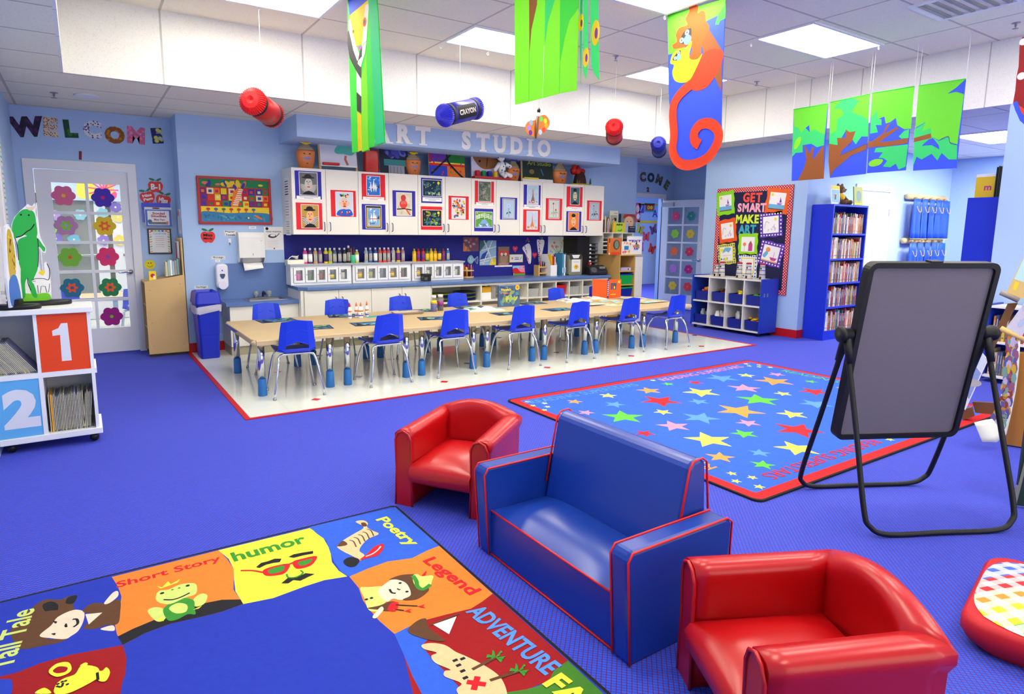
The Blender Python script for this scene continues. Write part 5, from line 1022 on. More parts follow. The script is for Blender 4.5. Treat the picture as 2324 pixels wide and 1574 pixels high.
def kB(x, y): return (1350+x*.0889, 460+y*.0889)
SZT = 1.067+.337+.001
def rB(r, Y): return rectY(kB, *r, Y)
for i, (px, c, hh) in enumerate(((232, (120, 60, 90), .20), (258, (226, 220, 196), .26), (280, (150, 140, 60), .24), (305, (70, 60, 110), .23), (330, (220, 220, 214), .22), (350, (170, 50, 70), .23))):
    x = ay(*kB(px, 700), 7.5).x; b = B(); b.box((0, 0, 0), (.013, .2, hh), mat(c, .6)); A = Art(b, (0, 0, 0), (1, 0, 0), (0, 0, 1)); A.rect(.004, hh*.3, .009, hh*.8, PAPER if i % 2 else INK); tag(b.obj('book'), ['maroon', 'cream', 'olive', 'indigo', 'white', 'crimson'][i]+' thin book upright at the left end of the sorter top', 'book', 'thin books on the sorter', loc=(x, 7.5, SZT))
def sb(r, Y, c, label, draw, d=.02): x0, x1, z0, z1 = rB(r, Y); return std_book('book', x0, Y, SZT, x1-x0, z1-SZT, d, mat(c, .5), label, draw)
sb((375, 205, 590, 745), 7.62, (216, 214, 196), 'tall pale book leaning at the back of the sorter top', lambda A, w, h: (A.rect(w*.1, h*.08, w*.9, h*.8, mat((170, 170, 140), .8)), A.dabs(w*.3, h*.3, w*.9, h*.78, 14, [INK, GRYS[0], mat((220, 200, 170), .8)], .008, .02, rn), A.rect(w*.5, h*.87, w*.9, h*.91, GRYS[2])))
sb((650, 285, 1045, 745), 7.60, (40, 60, 80), 'large art book with a face on the cover, on the sorter top', lambda A, w, h: (A.rect(w*.05, 0, w, h, mat((120, 130, 130), .8)), A.ell(w*.55, h*.55, w*.3, h*.33, mat((224, 180, 140), .8)), A.blob([(w*.2, h*.75), (w*.25, h*.96), (w*.6, h), (w*.95, h*.93), (w*.95, h*.6), (w*.85, h*.82), (w*.5, h*.88)], mat((170, 50, 40), .8)), A.ell(w*.45, h*.6, .014, .007, INK, 10), A.ell(w*.67, h*.6, .014, .007, INK, 10), A.ell(w*.53, h*.42, .016, .005, RED, 10)), .04)
sb((470, 505, 785, 742), 7.47, (226, 190, 50), 'short yellow book, left of the navy one on the sorter top', None, .03)
sb((535, 508, 722, 742), 7.462, (180, 214, 60), 'lime green booklet reading MINI in front of the short yellow book', lambda A, w, h: (A.text('MINI', w*.5, h*.8, h*.2, INK, .05, w*.8), A.dabs(w*.1, h*.1, w*.9, h*.4, 12, [INK, GRN, DKWOOD], .005, .009, rn)), .006)
sb((860, 595, 1035, 745), 7.47, (28, 36, 70), 'small navy box in front of the large face book', lambda A, w, h: (A.rect(w*.2, h*.75, w*.9, h*.82, GRYS[3]), A.rect(w*.1, h*.38, w*.95, h*.42, GRYS[2])), .04)
sb((785, 520, 858, 745), 7.48, (160, 176, 210), 'pale blue book beside the small navy box', None, .03)
# contents of the open shelves
def plates(f, px, py, label, n, cols):
    p = ay(*f(px, py), BY+.19); t = thing('plate_stack', label, 'plates', (p.x, BY+.19, .4755))
    for i in range(n): b = B(); b.lathe([(.10, 0), (.155, .012), (.158, .016), (.10, .004)], cols[i % len(cols)], 24, (0, 0, .017*i)); b.obj('plate', t)
def kC(x, y): return (960+x*.1205, 620+y*.1205)
plates(kC, 330, 470, 'stack of dark and green rimmed plates on the open shelf, left', 6, [mat((40, 40, 44), .3), mat((190, 200, 60), .4), mat((150, 130, 130), .4), mat((30, 60, 170), .3)]); plates(kC, 780, 450, 'stack of blue and yellow rimmed plates on the open shelf, right', 7, [mat((20, 30, 80), .3), mat((30, 60, 190), .3), mat((200, 210, 60), .4)])
def onsh(f, px, py, dy=.05): return ay(*f(px, py), BY+dy).x
x = onsh(kC, 1185, 430); b = B(); b.box((-.085, 0, 0), (.085, .2, .095), PAPER); tag(b.obj('white_box'), 'white cardboard box on the open shelf left of the jug', 'box', loc=(x, BY+.05, .4755)); b = B(); b.box((-.082, 0, 0), (.082, .2, .075), mat((226, 170, 20), .5)); tag(b.obj('yellow_box'), 'yellow box on top of the white cardboard box', 'box', loc=(x, BY+.052, .571))
x = onsh(kC, 1325, 430); t = thing('craft_stick_jug', 'clear jug of craft sticks on the open shelf', 'jug', (x+.02, BY+.12, .4755)); b = B(); b.lathe([(.055, 0), (.065, .2), (.062, .2), (.05, .004)], mat((230, 230, 226), .1, alpha=.3), 14); b.obj('jug', t); b = B(); b.tube([(.063, 0, .18), (.10, 0, .16), (.10, 0, .08), (.06, 0, .05)], .006, mat((230, 230, 226), .1, alpha=.4), 6); b.obj('handle', t)
for i in range(7): b = B(); a = i*.9; b.tube([(.02*math.cos(a), .02*math.sin(a), .006), (.045*math.cos(a), .045*math.sin(a), .16+.01*(i % 3))], .005, WOOD, 5); b.obj('stick', t)
CB = mat((226, 230, 228), .15, alpha=.35)
cub = [5.3365, 5.588, 5.851, 6.104, 6.365, 6.616]
for i, (n, cc) in enumerate((('pink paper', PNK), ('red and white scraps', RED), ('', RED), ('white string', PAPER), ('grey pieces', GRYS[2]), ('pale cards', mat((200, 214, 190), .8)))):
    if i == 2: bin_(cub[i]+.012, BY+.03, .4757, .20, .3, .15, mat((206, 24, 32), .4), 'red plastic bin in the cubby under the worktop', None, None); continue
    lb = 'clear bin of %s in a cubby under the worktop' % n; bn = bin_(cub[i]+.012, BY+.03, .4757, .205, .3, .12, CB, lb, None, 'clear bins in the cubbies'); b = B(); r = random.Random(i)
    for k in range(9): b.ball((r.uniform(.04, .16), r.uniform(.03, .25), r.uniform(.02, .07)), (r.uniform(.015, .035), .03, .014), r.choice([cc, PAPER, cc]), 7, 5)
    o = b.obj('bin_contents', bn); o['kind'] = 'stuff'
for i, (x, w, h, c, l) in enumerate(((4.0, .3, .13, (200, 30, 36), 'red box on the lower open shelf'), (4.32, .26, .10, (214, 200, 160), 'beige box on the lower open shelf'), (4.75, .24, .12, (236, 232, 220), 'white stack on the lower open shelf'), (5.05, .2, .08, (200, 160, 90), 'wooden tray on the lower open shelf'), (6.12, .2, .12, (60, 80, 170), 'blue bin in a lower cubby'), (5.60, .2, .14, (206, 50, 40), 'red bin in a lower cubby'))):
    bin_(x-w/2+.12 if i > 3 else x-w/2, BY+.04, .1205, w, .3, h, mat(c, .5), l, None, 'boxes on the lower shelves under the worktop')
# ---------------------------------------------------------------- things on the papered tables
TT = TZ+.0035
def kT(x, y): return (500+x*.2065, 640+y*.2065)
def kU(x, y): return (1140+x*.2065, 640+y*.2065)
def placemat(f, x, y, a, label, sd):
    p = az(*f(x, y), TT); r = random.Random(sd); b = B(); w, h = .36, .25; b.box((-w/2, -h/2, 0), (w/2, h/2, .0015), mat((24, 34, 64), .6)); A = Art(b, (-w/2, -h/2, .0015), (1, 0, 0), (0, 1, 0), .0002)
    A.rect(.012, .012, w-.012, h-.012, mat((50, 90, 130), .6)); A.dabs(.012, .012, w-.012, h-.012, 26, cl((60, 150, 190), (110, 190, 200), (30, 60, 120), (150, 190, 90), (30, 40, 60), (60, 120, 170)), .008, .022, r, 2.6); A.circ(w*.84, h*.78, .024, LGRN); A.blob([(w*.08, h*.08), (w*.12, h*.5), (w*.18, h*.85), (w*.24, h*.4), (w*.3, h*.08)], mat((24, 30, 34), .6))
    tag(b.obj('placemat'), label, 'placemat', 'blue printed placemats on the long table', loc=(p.x, min(max(p.y, 5.49), 6.45), TT), rot=a)
for i, q in enumerate(((kT, 588, 405, .05, 'blue green placemat at the far side, nearest the sink'), (kT, 1325, 352, -.25, 'blue green placemat behind the glue bottles'), (kT, 2075, 295, -.1, 'blue green placemat at the far side, left of the paint jars'), (kT, 1010, 500, -.15, 'blue green placemat partly hidden by the leftmost near chair'), (kT, 1650, 455, -.1, 'blue green placemat partly hidden by the second near chair'),
        (kC, 240, 845, -.3, 'blue green placemat partly hidden by the third near chair'), (kC, 810, 625, -.2, 'blue green placemat at the far side behind the open book'), (kC, 1600, 755, -.1, 'blue green placemat partly hidden by the fourth near chair'), (kC, 1960, 550, -.15, 'blue green placemat right of the standing painted book'), (kU, 620, 300, -.05, 'blue green placemat partly hidden by the fifth near chair'))):
    placemat(*q, i)
def glue(f, x, y, h, label, cap, flat):
    p = az(*f(x, y), TT); t = thing('glue_bottle', label, 'glue', (p.x, p.y, TT), .2, 'white glue bottles on the table'); s_ = 1.5 if flat else 1
    b = B(); b.lathe([(.017, 0), (.019, .004), (.019, h*.6), (.012, h*.72), (.008, h*.75)], mat((244, 244, 242), .35), 14, sx=s_); b.obj('body', t); b = B(); b.lathe([(.010, h*.74), (.010, h*.82), (.006, h*.92), (.003, h)], cap, 10); b.obj('cap', t)
    b = B(); b.lathe([(.0194, h*.12), (.0194, h*.5)], PAPER, 14, sx=s_); b.lathe([(.0197, h*.4), (.0197, h*.5)], ORG, 14, sx=s_); b.lathe([(.0197, h*.14), (.0197, h*.2)], BLUE, 14, sx=s_); b.lathe([(.0197, h*.24), (.0197, h*.34)], mat((90, 90, 110), .5), 14, sx=s_*.6); b.obj('label_wrap', t)
glue(kT, 1425, 400, .165, 'white glue bottle with a red cap, leftmost', RED, 0); glue(kT, 1497, 388, .16, 'slim white glue bottle second from the left with an orange cap', ORG, 0); glue(kT, 1545, 393, .165, 'wide white glue bottle with an orange cap', ORG, 1); glue(kT, 1612, 380, .165, 'white glue bottle with an orange cap, rightmost', ORG, 0)
p = az(*kC(225, 725), TT); jar(p.x, p.y+.03, TT, 'jar of blue glitter on the table, left of its dark neighbour', mat((50, 60, 150), .4), .185, .036, 'two glitter jars on the table', PAPER, (.5, .68), YEL, .5, 'glitter_jar'); p = az(*kC(352, 705), TT); jar(p.x, p.y+.03, TT, 'jar of black glitter on the table, right of the blue one', mat((50, 46, 48), .4), .185, .036, 'two glitter jars on the table', PAPER, (.3, .6), mat((150, 60, 130), .5), .5, 'glitter_jar')
p = az(*kT(2060, 345), TT); b = B(); P = rnd_rect(-.17, -.10, .17, .10, .02); Q = rnd_rect(-.15, -.08, .15, .08, .02); b.grid([[(x, y, .0) for x, y in Q], [(x, y, .022) for x, y in P], [(x*.98, y*.98, .022) for x, y in P], [(x*.98, y*.98, .004) for x, y in Q]], mat((180, 164, 150), .4), smooth=False, cv=True); b.poly([(x*.98, y*.98, .004) for x, y in Q], mat((170, 156, 146), .5)); tag(b.obj('tray'), 'shallow grey tray on the papered table beside the second near chair', 'tray', loc=(p.x, p.y, TT), rot=-.1)
b = B(); p = az(*kT(1680, 378), TT); b.box((-.09, -.05, 0), (.09, .05, .001), TEAL); tag(b.obj('paper_sheet'), 'small teal paper between the glue bottles and the second near chair', 'paper', loc=(p.x, p.y, TT), rot=.1)
def open_book(f, x, y, a, w, h, label, pal, sd):
    p = az(*f(x, y), TT); t = thing('open_book', label, 'book', (p.x, p.y, TT), a); r = random.Random(sd)
    for s_ in (-1, 1):
        prof = [(0, .004), (.25, .03), (.55, .026), (1, .010)]; b = B(); rows = [[(s_*u*w, v*h-h/2, z) for v in (0, 1)] for u, z in prof]; b.grid(rows, PAPER); b.grid([[(q[0], q[1], 0) for q in rr] for rr in rows], PAPER); b.grid([[(q[0][0], -h/2, q[0][2]) for q in rows], [(q[0][0], -h/2, 0) for q in rows]], PAPER, smooth=False); b.grid([[(s_*w, -h/2, .01), (s_*w, h/2, .01)], [(s_*w, -h/2, 0), (s_*w, h/2, 0)]], PAPER, smooth=False)
        for k in range(16):
            u = r.uniform(.58, .92); v = r.uniform(.15, .85); z = .026-(u-.55)/.45*.016+.0012; q = r.uniform(.012, .03); m = r.choice(pal); b.add([(s_*(u*w)+q*math.cos(t_), v*h-h/2+q*.8*math.sin(t_), z-s_*q*math.cos(t_)*.016/(.45*w)) for t_ in (2*PI*j/8 for j in range(8))], [tuple(range(8))], m)
        b.obj('page_block', t)
open_book(kC, 1150, 690, -.25, .21, .27, 'open white picture book lying in the middle of the table', cl((120, 190, 180), (90, 150, 120), (60, 110, 130), (150, 200, 150)), 3)
open_book(kU, 790, 208, -.15, .2, .26, 'open book with pale pictures left of the orange book', cl((200, 180, 200), (240, 200, 120), (180, 190, 220)), 4); open_book(kU, 1010, 185, -.2, .15, .2, 'open white book lying under the standing orange book', cl((240, 200, 140), (220, 220, 220)), 5)
p = az(*kC(1440, 640), TT); x0, x1, z0, z1 = rectY(kC, 1425, 280, 1795, 640, p.y+.02); rB_ = random.Random(5)
std_book('book', x0, p.y+.02, TT, x1-x0, .262, .03, mat((70, 100, 140), .5), 'standing picture book with a blue and yellow painted cover', lambda A, w, h: (A.dabs(0, 0, w, h, 46, cl((60, 110, 160), (90, 140, 160), (70, 90, 120), (130, 160, 110), (50, 70, 110)), .01, .024, rB_, 2.2), A.dabs(0, h*.25, w, h*.5, 8, cl((180, 190, 90), (150, 180, 110)), .01, .02, rB_, 2.6), A.star(w*.87, h*.88, .036, YEL, 0, 9, .65), A.circ(w*.87, h*.88, .018, ORG), A.text("Vincent's", w*.33, h*.80, h*.12, YEL, .03, w*.48), A.text('Colors', w*.33, h*.64, h*.07, ORG, .02, w*.5)), rot=-.12)
p = az(*kU(1110, 172), TT); p.y = min(p.y, 6.40); t = thing('book', 'bright orange book standing open on the table', 'book', (p.x, p.y, TT)); OB = mat((240, 90, 24), .5); hB = .26
b = B(); b.T = Matrix.Rotation(-.15, 4, 'Z'); b.box((0, 0, 0), (.205, .016, hB), OB); A = Art(b, (0, 0, 0), (1, 0, 0), (0, 0, 1), .0003); A.rect(.03, .12, .13, .215, mat((120, 110, 70), .8)); A.rect(.036, .126, .124, .209, mat((60, 90, 110), .8)); A.ell(.07, .16, .014, .03, RED); A.ell(.095, .15, .01, .02, YEL); A.circ(.17, .225, .02, YEL); A.rect(.03, .05, .12, .06, YEL); b.obj('front_cover', t)
b = B(); b.box((-.028, -.002, 0), (.002, .012, hB), mat((70, 60, 130), .5)); A = Art(b, (-.028, -.002, 0), (1, 0, 0), (0, 0, 1), .0003)
for i in range(8): A.rect(.008, .04+.026*i, .022, .055+.026*i, PAPER)
b.obj('spine', t); b = B(); b.T = Matrix.Translation((-.027, 0, 0)) @ Matrix.Rotation(PI-.85, 4, 'Z'); b.box((0, -.016, 0), (.205, 0, hB), OB); b.obj('back_cover', t)
pp = [(1180, 205), (1120, 245), (1260, 255), (1340, 225), (1390, 165), (1480, 180), (1600, 165), (1640, 190), (1560, 225), (1690, 215), (1740, 195), (1000, 250), (1560, 185)]
for i, (x, y) in enumerate(pp):
    p = az(*kU(x, y), TT); r = random.Random(i+50); b = B(); b.box((-.14, -.10, 0), (.14, .10, .0008), mat((236, 226, 200), .8)); A = Art(b, (-.14, -.10, .0008), (1, 0, 0), (0, 1, 0), .0002); A.rect(0, .1 if i % 2 else 0, .28, .2 if i % 2 else .1, mat((150, 214, 214), .8)); A.dabs(0, 0, .28, .2, 8, cl((246, 180, 90), (240, 160, 70), (170, 220, 210), (246, 210, 140)), .02, .035, r, 1.8)
    tag(b.obj('painted_sheet'), 'orange and aqua painted sheet lying on the right end of the long table', 'paper', 'painted sheets on the right end of the table', loc=(min(p.x, 6.32), min(max(p.y, 5.46), 6.47), TT+.0012*i), rot=r.uniform(-.5, .5))
p = az(*kU(1020, 215), TT); t = thing('scissors', 'yellow handled scissors on the table left of the orange book', 'scissors', (p.x, p.y, TT+.02), .3); YH = mat((226, 190, 20), .4)
for s_ in (-1, 1): b = B(); b.tube([(s_*.018+.022*math.cos(t_), -.05+.026*math.sin(t_), .006) for t_ in (2*PI*j/12 for j in range(12))], .005, YH, 6, closed=True); b.obj('handle', t); b = B(); b.prism([(-s_*.002, -.03), (-s_*.01, -.03), (-s_*.004, .075)], 'z', .003+.002*(s_ > 0), .005+.002*(s_ > 0), STEEL); b.obj('blade', t)
# ================================================================ DOORS
DW_ = mat((232, 232, 236), .4, nz=.02)
def door_leaf(par, w, h, pane_x, pane_z, ncol, nrow, th=.045):
    """leaf in the xz plane, front face towards -y"""
    x0, x1 = pane_x; z0, z1 = pane_z; m = .03
    b = B(); b.box((0, 0, .01), (x0, th, h), DW_); b.box((x1, 0, .01), (w, th, h), DW_); b.box((x0, 0, .01), (x1, th, z0), DW_); b.box((x0, 0, z1), (x1, th, h), DW_)
    for i in range(1, ncol): x = x0+(x1-x0)*i/ncol; b.box((x-m/2, .002, z0), (x+m/2, th-.002, z1), DW_)
    for j in range(1, nrow): z = z0+(z1-z0)*j/nrow; b.box((x0, .004, z-m/2), (x1, th-.004, z+m/2), DW_)
    b.obj('leaf', par)
    for i in range(ncol):
        for j in range(nrow): b = B(); b.box((x0+(x1-x0)*i/ncol+m/2*(i > 0), th*.4, z0+(z1-z0)*j/nrow+m/2*(j > 0)), (x0+(x1-x0)*(i+1)/ncol-m/2*(i < ncol-1), th*.55, z0+(z1-z0)*(j+1)/nrow-m/2*(j < nrow-1)), GLZ2); b.obj('pane', par)
GLZ2 = glass(.10)
def lever(par, x, z, s_): b = B(); b.T = Matrix.Translation((x, 0, z)); b.tube([(0, 0, 0), (0, -.05, 0)], [.03, .022], CHROME, 12); b.tube(cr([(0, -.05, 0), (s_*.03, -.056, .004), (s_*.08, -.05, -.004), (s_*.12, -.05, -.002)], 4, False), .010, CHROME, 8); b.obj('handle', par)
t = tag(thing('door_1', None, None, (DX0+.035, YD+.012, 0)), kind='structure')
door_leaf(t, .88, 2.02, (.14, .775), (.29, 1.89), 2, 5); lever(t, .815, .92, -1)
for z in (.35, 1.72): b = B(); b.tube([(-.004, -.006, z-.05), (-.004, -.006, z+.05)], .007, STEEL, 8); b.obj('hinge', t)
b = B(); c = .085
b.box((DX0-c+.03, YD-.018, 0), (DX0+.03, YD+.02, DH+c), DW_); b.box((DX1-.03, YD-.018, 0), (DX1+c-.03, YD+.02, DH+c), DW_); b.box((DX0+.03, YD-.018, DH-.01), (DX1-.03, YD+.02, DH+c), DW_); struct('trim_7', b)
def kD(x, y): return (x*.2541, 400+y*.2541)
DEC = {}
def flower_dec(c, r, col, mid, cen, label, f=kD, Y=None, pl=None, a=0):
    p = ay(*f(*c), YD+.010) if pl is None else pl; b = B(); P = [(r*(.80+.2*abs(math.cos(3*q)))*math.cos(q+a), r*(.80+.2*abs(math.cos(3*q)))*math.sin(q+a)) for q in (2*PI*i/48 for i in range(48))]
    b.prism(P, 'y', -.004, 0, mat(col, .7, nz=.03)); A = Art(b, (0, -.004, 0), (1, 0, 0), (0, 0, 1), .0004)
    if mid: A.flower(0, 0, r*.52, mat(mid, .7), 6, a)
    A.flower(0, 0, r*.2, mat(cen, .7), 6, a); return tag(b.obj('foam_flower'), label, 'flower decoration', 'foam flowers stuck on the door panes', loc=p)
pr = .112
for c, col, mid, cen, l in (((567, 172), (224, 106, 150), None, (240, 200, 30), 'pink foam flower on the top left pane of the left door'), ((918, 190), (72, 46, 176), None, (226, 30, 110), 'violet foam flower on the top right pane of the left door'), ((590, 440), (186, 130, 176), (120, 206, 60), (200, 150, 200), 'mauve foam flower with a green centre on the left door'), ((935, 443), (226, 190, 40), (240, 100, 40), (240, 210, 60), 'yellow foam flower with an orange centre on the left door'),
        ((625, 722), (120, 184, 60), None, (226, 70, 30), 'lime foam flower on the left door'), ((962, 717), (222, 50, 110), None, (110, 80, 190), 'deep pink foam flower on the left door'), ((645, 995), (36, 110, 140), (236, 84, 50), (40, 90, 120), 'teal foam flower with an orange centre on the left door'), ((985, 990), (34, 130, 80), (240, 90, 50), (30, 110, 70), 'dark green foam flower with an orange centre on the left door'), ((998, 1250), (160, 20, 130), None, (110, 190, 40), 'magenta foam flower low on the left door')):
    flower_dec(c, pr, col, mid, cen, l)
# classroom beyond the left door
b = B(); b.box((-3, YD+.1, 0), (XW+2, 11.6, .004), TILE); struct('floor', b)
b = B(); b.box((-3, 11.6, 0), (4, 11.7, ZL), WALL); b.box((-3.1, YD+.1, 0), (-3, 11.7, ZL), WALL); b.box((4, YD+.1, 0), (4.1, 11.7, ZL), WALL); b.box((-3.1, YD+.1, 0), (-.6, YD+.2, ZL), WALL); struct('wall_next_room', b)
t = tag(thing('door_2', None, None, (-.55, 11.53, 0)), kind='structure'); door_leaf(t, .9, 2.05, (.15, .75), (.3, 1.85), 1, 1); b = B(); b.tube([(.12, -.05, 1.0), (.8, -.05, 1.0)], .022, STEEL, 8); b.obj('push_bar', t)
t = tag(thing('door_3', None, None, (.42, 11.53, 0)), kind='structure'); door_leaf(t, .9, 2.05, (.15, .75), (.3, 1.85), 1, 1); b = B(); b.tube([(.12, -.05, 1.0), (.8, -.05, 1.0)], .022, STEEL, 8); b.obj('push_bar', t)
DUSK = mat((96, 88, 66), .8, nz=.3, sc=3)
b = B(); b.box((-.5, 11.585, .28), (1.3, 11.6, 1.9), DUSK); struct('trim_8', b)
def at_plane(px, py, Y): return ay(px, py, Y)
b = B(); p0 = ay(104, 452, 11.4); p1 = ay(275, 410, 11.4); w = p1.x-p0.x; h = .42; b.box((0, 0, 0), (w, .01, h), mat((190, 214, 240), .7)); A = Art(b, (0, 0, 0), (1, 0, 0), (0, 0, 1), .0005); r = random.Random(2)
A.dabs(0, 0, w, h, 14, [mat((240, 60, 130), .7), YEL, ORG, PAPER], .02, .045, r); A.blob([(w*.42, h*.1), (w*.4, h*.5), (w*.5, h*.95), (w*.62, h*.9), (w*.64, h*.4), (w*.6, h*.1)], mat((246, 230, 50), .7))
for i in range(12): A.line([(w*.75, h*.4), (w*.75+.2*math.cos(i*.5), h*.4+.18*math.sin(i*.5))], .02, mat((240, 50, 120), .7))
for x in (.12, .55, .95): A.circ(w*x, h*.8, .05, mat((130, 30, 40), .7))
tag(b.obj('wall_banner'), 'bright pink and yellow banner seen through the top of the left door', 'banner', loc=(p0.x, 11.45, p0.z))
for i, (px, py, col) in enumerate(((122, 488, (170, 140, 210)), (182, 487, (130, 190, 210)), (118, 516, (140, 200, 80)), (127, 541, (110, 90, 190)), (168, 543, (90, 170, 200)), (233, 484, (120, 190, 210)), (268, 492, (230, 210, 90)), (235, 545, (130, 100, 200)), (272, 545, (240, 210, 60)), (262, 470, (110, 80, 180)))):
    flower_dec(None, .085, col, None, (240, 230, 200), 'small %s flower on the far glass doors' % ['lilac', 'sky blue', 'lime', 'purple', 'turquoise', 'pale blue', 'cream yellow', 'violet', 'bright yellow', 'indigo'][i], pl=ay(px, py, 11.5), a=i)
for i, (x, y, a, l) in enumerate(((-.22, 9.4, .1, 'blue child chair seen through the left pane of the left door'), (.55, 9.35, -.1, 'blue child chair seen through the right pane of the left door'))): tag(dup(cp), l, loc=(x, y, .004), rot=a)
t = dup(tp); tag(t, 'classroom table in the room behind the left door', loc=(.15, 10.15, .004), rot=PI/2)
# ---------------------------------------------------------------- WELCOME letters and the number over the door
def flat_letter(ch, f, c, h, m, label, Y=YD, a=0, bold=.07, dots=None, sx=1., grp=None, name='letter_cutout'):
    vs, fs, w_, h_ = text_mesh(ch, bold); k = h/h_; b = B()
    b.add([(v.x*k*sx, -.004, v.y*k) for v in vs], fs, m); b.add([(v.x*k*sx, 0, v.y*k) for v in vs], [q[::-1] for q in fs], m)
    ed = set((q[i], q[(i+1) % len(q)]) for q in fs for i in range(len(q)))
    for (i, j) in ed:
        if (j, i) not in ed: b.add([(vs[i].x*k*sx, -.004, vs[i].y*k), (vs[i].x*k*sx, 0, vs[i].y*k), (vs[j].x*k*sx, 0, vs[j].y*k), (vs[j].x*k*sx, -.004, vs[j].y*k)], [(0, 1, 2, 3)], m)
    if dots:
        A = Art(b, (0, -.004, 0), (1, 0, 0), (0, 0, 1), .0005); r = random.Random(ord(ch))
        for q in fs:
            if len(q) < 3: continue
            cx = sum(vs[i].x for i in q)/len(q); cy = sum(vs[i].y for i in q)/len(q)
            A.circ(cx*k*sx, cy*k, h*.02, r.choice(dots), 7)
    p = f(*c) if Y is None else ay(*f(*c), Y); return tag(b.obj(name), label, 'letter', grp, loc=p if Y is None else (p.x, Y-.0005, p.z), rot=(0, a, 0))
def kW(x, y): return (x*.3176, y*.3176)
def pat(c1, c2, sc): 
    def f(nt, b):
        tc = nt.nodes.new('ShaderNodeTexCoord'); v = nt.nodes.new('ShaderNodeTexVoronoi'); v.inputs['Scale'].default_value = sc; rp = nt.nodes.new('ShaderNodeValToRGB'); rp.color_ramp.elements[0].position = .35; rp.color_ramp.elements[1].position = .45
        rp.color_ramp.elements[0].color = [s2l(q) for q in c1]+[1]; rp.color_ramp.elements[1].color = [s2l(q) for q in c2]+[1]
        nt.links.new(tc.outputs['Object'], v.inputs['Vector']); nt.links.new(v.outputs['Distance'], rp.inputs[0]); nt.links.new(rp.outputs[0], b.inputs['Base Color'])
    return node_mat('patterned_paper', f, .7)
wl = [('W', (190, 905), .205, pat((70, 30, 90), (30, 20, 46), 20), -.12, 'dark purple W of the WELCOME by the left door'), ('E', (362, 908), .195, pat((120, 90, 70), (226, 200, 170), 70), .04, 'tan speckled E, second letter of WELCOME'), ('L', (505, 920), .185, pat((40, 110, 50), (20, 70, 40), 18), -.05, 'dark green L of the WELCOME by the left door'), ('C', (660, 925), .19, pat((70, 60, 140), (226, 222, 226), 45), .05, 'white and purple speckled C of WELCOME'), ('O', (820, 965), .185, pat((190, 120, 30), (140, 80, 20), 26), .1, 'brown gold O of the WELCOME by the left door'), ('M', (972, 967), .185, pat((236, 130, 160), (214, 100, 140), 30), .06, 'pink M of the WELCOME by the left door'), ('E', (1122, 970), .17, pat((226, 220, 90), (40, 40, 110), 18), -.1, 'navy E with yellow dots, last letter of WELCOME')]
for ch, c, h, m, a, l in wl: flat_letter(ch, kW, c, h, m, l, a=a, grp='WELCOME letters by the left door')
flat_letter('1', kW, (574, 1110), .09, mat((130, 24, 40), .6), 'dark red number 1 above the left door', a=.08, name='number_cutout')
# folder rack, framed rules, smiley, notices on the side wall
def kF(x, y): return (300+x*.146, 390+y*.146)
def rF(r, Y): return rectY(kF, *r, Y)
x0, x1, z0, z1 = rF((165, 480, 615, 860), YD-.06); t = thing('folder_rack', 'clear wall rack with blue folders and a Social Studies sign by the left door', 'rack', (x0, YD-.001, z0)); w = x1-x0; h = z1-z0
b = B(); b.box((0, -.03, h*.2), (w*.98, -.012, h), BLUE); b.obj('blue_folder', t); b = B(); b.box((.02, -.05, h*.1), (w, -.032, h*.82), PAPER); A = Art(b, (.02, -.05, h*.1), (1, 0, 0), (0, 0, 1)); A.ell(w*.4, h*.68, w*.14, h*.03, mat((130, 30, 40), .7)); b.obj('white_folder', t)
b = B(); b.box((w*.09, -.075, .01), (w*.98, -.062, h*.72), mat((36, 90, 200), .5)); A = Art(b, (w*.09, -.075, .01), (1, 0, 0), (0, 0, 1), .0004); ww = w*.89; hh = h*.72-.01; A.rect(ww*.07, hh*.08, ww*.91, hh*.93, PAPER); MR_ = mat((176, 30, 60), .6); A.text('Social', ww*.5, hh*.78, hh*.15, MR_, .04, ww*.48); A.text('Studies', ww*.5, hh*.62, hh*.15, MR_, .04, ww*.6); A.text('Miss Pam', ww*.52, hh*.41, hh*.13, MR_, .03, ww*.42); A.rect(ww*.1, hh*.12, ww*.86, hh*.27, GRYS[1]); A.circ(ww*.15, hh*.3, .022, mat((50, 80, 130), .6)); A.circ(ww*.82, hh*.24, .015, ORG); b.obj('sign_card', t)
b = B(); P = rnd_rect(-.01, -.02, w+.03, h*.75, .05); b.prism(P, 'y', -.085, -.08, glass(.04)); b.prism(P, 'y', -.006, -.001, glass(.2)); b.obj('clear_pocket', t)
x0, x1, z0, z1 = rF((247, 880, 612, 1272), YD-.012); t = thing('framed_certificate', 'black framed rules poster with a striped border under the folder rack', 'picture', (x0, YD-.018, z0)); w = x1-x0; h = z1-z0; g = .014; b = B()
for a, c in (((0, 0), (w, g)), ((0, h-g), (w, h)), ((0, g), (g, h-g)), ((w-g, g), (w, h-g))): b.box((a[0], 0, a[1]), (c[0], .017, c[1]), BLACK)
b.obj('frame', t); b = B(); b.box((g, .005, g), (w-g, .012, h-g), PAPER); A = Art(b, (g, .005, g), (1, 0, 0), (0, 0, 1), .0003); W2 = w-2*g; H2 = h-2*g
for i in range(9): c_ = [ORG, LGRN, TEAL, YEL][i % 4]; A.poly([(.005, H2*(.02+.105*i)), (.026, H2*(.05+.105*i)), (.026, H2*(.09+.105*i)), (.005, H2*(.06+.105*i))], c_); A.poly([(W2-.005, H2*(.02+.105*i)), (W2-.026, H2*(.05+.105*i)), (W2-.026, H2*(.09+.105*i)), (W2-.005, H2*(.06+.105*i))], c_)
for i in range(5): A.ell(W2*(.15+.17*i), H2*.95, .014, .008, [RED, LGRN, TEAL, BLUE, ORG][i])
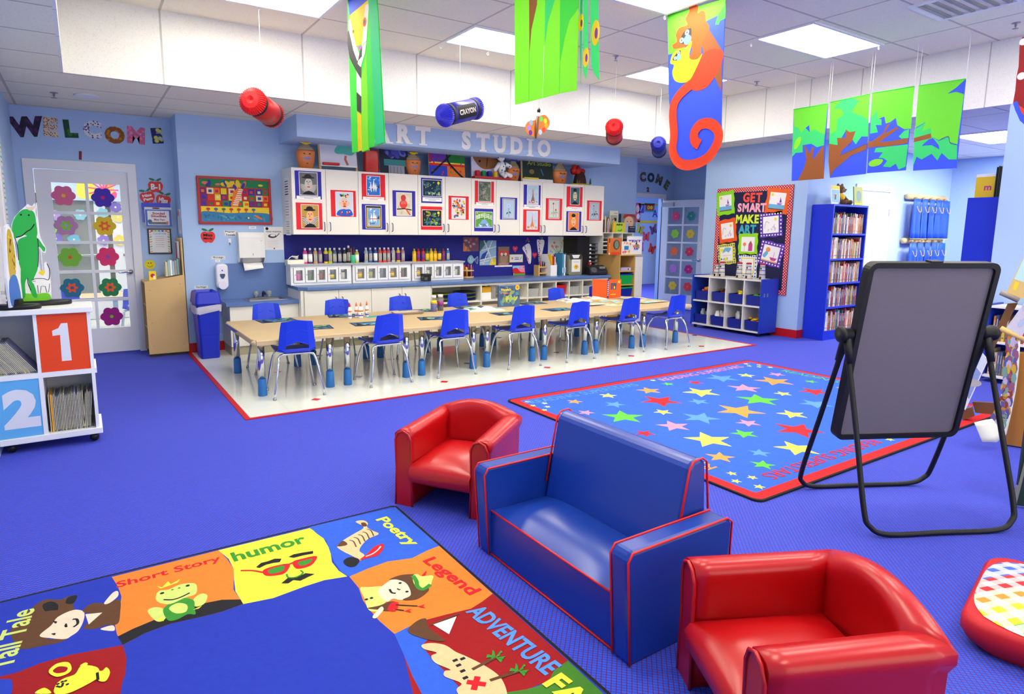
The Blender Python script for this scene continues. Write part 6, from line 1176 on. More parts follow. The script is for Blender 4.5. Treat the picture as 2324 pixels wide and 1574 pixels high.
A.text('CLASSROOM', W2*.5, H2*.83, .018, LBL, .01, W2*.62)
for i in range(6): A.rect(W2*(.3-.03*(i % 2)), H2*(.7-.09*i), W2*.7, H2*(.715-.09*i), [LBL, mat((220, 120, 110), .8), mat((220, 120, 110), .8), GRYS[3], GRYS[2], GRYS[3]][i])
b.obj('poster', t)
p = ay(*kF(275, 1440), YD); b = B(); b.prism([(.055*math.cos(q), .055*math.sin(q)) for q in (2*PI*i/24 for i in range(24))], 'y', -.003, 0, mat((240, 220, 30), .6)); A = Art(b, (0, -.003, 0), (1, 0, 0), (0, 0, 1)); A.ell(-.015, .018, .005, .008, INK, 8); A.ell(.012, .018, .005, .008, INK, 8); A.line([(-.03, -.008), (-.012, -.024), (.012, -.024), (.03, -.008)], .004, INK, True); tag(b.obj('smiley_sticker'), 'round yellow smiley sticker on the wall right of the left door', 'sticker', loc=(p.x, YD-.0005, p.z))
for i, (r, l) in enumerate((((682, 590, 765, 965), 'white notice high on the narrow side wall by the left door'),)):
    a = ax(*kF(r[0], r[1]), XW); c = ax(*kF(r[2], r[3]), XW); b = B(); yy0, yy1 = YW+.06, YW+.30; b.box((-.002, 0, 0), (0, yy1-yy0, a.z-c.z), PAPER); A = Art(b, (-.002, yy1-yy0, 0), (0, -1, 0), (0, 0, 1)); A.circ(.06, (a.z-c.z)*.85, .04, mat((200, 70, 80), .7)); A.rect(.16, .05, .18, .25, GRYS[0]); tag(b.obj('notice_sheet'), l, 'notice', loc=(XW-.0005, yy0, c.z))
# ---------------------------------------------------------------- light wood magazine shelf beside the door
t = thing('wooden_shelf', 'light wood open shelf with a slanted side beside the left door', 'shelf', (.545, 7.80, 0)); PLY = mat((214, 178, 118), .5, nz=.12, sc=3)
b = B(); b.prism([(0, .03), (.40, .03), (.40, .90), (0, .832)], 'y', 0, .016, PLY); b.obj('side_panel', t); b = B(); b.prism([(0, .03), (.40, .03), (.40, .90), (0, .832)], 'y', .43, .446, PLY); b.obj('side_panel', t); b = B(); b.box((.385, .0165, .03), (.40, .4295, 1.31), PLY); b.obj('back_panel', t)
for z in (.05, .30, .55): b = B(); b.box((.01, .0165, z), (.384, .4295, z+.014), PLY); b.obj('shelf', t)
b = B(); b.prism([(-.002, .818), (.383, .884), (.383, .898), (-.002, .832)], 'y', .0165, .4295, PLY); b.obj('top', t)
for x, z in ((.05, .12), (.35, .12), (.05, .38), (.35, .40), (.05, .74), (.35, .80)): b = B(); b.ball((x, -.001, z), (.006, .003, .006), STEEL, 8, 4); b.obj('screw', t)
b = B()
for x, y in ((.03, .03), (.37, .03), (.03, .41), (.37, .41)): pass
b.box((.01, .01, .001), (.39, .43, .03), mat((60, 50, 40), .8)); b.obj('plinth', t)
for i in range(6): b = B(); hh = [.16, .17, .17, .155, .16, .17][i]; b.box((0, 0, 0), (.02, .14, hh), [mat((222, 206, 160), .6), mat((160, 200, 190), .6), PAPER, mat((170, 190, 200), .6), GRYS[2], mat((120, 160, 160), .6)][i]); tag(b.obj('book'), ['cream', 'mint', 'white', 'pale blue', 'grey', 'sea green'][i]+' slim book standing on top of the light wood shelf', 'book', 'slim books on the light wood shelf', loc=(.765+.023*i, 7.84, .883+.004*i))
b = B(); b.box((0, 0, 0), (.07, .02, .10), YEL); A = Art(b, (0, 0, 0), (1, 0, 0), (0, 0, 1)); A.circ(.035, .05, .022, RED); A.ell(.05, .03, .012, .02, PAPER); tag(b.obj('small_picture'), 'small yellow picture block on the light wood shelf', 'picture', loc=(.60, 7.86, .846))
b = B(); b.grid([[(0, .28*u-.14+.0, z+.0) for u in (0, .33, .66, 1)] for z in (0, .15, .3)], PAPER); A = Art(b, (-.001, .14, 0), (0, -1, 0), (0, 0, 1)); A.rect(.02, .02, .12, .28, mat((200, 40, 50), .7)); A.rect(.15, .1, .26, .11, GRYS[1]); tag(b.obj('clipped_papers', solid=.003), 'red and white papers clipped on the back board of the wood shelf', 'paper', loc=(.915, 8.02, .97))
# ---------------------------------------------------------------- blue bin
t = thing('garbage_bin', 'slim blue plastic garbage bin with a white liner beside the wood shelf', 'bin', (1.105, 7.52, .0035)); BP = mat((22, 44, 190), .35)
def ring(hx, hy, z, r=.03): return [(x, y, z) for x, y in rnd_rect(-hx, -hy, hx, hy, r)]
b = B(); b.grid([ring(.095, .15, 0), ring(.104, .165, .26), ring(.107, .17, .27), ring(.118, .19, .60)], BP, smooth=False, cv=True); b.poly(ring(.095, .15, 0)[::-1], BP); b.obj('body', t)
b = B(); R = random.Random(4); rows = []
for k, z in enumerate((.60, .57, .54, .52, .55)): rows.append([(x*(1.06+.05*k % .1+R.uniform(0, .05)), y*(1.04+R.uniform(0, .05)), z+R.uniform(-.012, .012)-.02*(x < 0)) for x, y, _ in ring(.118, .19, 0)])
b.grid(rows[:4], mat((226, 222, 232), .3, alpha=.7), cv=True); b.obj('bin_liner', t)
b = B(); b.grid([ring(.128, .20, .60), ring(.132, .205, .61), ring(.122, .19, .70), ring(.115, .185, .725), ring(.10, .165, .735)], BP, smooth=False, cv=True); b.grid([ring(.10, .165, .735), ring(.085, .15, .70)], BP, smooth=False, cv=True); b.poly(ring(.085, .15, .70), mat((16, 34, 150), .4)); b.obj('lid', t)
# ================================================================ WHITE NUMBERED BOOK UNIT ON THE LEFT
UXL, UYF, UD = -.52+.005, 4.80, .36
t = thing('book_unit', 'white book unit on black castors with orange 1 and blue 2 panels', 'shelf', (0, UYF, 0)); WU = mat((238, 238, 236), .4)
b = B(); b.box((-.515, -.02, .87), (.03, UD, .905), WU); b.obj('top', t, bevel=.004); b = B(); b.box((-.515, -.01, .06), (.03, UD, .10), WU); b.obj('bottom', t, bevel=.004); b = B(); b.box((-.515, 0, .468), (.025, UD-.012, .50), WU); b.obj('shelf', t)
b = B(); b.box((-.006, 0, .1), (.014, UD-.012, .468), WU); b.obj('end_panel', t); b = B(); b.box((-.006, 0, .50), (.014, UD-.012, .87), WU); b.obj('end_panel', t)
b = B(); b.box((-.289, 0, .50), (-.270, UD-.012, .87), WU); b.obj('divider', t); b = B(); b.box((-.289, 0, .10), (-.266, UD-.012, .468), WU); b.obj('divider', t); b = B(); b.box((-.515, UD-.012, .1), (.014, UD, .87), mat((206, 206, 212), .6)); b.obj('back_panel', t)
def npanel(x0, x1, z0, z1, col, ch, cx, l):
    b = B(); b.box((x0, .004, z0), (x1, .02, z1), mat(col, .5, nz=.02)); A = Art(b, (x0, .004, z0), (1, 0, 0), (0, 0, 1), .0006); w = x1-x0; h = z1-z0; NW = mat((226, 226, 230), .5); A.text(ch, w*cx, h*.5, h*.68, NW, .06, None, 0, 1.1) if ch != '1' else A.poly([(w*q[0], h*q[1]) for q in ((.42, .17), (.62, .17), (.60, .83), (.47, .83), (.41, .75), (.28, .71), (.28, .62), (.43, .63))], NW); o = b.obj('number_panel', t); o['label'] = l
npanel(-.269, -.007, .501, .869, (236, 66, 2), '1', .5, 'orange panel with a white 1'); npanel(-.515, -.290, .101, .467, (96, 176, 228), '2', .55, 'blue panel with a white 2')
for x in (-.46, -.02):
    for y in (.04, .32): b = B(); b.ball((x, y, .031), (.028, .028, .03), BLACK, 12, 8); b.box((x-.012, y-.012, .04), (x+.012, y+.012, .06), BLACK); b.obj('castor', t)
def magazine(x, z, h, tilt, i, grp, label):
    r = random.Random(i+77); c = r.choice([(150, 140, 110), (100, 110, 90), (180, 170, 140), (120, 116, 150), (90, 90, 130), (170, 150, 110), (200, 196, 186)]); b = B(); b.box((-.003, 0, 0), (.003, .21, h), mat(c, .6, nz=.3, sc=60)); b.box((-.0022, -.0006, .01), (.0022, 0, h-.01), mat((190, 186, 160), .7, nz=.5, sc=90)); tag(b.obj('booklet'), label, 'booklet', grp, loc=(x, UYF+.03, z), rot=(0, tilt, 0))
for i in range(22):
    if i == 1: b = B(); b.box((-.005, 0, 0), (.005, .21, .245), mat((226, 160, 40), .6)); tag(b.obj('booklet'), 'yellow spined booklet at the left end of the lower row', 'booklet', loc=(-.238, UYF+.028, .1015)); continue
    magazine(-.25+.0085*i+(.004 if i > 1 else 0), .1015, .245+.006*math.sin(i), 0, i, 'booklets standing in the lower right cell', 'thin booklet standing upright in the cell beside the blue 2 panel')
for i in range(5): magazine(-.073+.0085*i, .1025, .24+.012*(i % 2), .10, i+40, 'leaning booklets at the right of the lower cell', 'thin booklet leaning at the right end of the lower cell')
for i in range(20): magazine(-.475+.0095*i, .502, .25, -.62, i+60, 'booklets leaning in the upper left cell', 'thin booklet leaning in the cell beside the orange 1 panel')
# animal stand-ups on the unit
def kA(x, y): return (x*.381, 430+y*.381)
YA = UYF+.24
def pa(s_): return [(ay(*kA(*(float(v) for v in q.split(','))), YA)) for q in s_.split()]
o0 = ay(*kA(170, 665), YA); t = thing('animal_standup', 'tall green crocodile stand-up cutout with two cats on the white unit', 'cutout', (o0.x, YA, .906))
def A2(s_): return [(p.x-o0.x, p.z-.906) for p in pa(s_)]
b = B(); ol = A2('40,655 28,600 30,480 45,440 62,470 72,520 100,500 105,330 72,290 68,210 85,165 120,125 150,100 165,85 190,100 205,80 215,100 212,135 225,180 232,260 248,300 275,350 272,378 250,372 235,345 232,430 245,500 265,480 262,440 275,430 295,470 302,540 306,600 308,640 290,662 170,672'); ol = [(x, max(z, .035)) for x, z in ol]
b.prism(ol, 'y', -.004, .002, PAPER); A = Art(b, (0, -.004, 0), (1, 0, 0), (0, 0, 1), .0003); GC = mat((36, 180, 70), .6); KI = INK
A.blob(A2('42,655 60,625 110,615 200,620 280,615 304,640 285,658 170,666'), mat((120, 214, 40), .6)); A.blob(A2('95,560 115,480 105,340 110,300 150,280 200,270 222,290 228,380 225,470 200,540 215,600 222,640 200,638 180,600 165,530 150,560 150,640 110,640'), GC); A.blob(A2('76,285 72,215 90,165 130,122 175,118 205,140 215,190 222,270 190,300 150,270 110,285'), GC); A.blob(A2('225,290 255,330 270,350 262,370 240,345 222,330'), GC)
A.line(A2('95,285 130,275 160,250 185,235 205,205'), .006, KI, True); A.circ(*A2('125,150')[0], .006, KI, 8); A.circ(*A2('172,152')[0], .006, KI, 8); A.line(A2('165,525 168,560 185,600'), .004, KI, True); A.line(A2('90,290 105,340 112,420'), .004, KI, True); A.line(A2('225,290 230,380 226,460'), .004, KI, True)
A.blob(A2('150,95 165,105 200,100 212,88 205,112 185,125 165,118'), mat((236, 206, 180), .6)); A.blob(A2('40,520 60,520 78,560 80,610 70,625 60,590 50,620 42,580'), YEL); A.line(A2('50,520 38,480 48,448'), .012, YEL, True); A.blob(A2('190,540 215,530 260,530 290,535 295,560 290,610 280,612 270,575 245,575 240,615 228,615 225,570 200,560'), PAPER); A.line(A2('190,540 215,530 260,530 290,535 296,480 280,440'), .004, KI, True); A.line(A2('225,570 228,615 240,615 245,575 270,575 280,612 290,610 295,560'), .003, KI); A.blob(A2('230,495 250,480 268,490 255,510'), YEL)
for p in ('197,545', '208,545'): A.circ(*A2(p)[0], .003, KI, 6)
b.obj('cutout', t); b = B(); b.lathe([(.17, .001), (.175, .006), (.175, .022), (.17, .028)], BLACK, 28, (.06, .01, 0), sy=.46); b.prism([(-.12, .028), (-.03, .028), (-.03, .075)], 'y', -.02, .0, BLACK); b.obj('base', t)
o1 = ay(*kA(100, 690), UYF+.11); t = thing('animal_standup', 'edge-on painted stand-up cutout left of the green crocodile', 'cutout', (-.37, UYF+.06, .906), math.radians(80))
b = B(); b.prism([(-.12, .02), (.14, .02), (.13, .16), (.16, .24), (.10, .32), (.08, .46), (.0, .52), (-.06, .50), (-.10, .36), (-.14, .2)], 'y', -.006, .006, mat((226, 224, 230), .5)); A = Art(b, (0, -.006, 0), (1, 0, 0), (0, 0, 1), .0005); A.blob([(-.08, .2), (-.06, .44), (.0, .49), (.05, .44), (.07, .3), (.03, .2)], mat((190, 160, 50), .6)); A.blob([(-.1, .03), (-.1, .18), (.05, .2), (.1, .03)], mat((60, 110, 190), .6)); A.dabs(-.06, .2, .06, .46, 12, [DKWOOD, YEL, BRN], .006, .012, random.Random(3)); b.obj('cutout', t)
b = B(); b.lathe([(.13, .001), (.135, .006), (.135, .022), (.13, .028)], BLACK, 24, (0, 0, 0), sx=.55); b.prism([(-.06, .028), (.06, .028), (.04, .06), (-.04, .06)], 'y', -.03, .03, BLACK); b.obj('base', t)
# door casing and door far left, charts on the left wall
b = B(); b.box((-.52, 5.4, 0), (-.495, 5.5, 2.1), DW_); b.box((-.52, 6.42, 0), (-.495, 6.52, 2.1), DW_); b.box((-.52, 5.4, 2.04), (-.495, 6.52, 2.13), DW_); struct('trim_9', b)
t = tag(thing('door_4', None, None, (-.505, 5.5, 0)), kind='structure'); b = B(); b.box((-.012, 0, .01), (.0, .92, 2.04), DW_); b.obj('leaf', t)
for z0, z1 in ((.2, .9), (1.05, 1.85)):
    for y0, y1 in ((.12, .42), (.5, .80)): b = B(); b.box((.0, y0, z0), (.006, y1, z1), DW_); b.obj('panel', t, bevel=.004)
b = B(); b.tube([(0, .08, .95), (.05, .08, .95), (.055, .17, .95)], .012, CHROME, 8); b.obj('handle', t)
for i in range(4):
    b = B(); b.box((0, 0, 0), (.002, .20, .27), mat((226, 236, 226), .8)); A = Art(b, (.002, 0, 0), (0, 1, 0), (0, 0, 1))
    for k in range(6): A.rect(.02, .03+.04*k, .18, .045+.04*k, [GRYS[2], TEAL, GRYS[3]][(k+i) % 3])
    tag(b.obj('notice_sheet'), ['topmost', 'second highest', 'third highest', 'lowest'][i]+' pale chart in the column on the left wall by the glass door', 'notice', 'charts on the left wall', loc=(-.519, 6.75, 2.02-.30*i-.1))
# ================================================================ THINGS ON TOP OF THE WALL CABINETS
def kV(x, y): return (660+x*.257, 300+y*.257)
def kX(x, y): return (950+x*.325, 320+y*.325)
YT, ZT = 7.50, UZ1+.002
def top_rect(f, r, Y=YT): return rectY(f, *r, Y)
CEL = mat((200, 170, 120), .2, alpha=.55)
def scarecrow_bag(f, r, label, tie, fill, peak):
    x0, x1, z0, z1 = top_rect(f, r); w = x1-x0; h = z1-ZT; t = thing('treat_bag', label, 'bag', ((x0+x1)/2, YT+.06, ZT), 0, 'orange filled bags on top of the cabinets'); OC = mat((214, 120, 56), .35, nz=.2, sc=20)
    b = B(); b.lathe([(w*.22, 0), (w*.36, h*.04), (w*.46, h*.3), (w*.5, h*fill), (w*.47, h*(fill+.03))], OC, 18, sy=.55); A = Art(b, (0, -w*.29, 0), (1, 0, 0), (0, 0, 1), .0005); o = b.obj('filled_bag', t)
    b = B(); b.T = Matrix.Translation((0, -w*.262, 0)); A = Art(b, (0, 0, 0), (1, 0, 0), (0, 0, 1), .0006); A.ell(0, h*fill*.85, w*.22, h*.03, mat((60, 60, 40), .7)); A.ell(0, h*fill*.58, w*.2, h*.05, mat((130, 130, 170), .7)); A.ell(0, h*fill*.3, w*.06, h*.03, DKWOOD); b.obj('printed_face', o)
    b = B(); b.lathe([(w*.475, h*(fill+.02)), (w*.40, h*(fill+.14)), (w*.12, h*.90), (w*.16, h)], CEL, 14, sy=.5); b.obj('clear_top', t); b = B(); b.ball((0, -.01, h*.90), (w*.17, w*.1, h*.05), tie, 9, 6)
    for s_ in (-1, 1): b.ball((s_*w*.14, -.02, h*.93), (w*.16, .02, h*.04), tie, 8, 5)
    b.obj('ribbon_tie', t)
OCY = mat((236, 200, 20), .5); scarecrow_bag(kV, (58, 70, 228, 312), 'orange filled bag with a yellow tie, leftmost on top of the cabinets', OCY, .62, 1); scarecrow_bag(kV, (1030, 165, 1165, 368), 'orange filled bag with a yellow tie beside the bright quarter painting', OCY, .60, 1)
scarecrow_bag(kX, (632, 115, 722, 272), 'orange filled bag with a blue tie between the spotted toy and the chalkboard', mat((20, 60, 200), .5), .52, 1); scarecrow_bag(kX, (955, 135, 1052, 294), 'orange filled bag with a yellow tie right of the little chalkboard', OCY, .52, 1)
def lean_board(name, f, r, label, draw, frame=None, Y=YT+.05, d=.015, tilt=-.12, cat='picture', base=None):
    x0, x1, z0, z1 = top_rect(f, r, Y); w = x1-x0; h = z1-ZT; t = thing(name, label, cat, (x0, Y, ZT), 0); t.rotation_euler = (tilt, 0, 0); b = B(); b.box((0, 0, 0 if base is None else base), (w, d, h), PAPER); A = Art(b, (0, 0, 0), (1, 0, 0), (0, 0, 1), .0006); draw(A, w, h); b.obj('board', t); return t, w, h
t, w, h = lean_board('small_easel', kV, (262, 60, 585, 330), 'small wooden easel with a green tree painting on top of the cabinets', lambda A, w, h: (A.rect(0, h*.18, w, h, mat((214, 214, 222), .8)), A.blob([(w*.45, h*.55), (w*.4, h*.65), (w*.5, h*.82), (w*.7, h*.86), (w*.9, h*.78), (w*.95, h*.62), (w*.85, h*.52), (w*.65, h*.55)], mat((90, 190, 170), .8)), A.line([(w*.7, h*.5), (w*.68, h*.38), (w*.74, h*.2)], .03, mat((190, 100, 80), .8)), A.ell(w*.5, h*.95, w*.09, .03, mat((60, 90, 200), .8)), A.ell(w*.8, h*.97, w*.1, .02, mat((60, 90, 200), .8)), A.ell(w*.15, h*.97, w*.06, .03, YEL)), base=.05)
for x in (.0, w): b = B(); b.box((x-.012, .016, 0), (x+.012, .04, h), LW); b.obj('leg', t)
b = B(); b.box((.02, -.03, h*.16), (w*.5, 0, h*.16+.03), RED); b.obj('marker_ledge', t, bevel=.006)
x0, x1, z0, z1 = top_rect(kV, (660, 125, 775, 350)); t = thing('red_gift_bag', 'red shiny cellophane bag behind the tiger banner on top of the cabinets', 'bag', ((x0+x1)/2, YT+.05, ZT)); w = x1-x0; b = B(); b.prism([(-w/2, 0), (w/2, 0), (w*.48, .27), (-w*.48, .27)], 'y', -.05, .05, mat((200, 30, 34), .15, nz=.25, sc=14, bump=.5)); b.obj('bag', t, bevel=.01)
t, w, h = lean_board('painted_board', kV, (785, 110, 1040, 362), 'dark blue painted board with a pale tower shape on top of the cabinets', lambda A, w, h: (A.rect(0, 0, w, h, mat((36, 44, 60), .8)), A.dabs(w*.1, h*.5, w, h, 22, cl((60, 60, 140), (80, 80, 170), (40, 50, 110), (110, 120, 190)), .02, .04, random.Random(3)), A.rect(w*.15, h*.28, w, h*.5, mat((60, 130, 130), .8)), A.rect(w*.3, 0, w*.85, h*.3, mat((150, 150, 160), .8)), A.circ(w*.85, h*.9, .03, ORG), *[A.rect(w*(.36+.12*i), 0, w*(.37+.12*i), h*.26, INK) for i in range(4)]), tilt=-.08)
def d_quarters(A, w, h):
    for (u, v), c in (((0, .5), (110, 60, 160)), ((.5, .5), (30, 130, 50)), ((0, 0), (50, 70, 190)), ((.5, 0), (240, 120, 40))): A.rect(w*u, h*v, w*(u+.5), h*(v+.5), mat(c, .8))
    A.rect(0, h*.48, w, h*.53, YEL); A.rect(0, h*.40, w, h*.48, mat((226, 40, 40), .8)); A.line([(w*.05, h*.1), (w*.25, h*.35), (w*.45, h*.6), (w*.7, h*.95)], .025, INK, True); A.line([(w*.5, h), (w*.52, h*.6), (w*.7, h*.3), (w*.95, 0)], .028, INK, True); A.dabs(0, 0, w, h, 14, [RED, BLUE, GRN, PUR], .008, .014, random.Random(9)); A.rect(0, h*.5, w*.06, h, mat((200, 30, 40), .8))
lean_board('quarter_painting', kX, (75, 55, 325, 250), 'bright painting in purple, green, blue and orange quarters on top of the cabinets', d_quarters, tilt=-.08)
t, w, h = lean_board('paint_easel_set', kX, (372, 92, 560, 262), 'white board with a big brown palette shape and paint pots on top of the cabinets', lambda A, w, h: (A.rect(0, h*.15, w, h, mat((214, 206, 226), .8)), A.blob([(w*.1, h*.95), (w*.2, h*.6), (w*.45, h*.42), (w*.8, h*.48), (w, h*.7), (w, h)], mat((150, 100, 54), .8)), A.circ(w*.3, h*.72, .018, INK), A.line([(w*.6, h*.95), (w*.55, h*.5)], .02, mat((130, 40, 30), .8))), tilt=-.05)
b = B(); b.box((-.01, -.10, 0), (w*1.3, -.012, .03), mat((190, 24, 34), .4)); b.obj('ledge', t)
for i, c in enumerate(((200, 30, 40), (20, 130, 80), (30, 50, 150), (226, 190, 20))): b = B(); b.lathe([(.032, .03), (.034, .032), (.034, .085), (.036, .087), (.036, .105), (.03, .108)], mat(c, .4), 14, (.06+.095*i, -.055, 0)); b.obj('paint_pot', t)
x = (ay(*kX(580, 200), YT-.02)).x; t = thing('plush_toy', 'white spotted plush toy dog sitting in front of the palette board', 'plush toy', (x, YT-.025, ZT+.03)); PW = mat((236, 234, 230), .9, nz=.05, sc=60); PB = mat((24, 24, 26), .9)
b = B(); b.ball((0, 0, .13), (.055, .045, .10), PW); b.ball((-.02, -.01, .27), (.055, .05, .05), PW); b.ball((-.06, -.03, .26), (.035, .03, .026), PW)
for p, q in (((-.05, -.01, .19), (-.13, -.03, .10)), ((.05, -.01, .19), (.12, -.02, .16)), ((-.02, -.02, .06), (.0, -.08, .02)), ((.04, -.02, .06), (.10, -.07, .03))): b.tube([p, q], [.03, .024], PW, 8); b.ball(q, .028, PW, 8, 6)
b.obj('body', t); b = B(); b.ball((.035, .0, .27), (.02, .03, .04), PB, 8, 6); b.ball((-.09, -.045, .265), .010, PB, 8, 6)
for q in ((.0, -.045, .15), (.03, -.042, .18), (-.025, -.044, .1), (.02, -.045, .09), (.1, -.045, .155)): b.ball(q, (.009, .004, .009), PB, 7, 5)
b.obj('spots', t)
t, w, h = lean_board('small_chalkboard', kX, (728, 112, 940, 280), 'little green chalkboard easel reading Art Studio on top of the cabinets', lambda A, w, h: (A.rect(0, h*.15, w, h, mat((36, 52, 40), .8)), A.text('Art Studio', w*.55, h*.76, h*.16, mat((190, 190, 70), .8), 0, w*.78), A.ell(w*.3, h*.42, .045, .035, mat((120, 110, 60), .8)), A.line([(w*.6, h*.55), (w*.68, h*.3)], .012, mat((90, 140, 190), .8))), tilt=-.06)
b = B(); b.box((.02, -.02, h*.13), (w*.5, -.002, h*.13+.02), YEL); b.obj('chalk_ledge', t)
for xx in (.0, w): b = B(); b.box((xx-.012, .016, 0), (xx+.012, .03, h), LW); b.obj('leg', t)
x = ay(*kX(1145, 250), YT).x; t = thing('volcano_model', 'brown model volcano with red tissue smoke on a yellow tray on top of the cabinets', 'model', (x, YT+.06, ZT)); b = B(); b.lathe([(.20, 0), (.205, .004), (.205, .016), (.20, .02)], mat((200, 180, 20), .4), 24, sy=.5); b.obj('tray', t); R = random.Random(8)
b = B(); b.lathe([(.115, .02), (.11, .07), (.095, .13), (.075, .18), (.05, .20), (.02, .195)], mat((60, 32, 24), .8, nz=.3, sc=20, bump=.8), 16, sy=.7); b.obj('mountain', t)
b = B(); [b.ball((R.uniform(-.14, .06), R.uniform(-.03, .05), R.uniform(.19, .27)), R.uniform(.03, .05), mat((206, 36, 20), .6), 8, 6) for i in range(12)]; o = b.obj('tissue_smoke', t)
for xx, c, hh in ((.15, (20, 90, 50), .09), (-.11, (30, 120, 50), .06), (-.07, (200, 30, 30), .05), (-.02, (30, 60, 190), .035)): b = B(); b.lathe([(.012, .02), (.016, .03), (.010, .02+hh*.7), (.002, .02+hh)], mat(c, .5), 8, (xx, -.07, 0)); b.obj('figure', t)
# ================================================================ SECOND DOOR, ALCOVE AND THE ROOM BEHIND IT
HX, HY = D2X1-.02, D2Y-.02
t = tag(thing('door_5', None, None, (HX, HY, 0), math.atan2(7.515-HY, 9.36-HX)), kind='structure')
door_leaf(t, .86, 2.0, (.13, .75), (.27, 1.87), 2, 5); lever(t, .81, .92, -1); b = B(); b.box((.02, -.06, 1.89), (.26, -.002, 1.96), mat((176, 178, 182), .4)); b.obj('door_closer', t); b = B(); b.box((.775, -.003, 1.18), (.83, -.0005, 1.25), PAPER); b.box((.775, -.003, 1.10), (.83, -.0005, 1.17), PAPER); b.obj('switch_label', t)
dn = ['pink', 'teal', 'lime', 'yellow', 'orange', 'red', 'lilac', 'magenta', 'golden', 'crimson']; dc = [(236, 60, 120), (50, 140, 140), (150, 210, 60), (236, 200, 50), (240, 110, 60), (226, 50, 90), (180, 120, 200), (200, 30, 130), (230, 200, 60), (236, 60, 80)]
Mx = Matrix.Translation((HX, HY, 0)) @ Matrix.Rotation(math.atan2(7.515-HY, 9.36-HX), 4, 'Z')
for i in range(10): o = flower_dec(None, .085, dc[i], None, (200, 170, 90), '%s foam flower on a pane of the open door' % dn[i], pl=Mx @ Vector((.285+.31*(i % 2), .012, 1.71-.32*(i//2))), a=.2); o['group'] = 'foam flowers on the open door'; o.rotation_euler = (0, 0, t.rotation_euler[2])
b = B(); b.box((D2X0-.08, D2Y-.018, 0), (D2X0, D2Y+.02, 2.12), DW_); b.box((D2X1, D2Y-.018, 0), (D2X1+.08, D2Y+.02, 2.12), DW_); b.box((D2X0, D2Y-.018, 2.04), (D2X1, D2Y+.02, 2.12), DW_); struct('trim_10', b)
def kM(x, y): return (1340+x*.178, 360+y*.178)
W2C = pat((150, 140, 110), (90, 84, 70), 60); W2D = pat((60, 90, 110), (40, 60, 76), 60)
for ch, c, m, a, l in (('C', (668, 232), W2C, -.1, 'dark speckled C of the second WELCOME, partly behind the monkey banner'), ('O', (770, 240), W2D, .1, 'dark teal O of the second WELCOME'), ('M', (875, 268), W2C, .35, 'dark speckled M of the second WELCOME'), ('E', (972, 335), W2C, .6, 'dark speckled E ending the second WELCOME')): flat_letter(ch, kM, c, .175, m, l, D2Y, a, grp='letters of the second WELCOME')
flat_letter('2', kM, (732, 392), .085, mat((110, 40, 60), .6), 'dark red number 2 above the open door', D2Y, name='number_cutout')
b = B(); b.box((8.0, 12.4, 0), (14, 12.5, ZL), WALL); b.box((7.9, D2Y+.1, 0), (8.0, 12.5, ZL), WALL); struct('wall_room_two', b)
YR = 12.38
def far(px, py): return ay(px, py, YR)
def far_item(name, r, label, draw, bg, cat='wall decoration', grp=None):
    a, c = far(*r[:2]), far(*r[2:]); w = c.x-a.x; h = a.z-c.z; b = B(); b.box((0, -.006, 0), (w, 0, h), bg); A = Art(b, (0, -.006, 0), (1, 0, 0), (0, 0, 1), .0008); draw and draw(A, w, h); tag(b.obj(name), label, cat, grp, loc=(a.x, YR+.018, c.z))
far_item('pencil_cutout', (1448, 500, 1492, 506), 'long yellow pencil cutout on the wall of the room behind the open door', None, YEL); far_item('pencil_cutout', (1450, 461, 1494, 466), 'upper yellow pencil cutout behind the hanging cards in the far room', None, YEL)
far_item('card_decoration', (1451, 462, 1462, 483), 'purple card hung on the pencil in the far room', lambda A, w, h: A.line([(w*.3, h*.2), (w*.7, h*.8)], w*.2, LBL), PUR); far_item('card_decoration', (1464, 460, 1486, 481), 'teal card with a red centre hung in the far room', lambda A, w, h: (A.rect(w*.12, h*.15, w*.9, h*.85, RED), A.circ(w*.4, h*.5, h*.22, YEL), A.circ(w*.68, h*.5, h*.22, YEL), A.circ(w*.4, h*.5, h*.1, GRYS[1])), TEAL); far_item('card_decoration', (1443, 460, 1453, 504), 'tall pink paper figure at the edge of the open doorway', lambda A, w, h: (A.ell(w*.5, h*.7, w*.35, h*.2, mat((240, 200, 190), .7)), A.ell(w*.6, h*.3, w*.3, h*.15, PAPER)), mat((226, 90, 100), .7))
flat_letter('Ap', lambda x, y: (x, y), (1490, 487), .26, mat((50, 60, 190), .6), 'blue word starting with Ap on the far room wall', YR+.018, bold=.01, name='word_cutout')
def butterfly(px, py, r, col, label, a=0):
    p = far(px, py); b = B(); A = Art(b, (0, 0, 0), (1, 0, 0), (0, 0, 1), .001); c1 = mat(col, .7); c2 = mat(tuple(min(255, int(q*.6)) for q in col), .7)
    for s_ in (-1, 1): b.prism([(q.x, q.y) for q in cr([(0, .1*r, 0), (s_*.5*r, .9*r, 0), (s_*r, .85*r, 0), (s_*.75*r, .1*r, 0), (s_*.8*r, -.7*r, 0), (s_*.35*r, -.8*r, 0), (0, -.2*r, 0)], 3)], 'y', -.004, 0, c1); A.ell(s_*.55*r, .45*r, .2*r, .2*r, c2); A.ell(s_*.5*r, -.4*r, .15*r, .15*r, c2)
    b.box((-.05*r, -.008, -.6*r), (.05*r, 0, .6*r), INK); A.n = -A.n; tag(b.obj('paper_butterfly'), label, 'wall decoration', 'paper butterflies in the far room', loc=(p.x, YR+.015, p.z), rot=(0, a, 0))
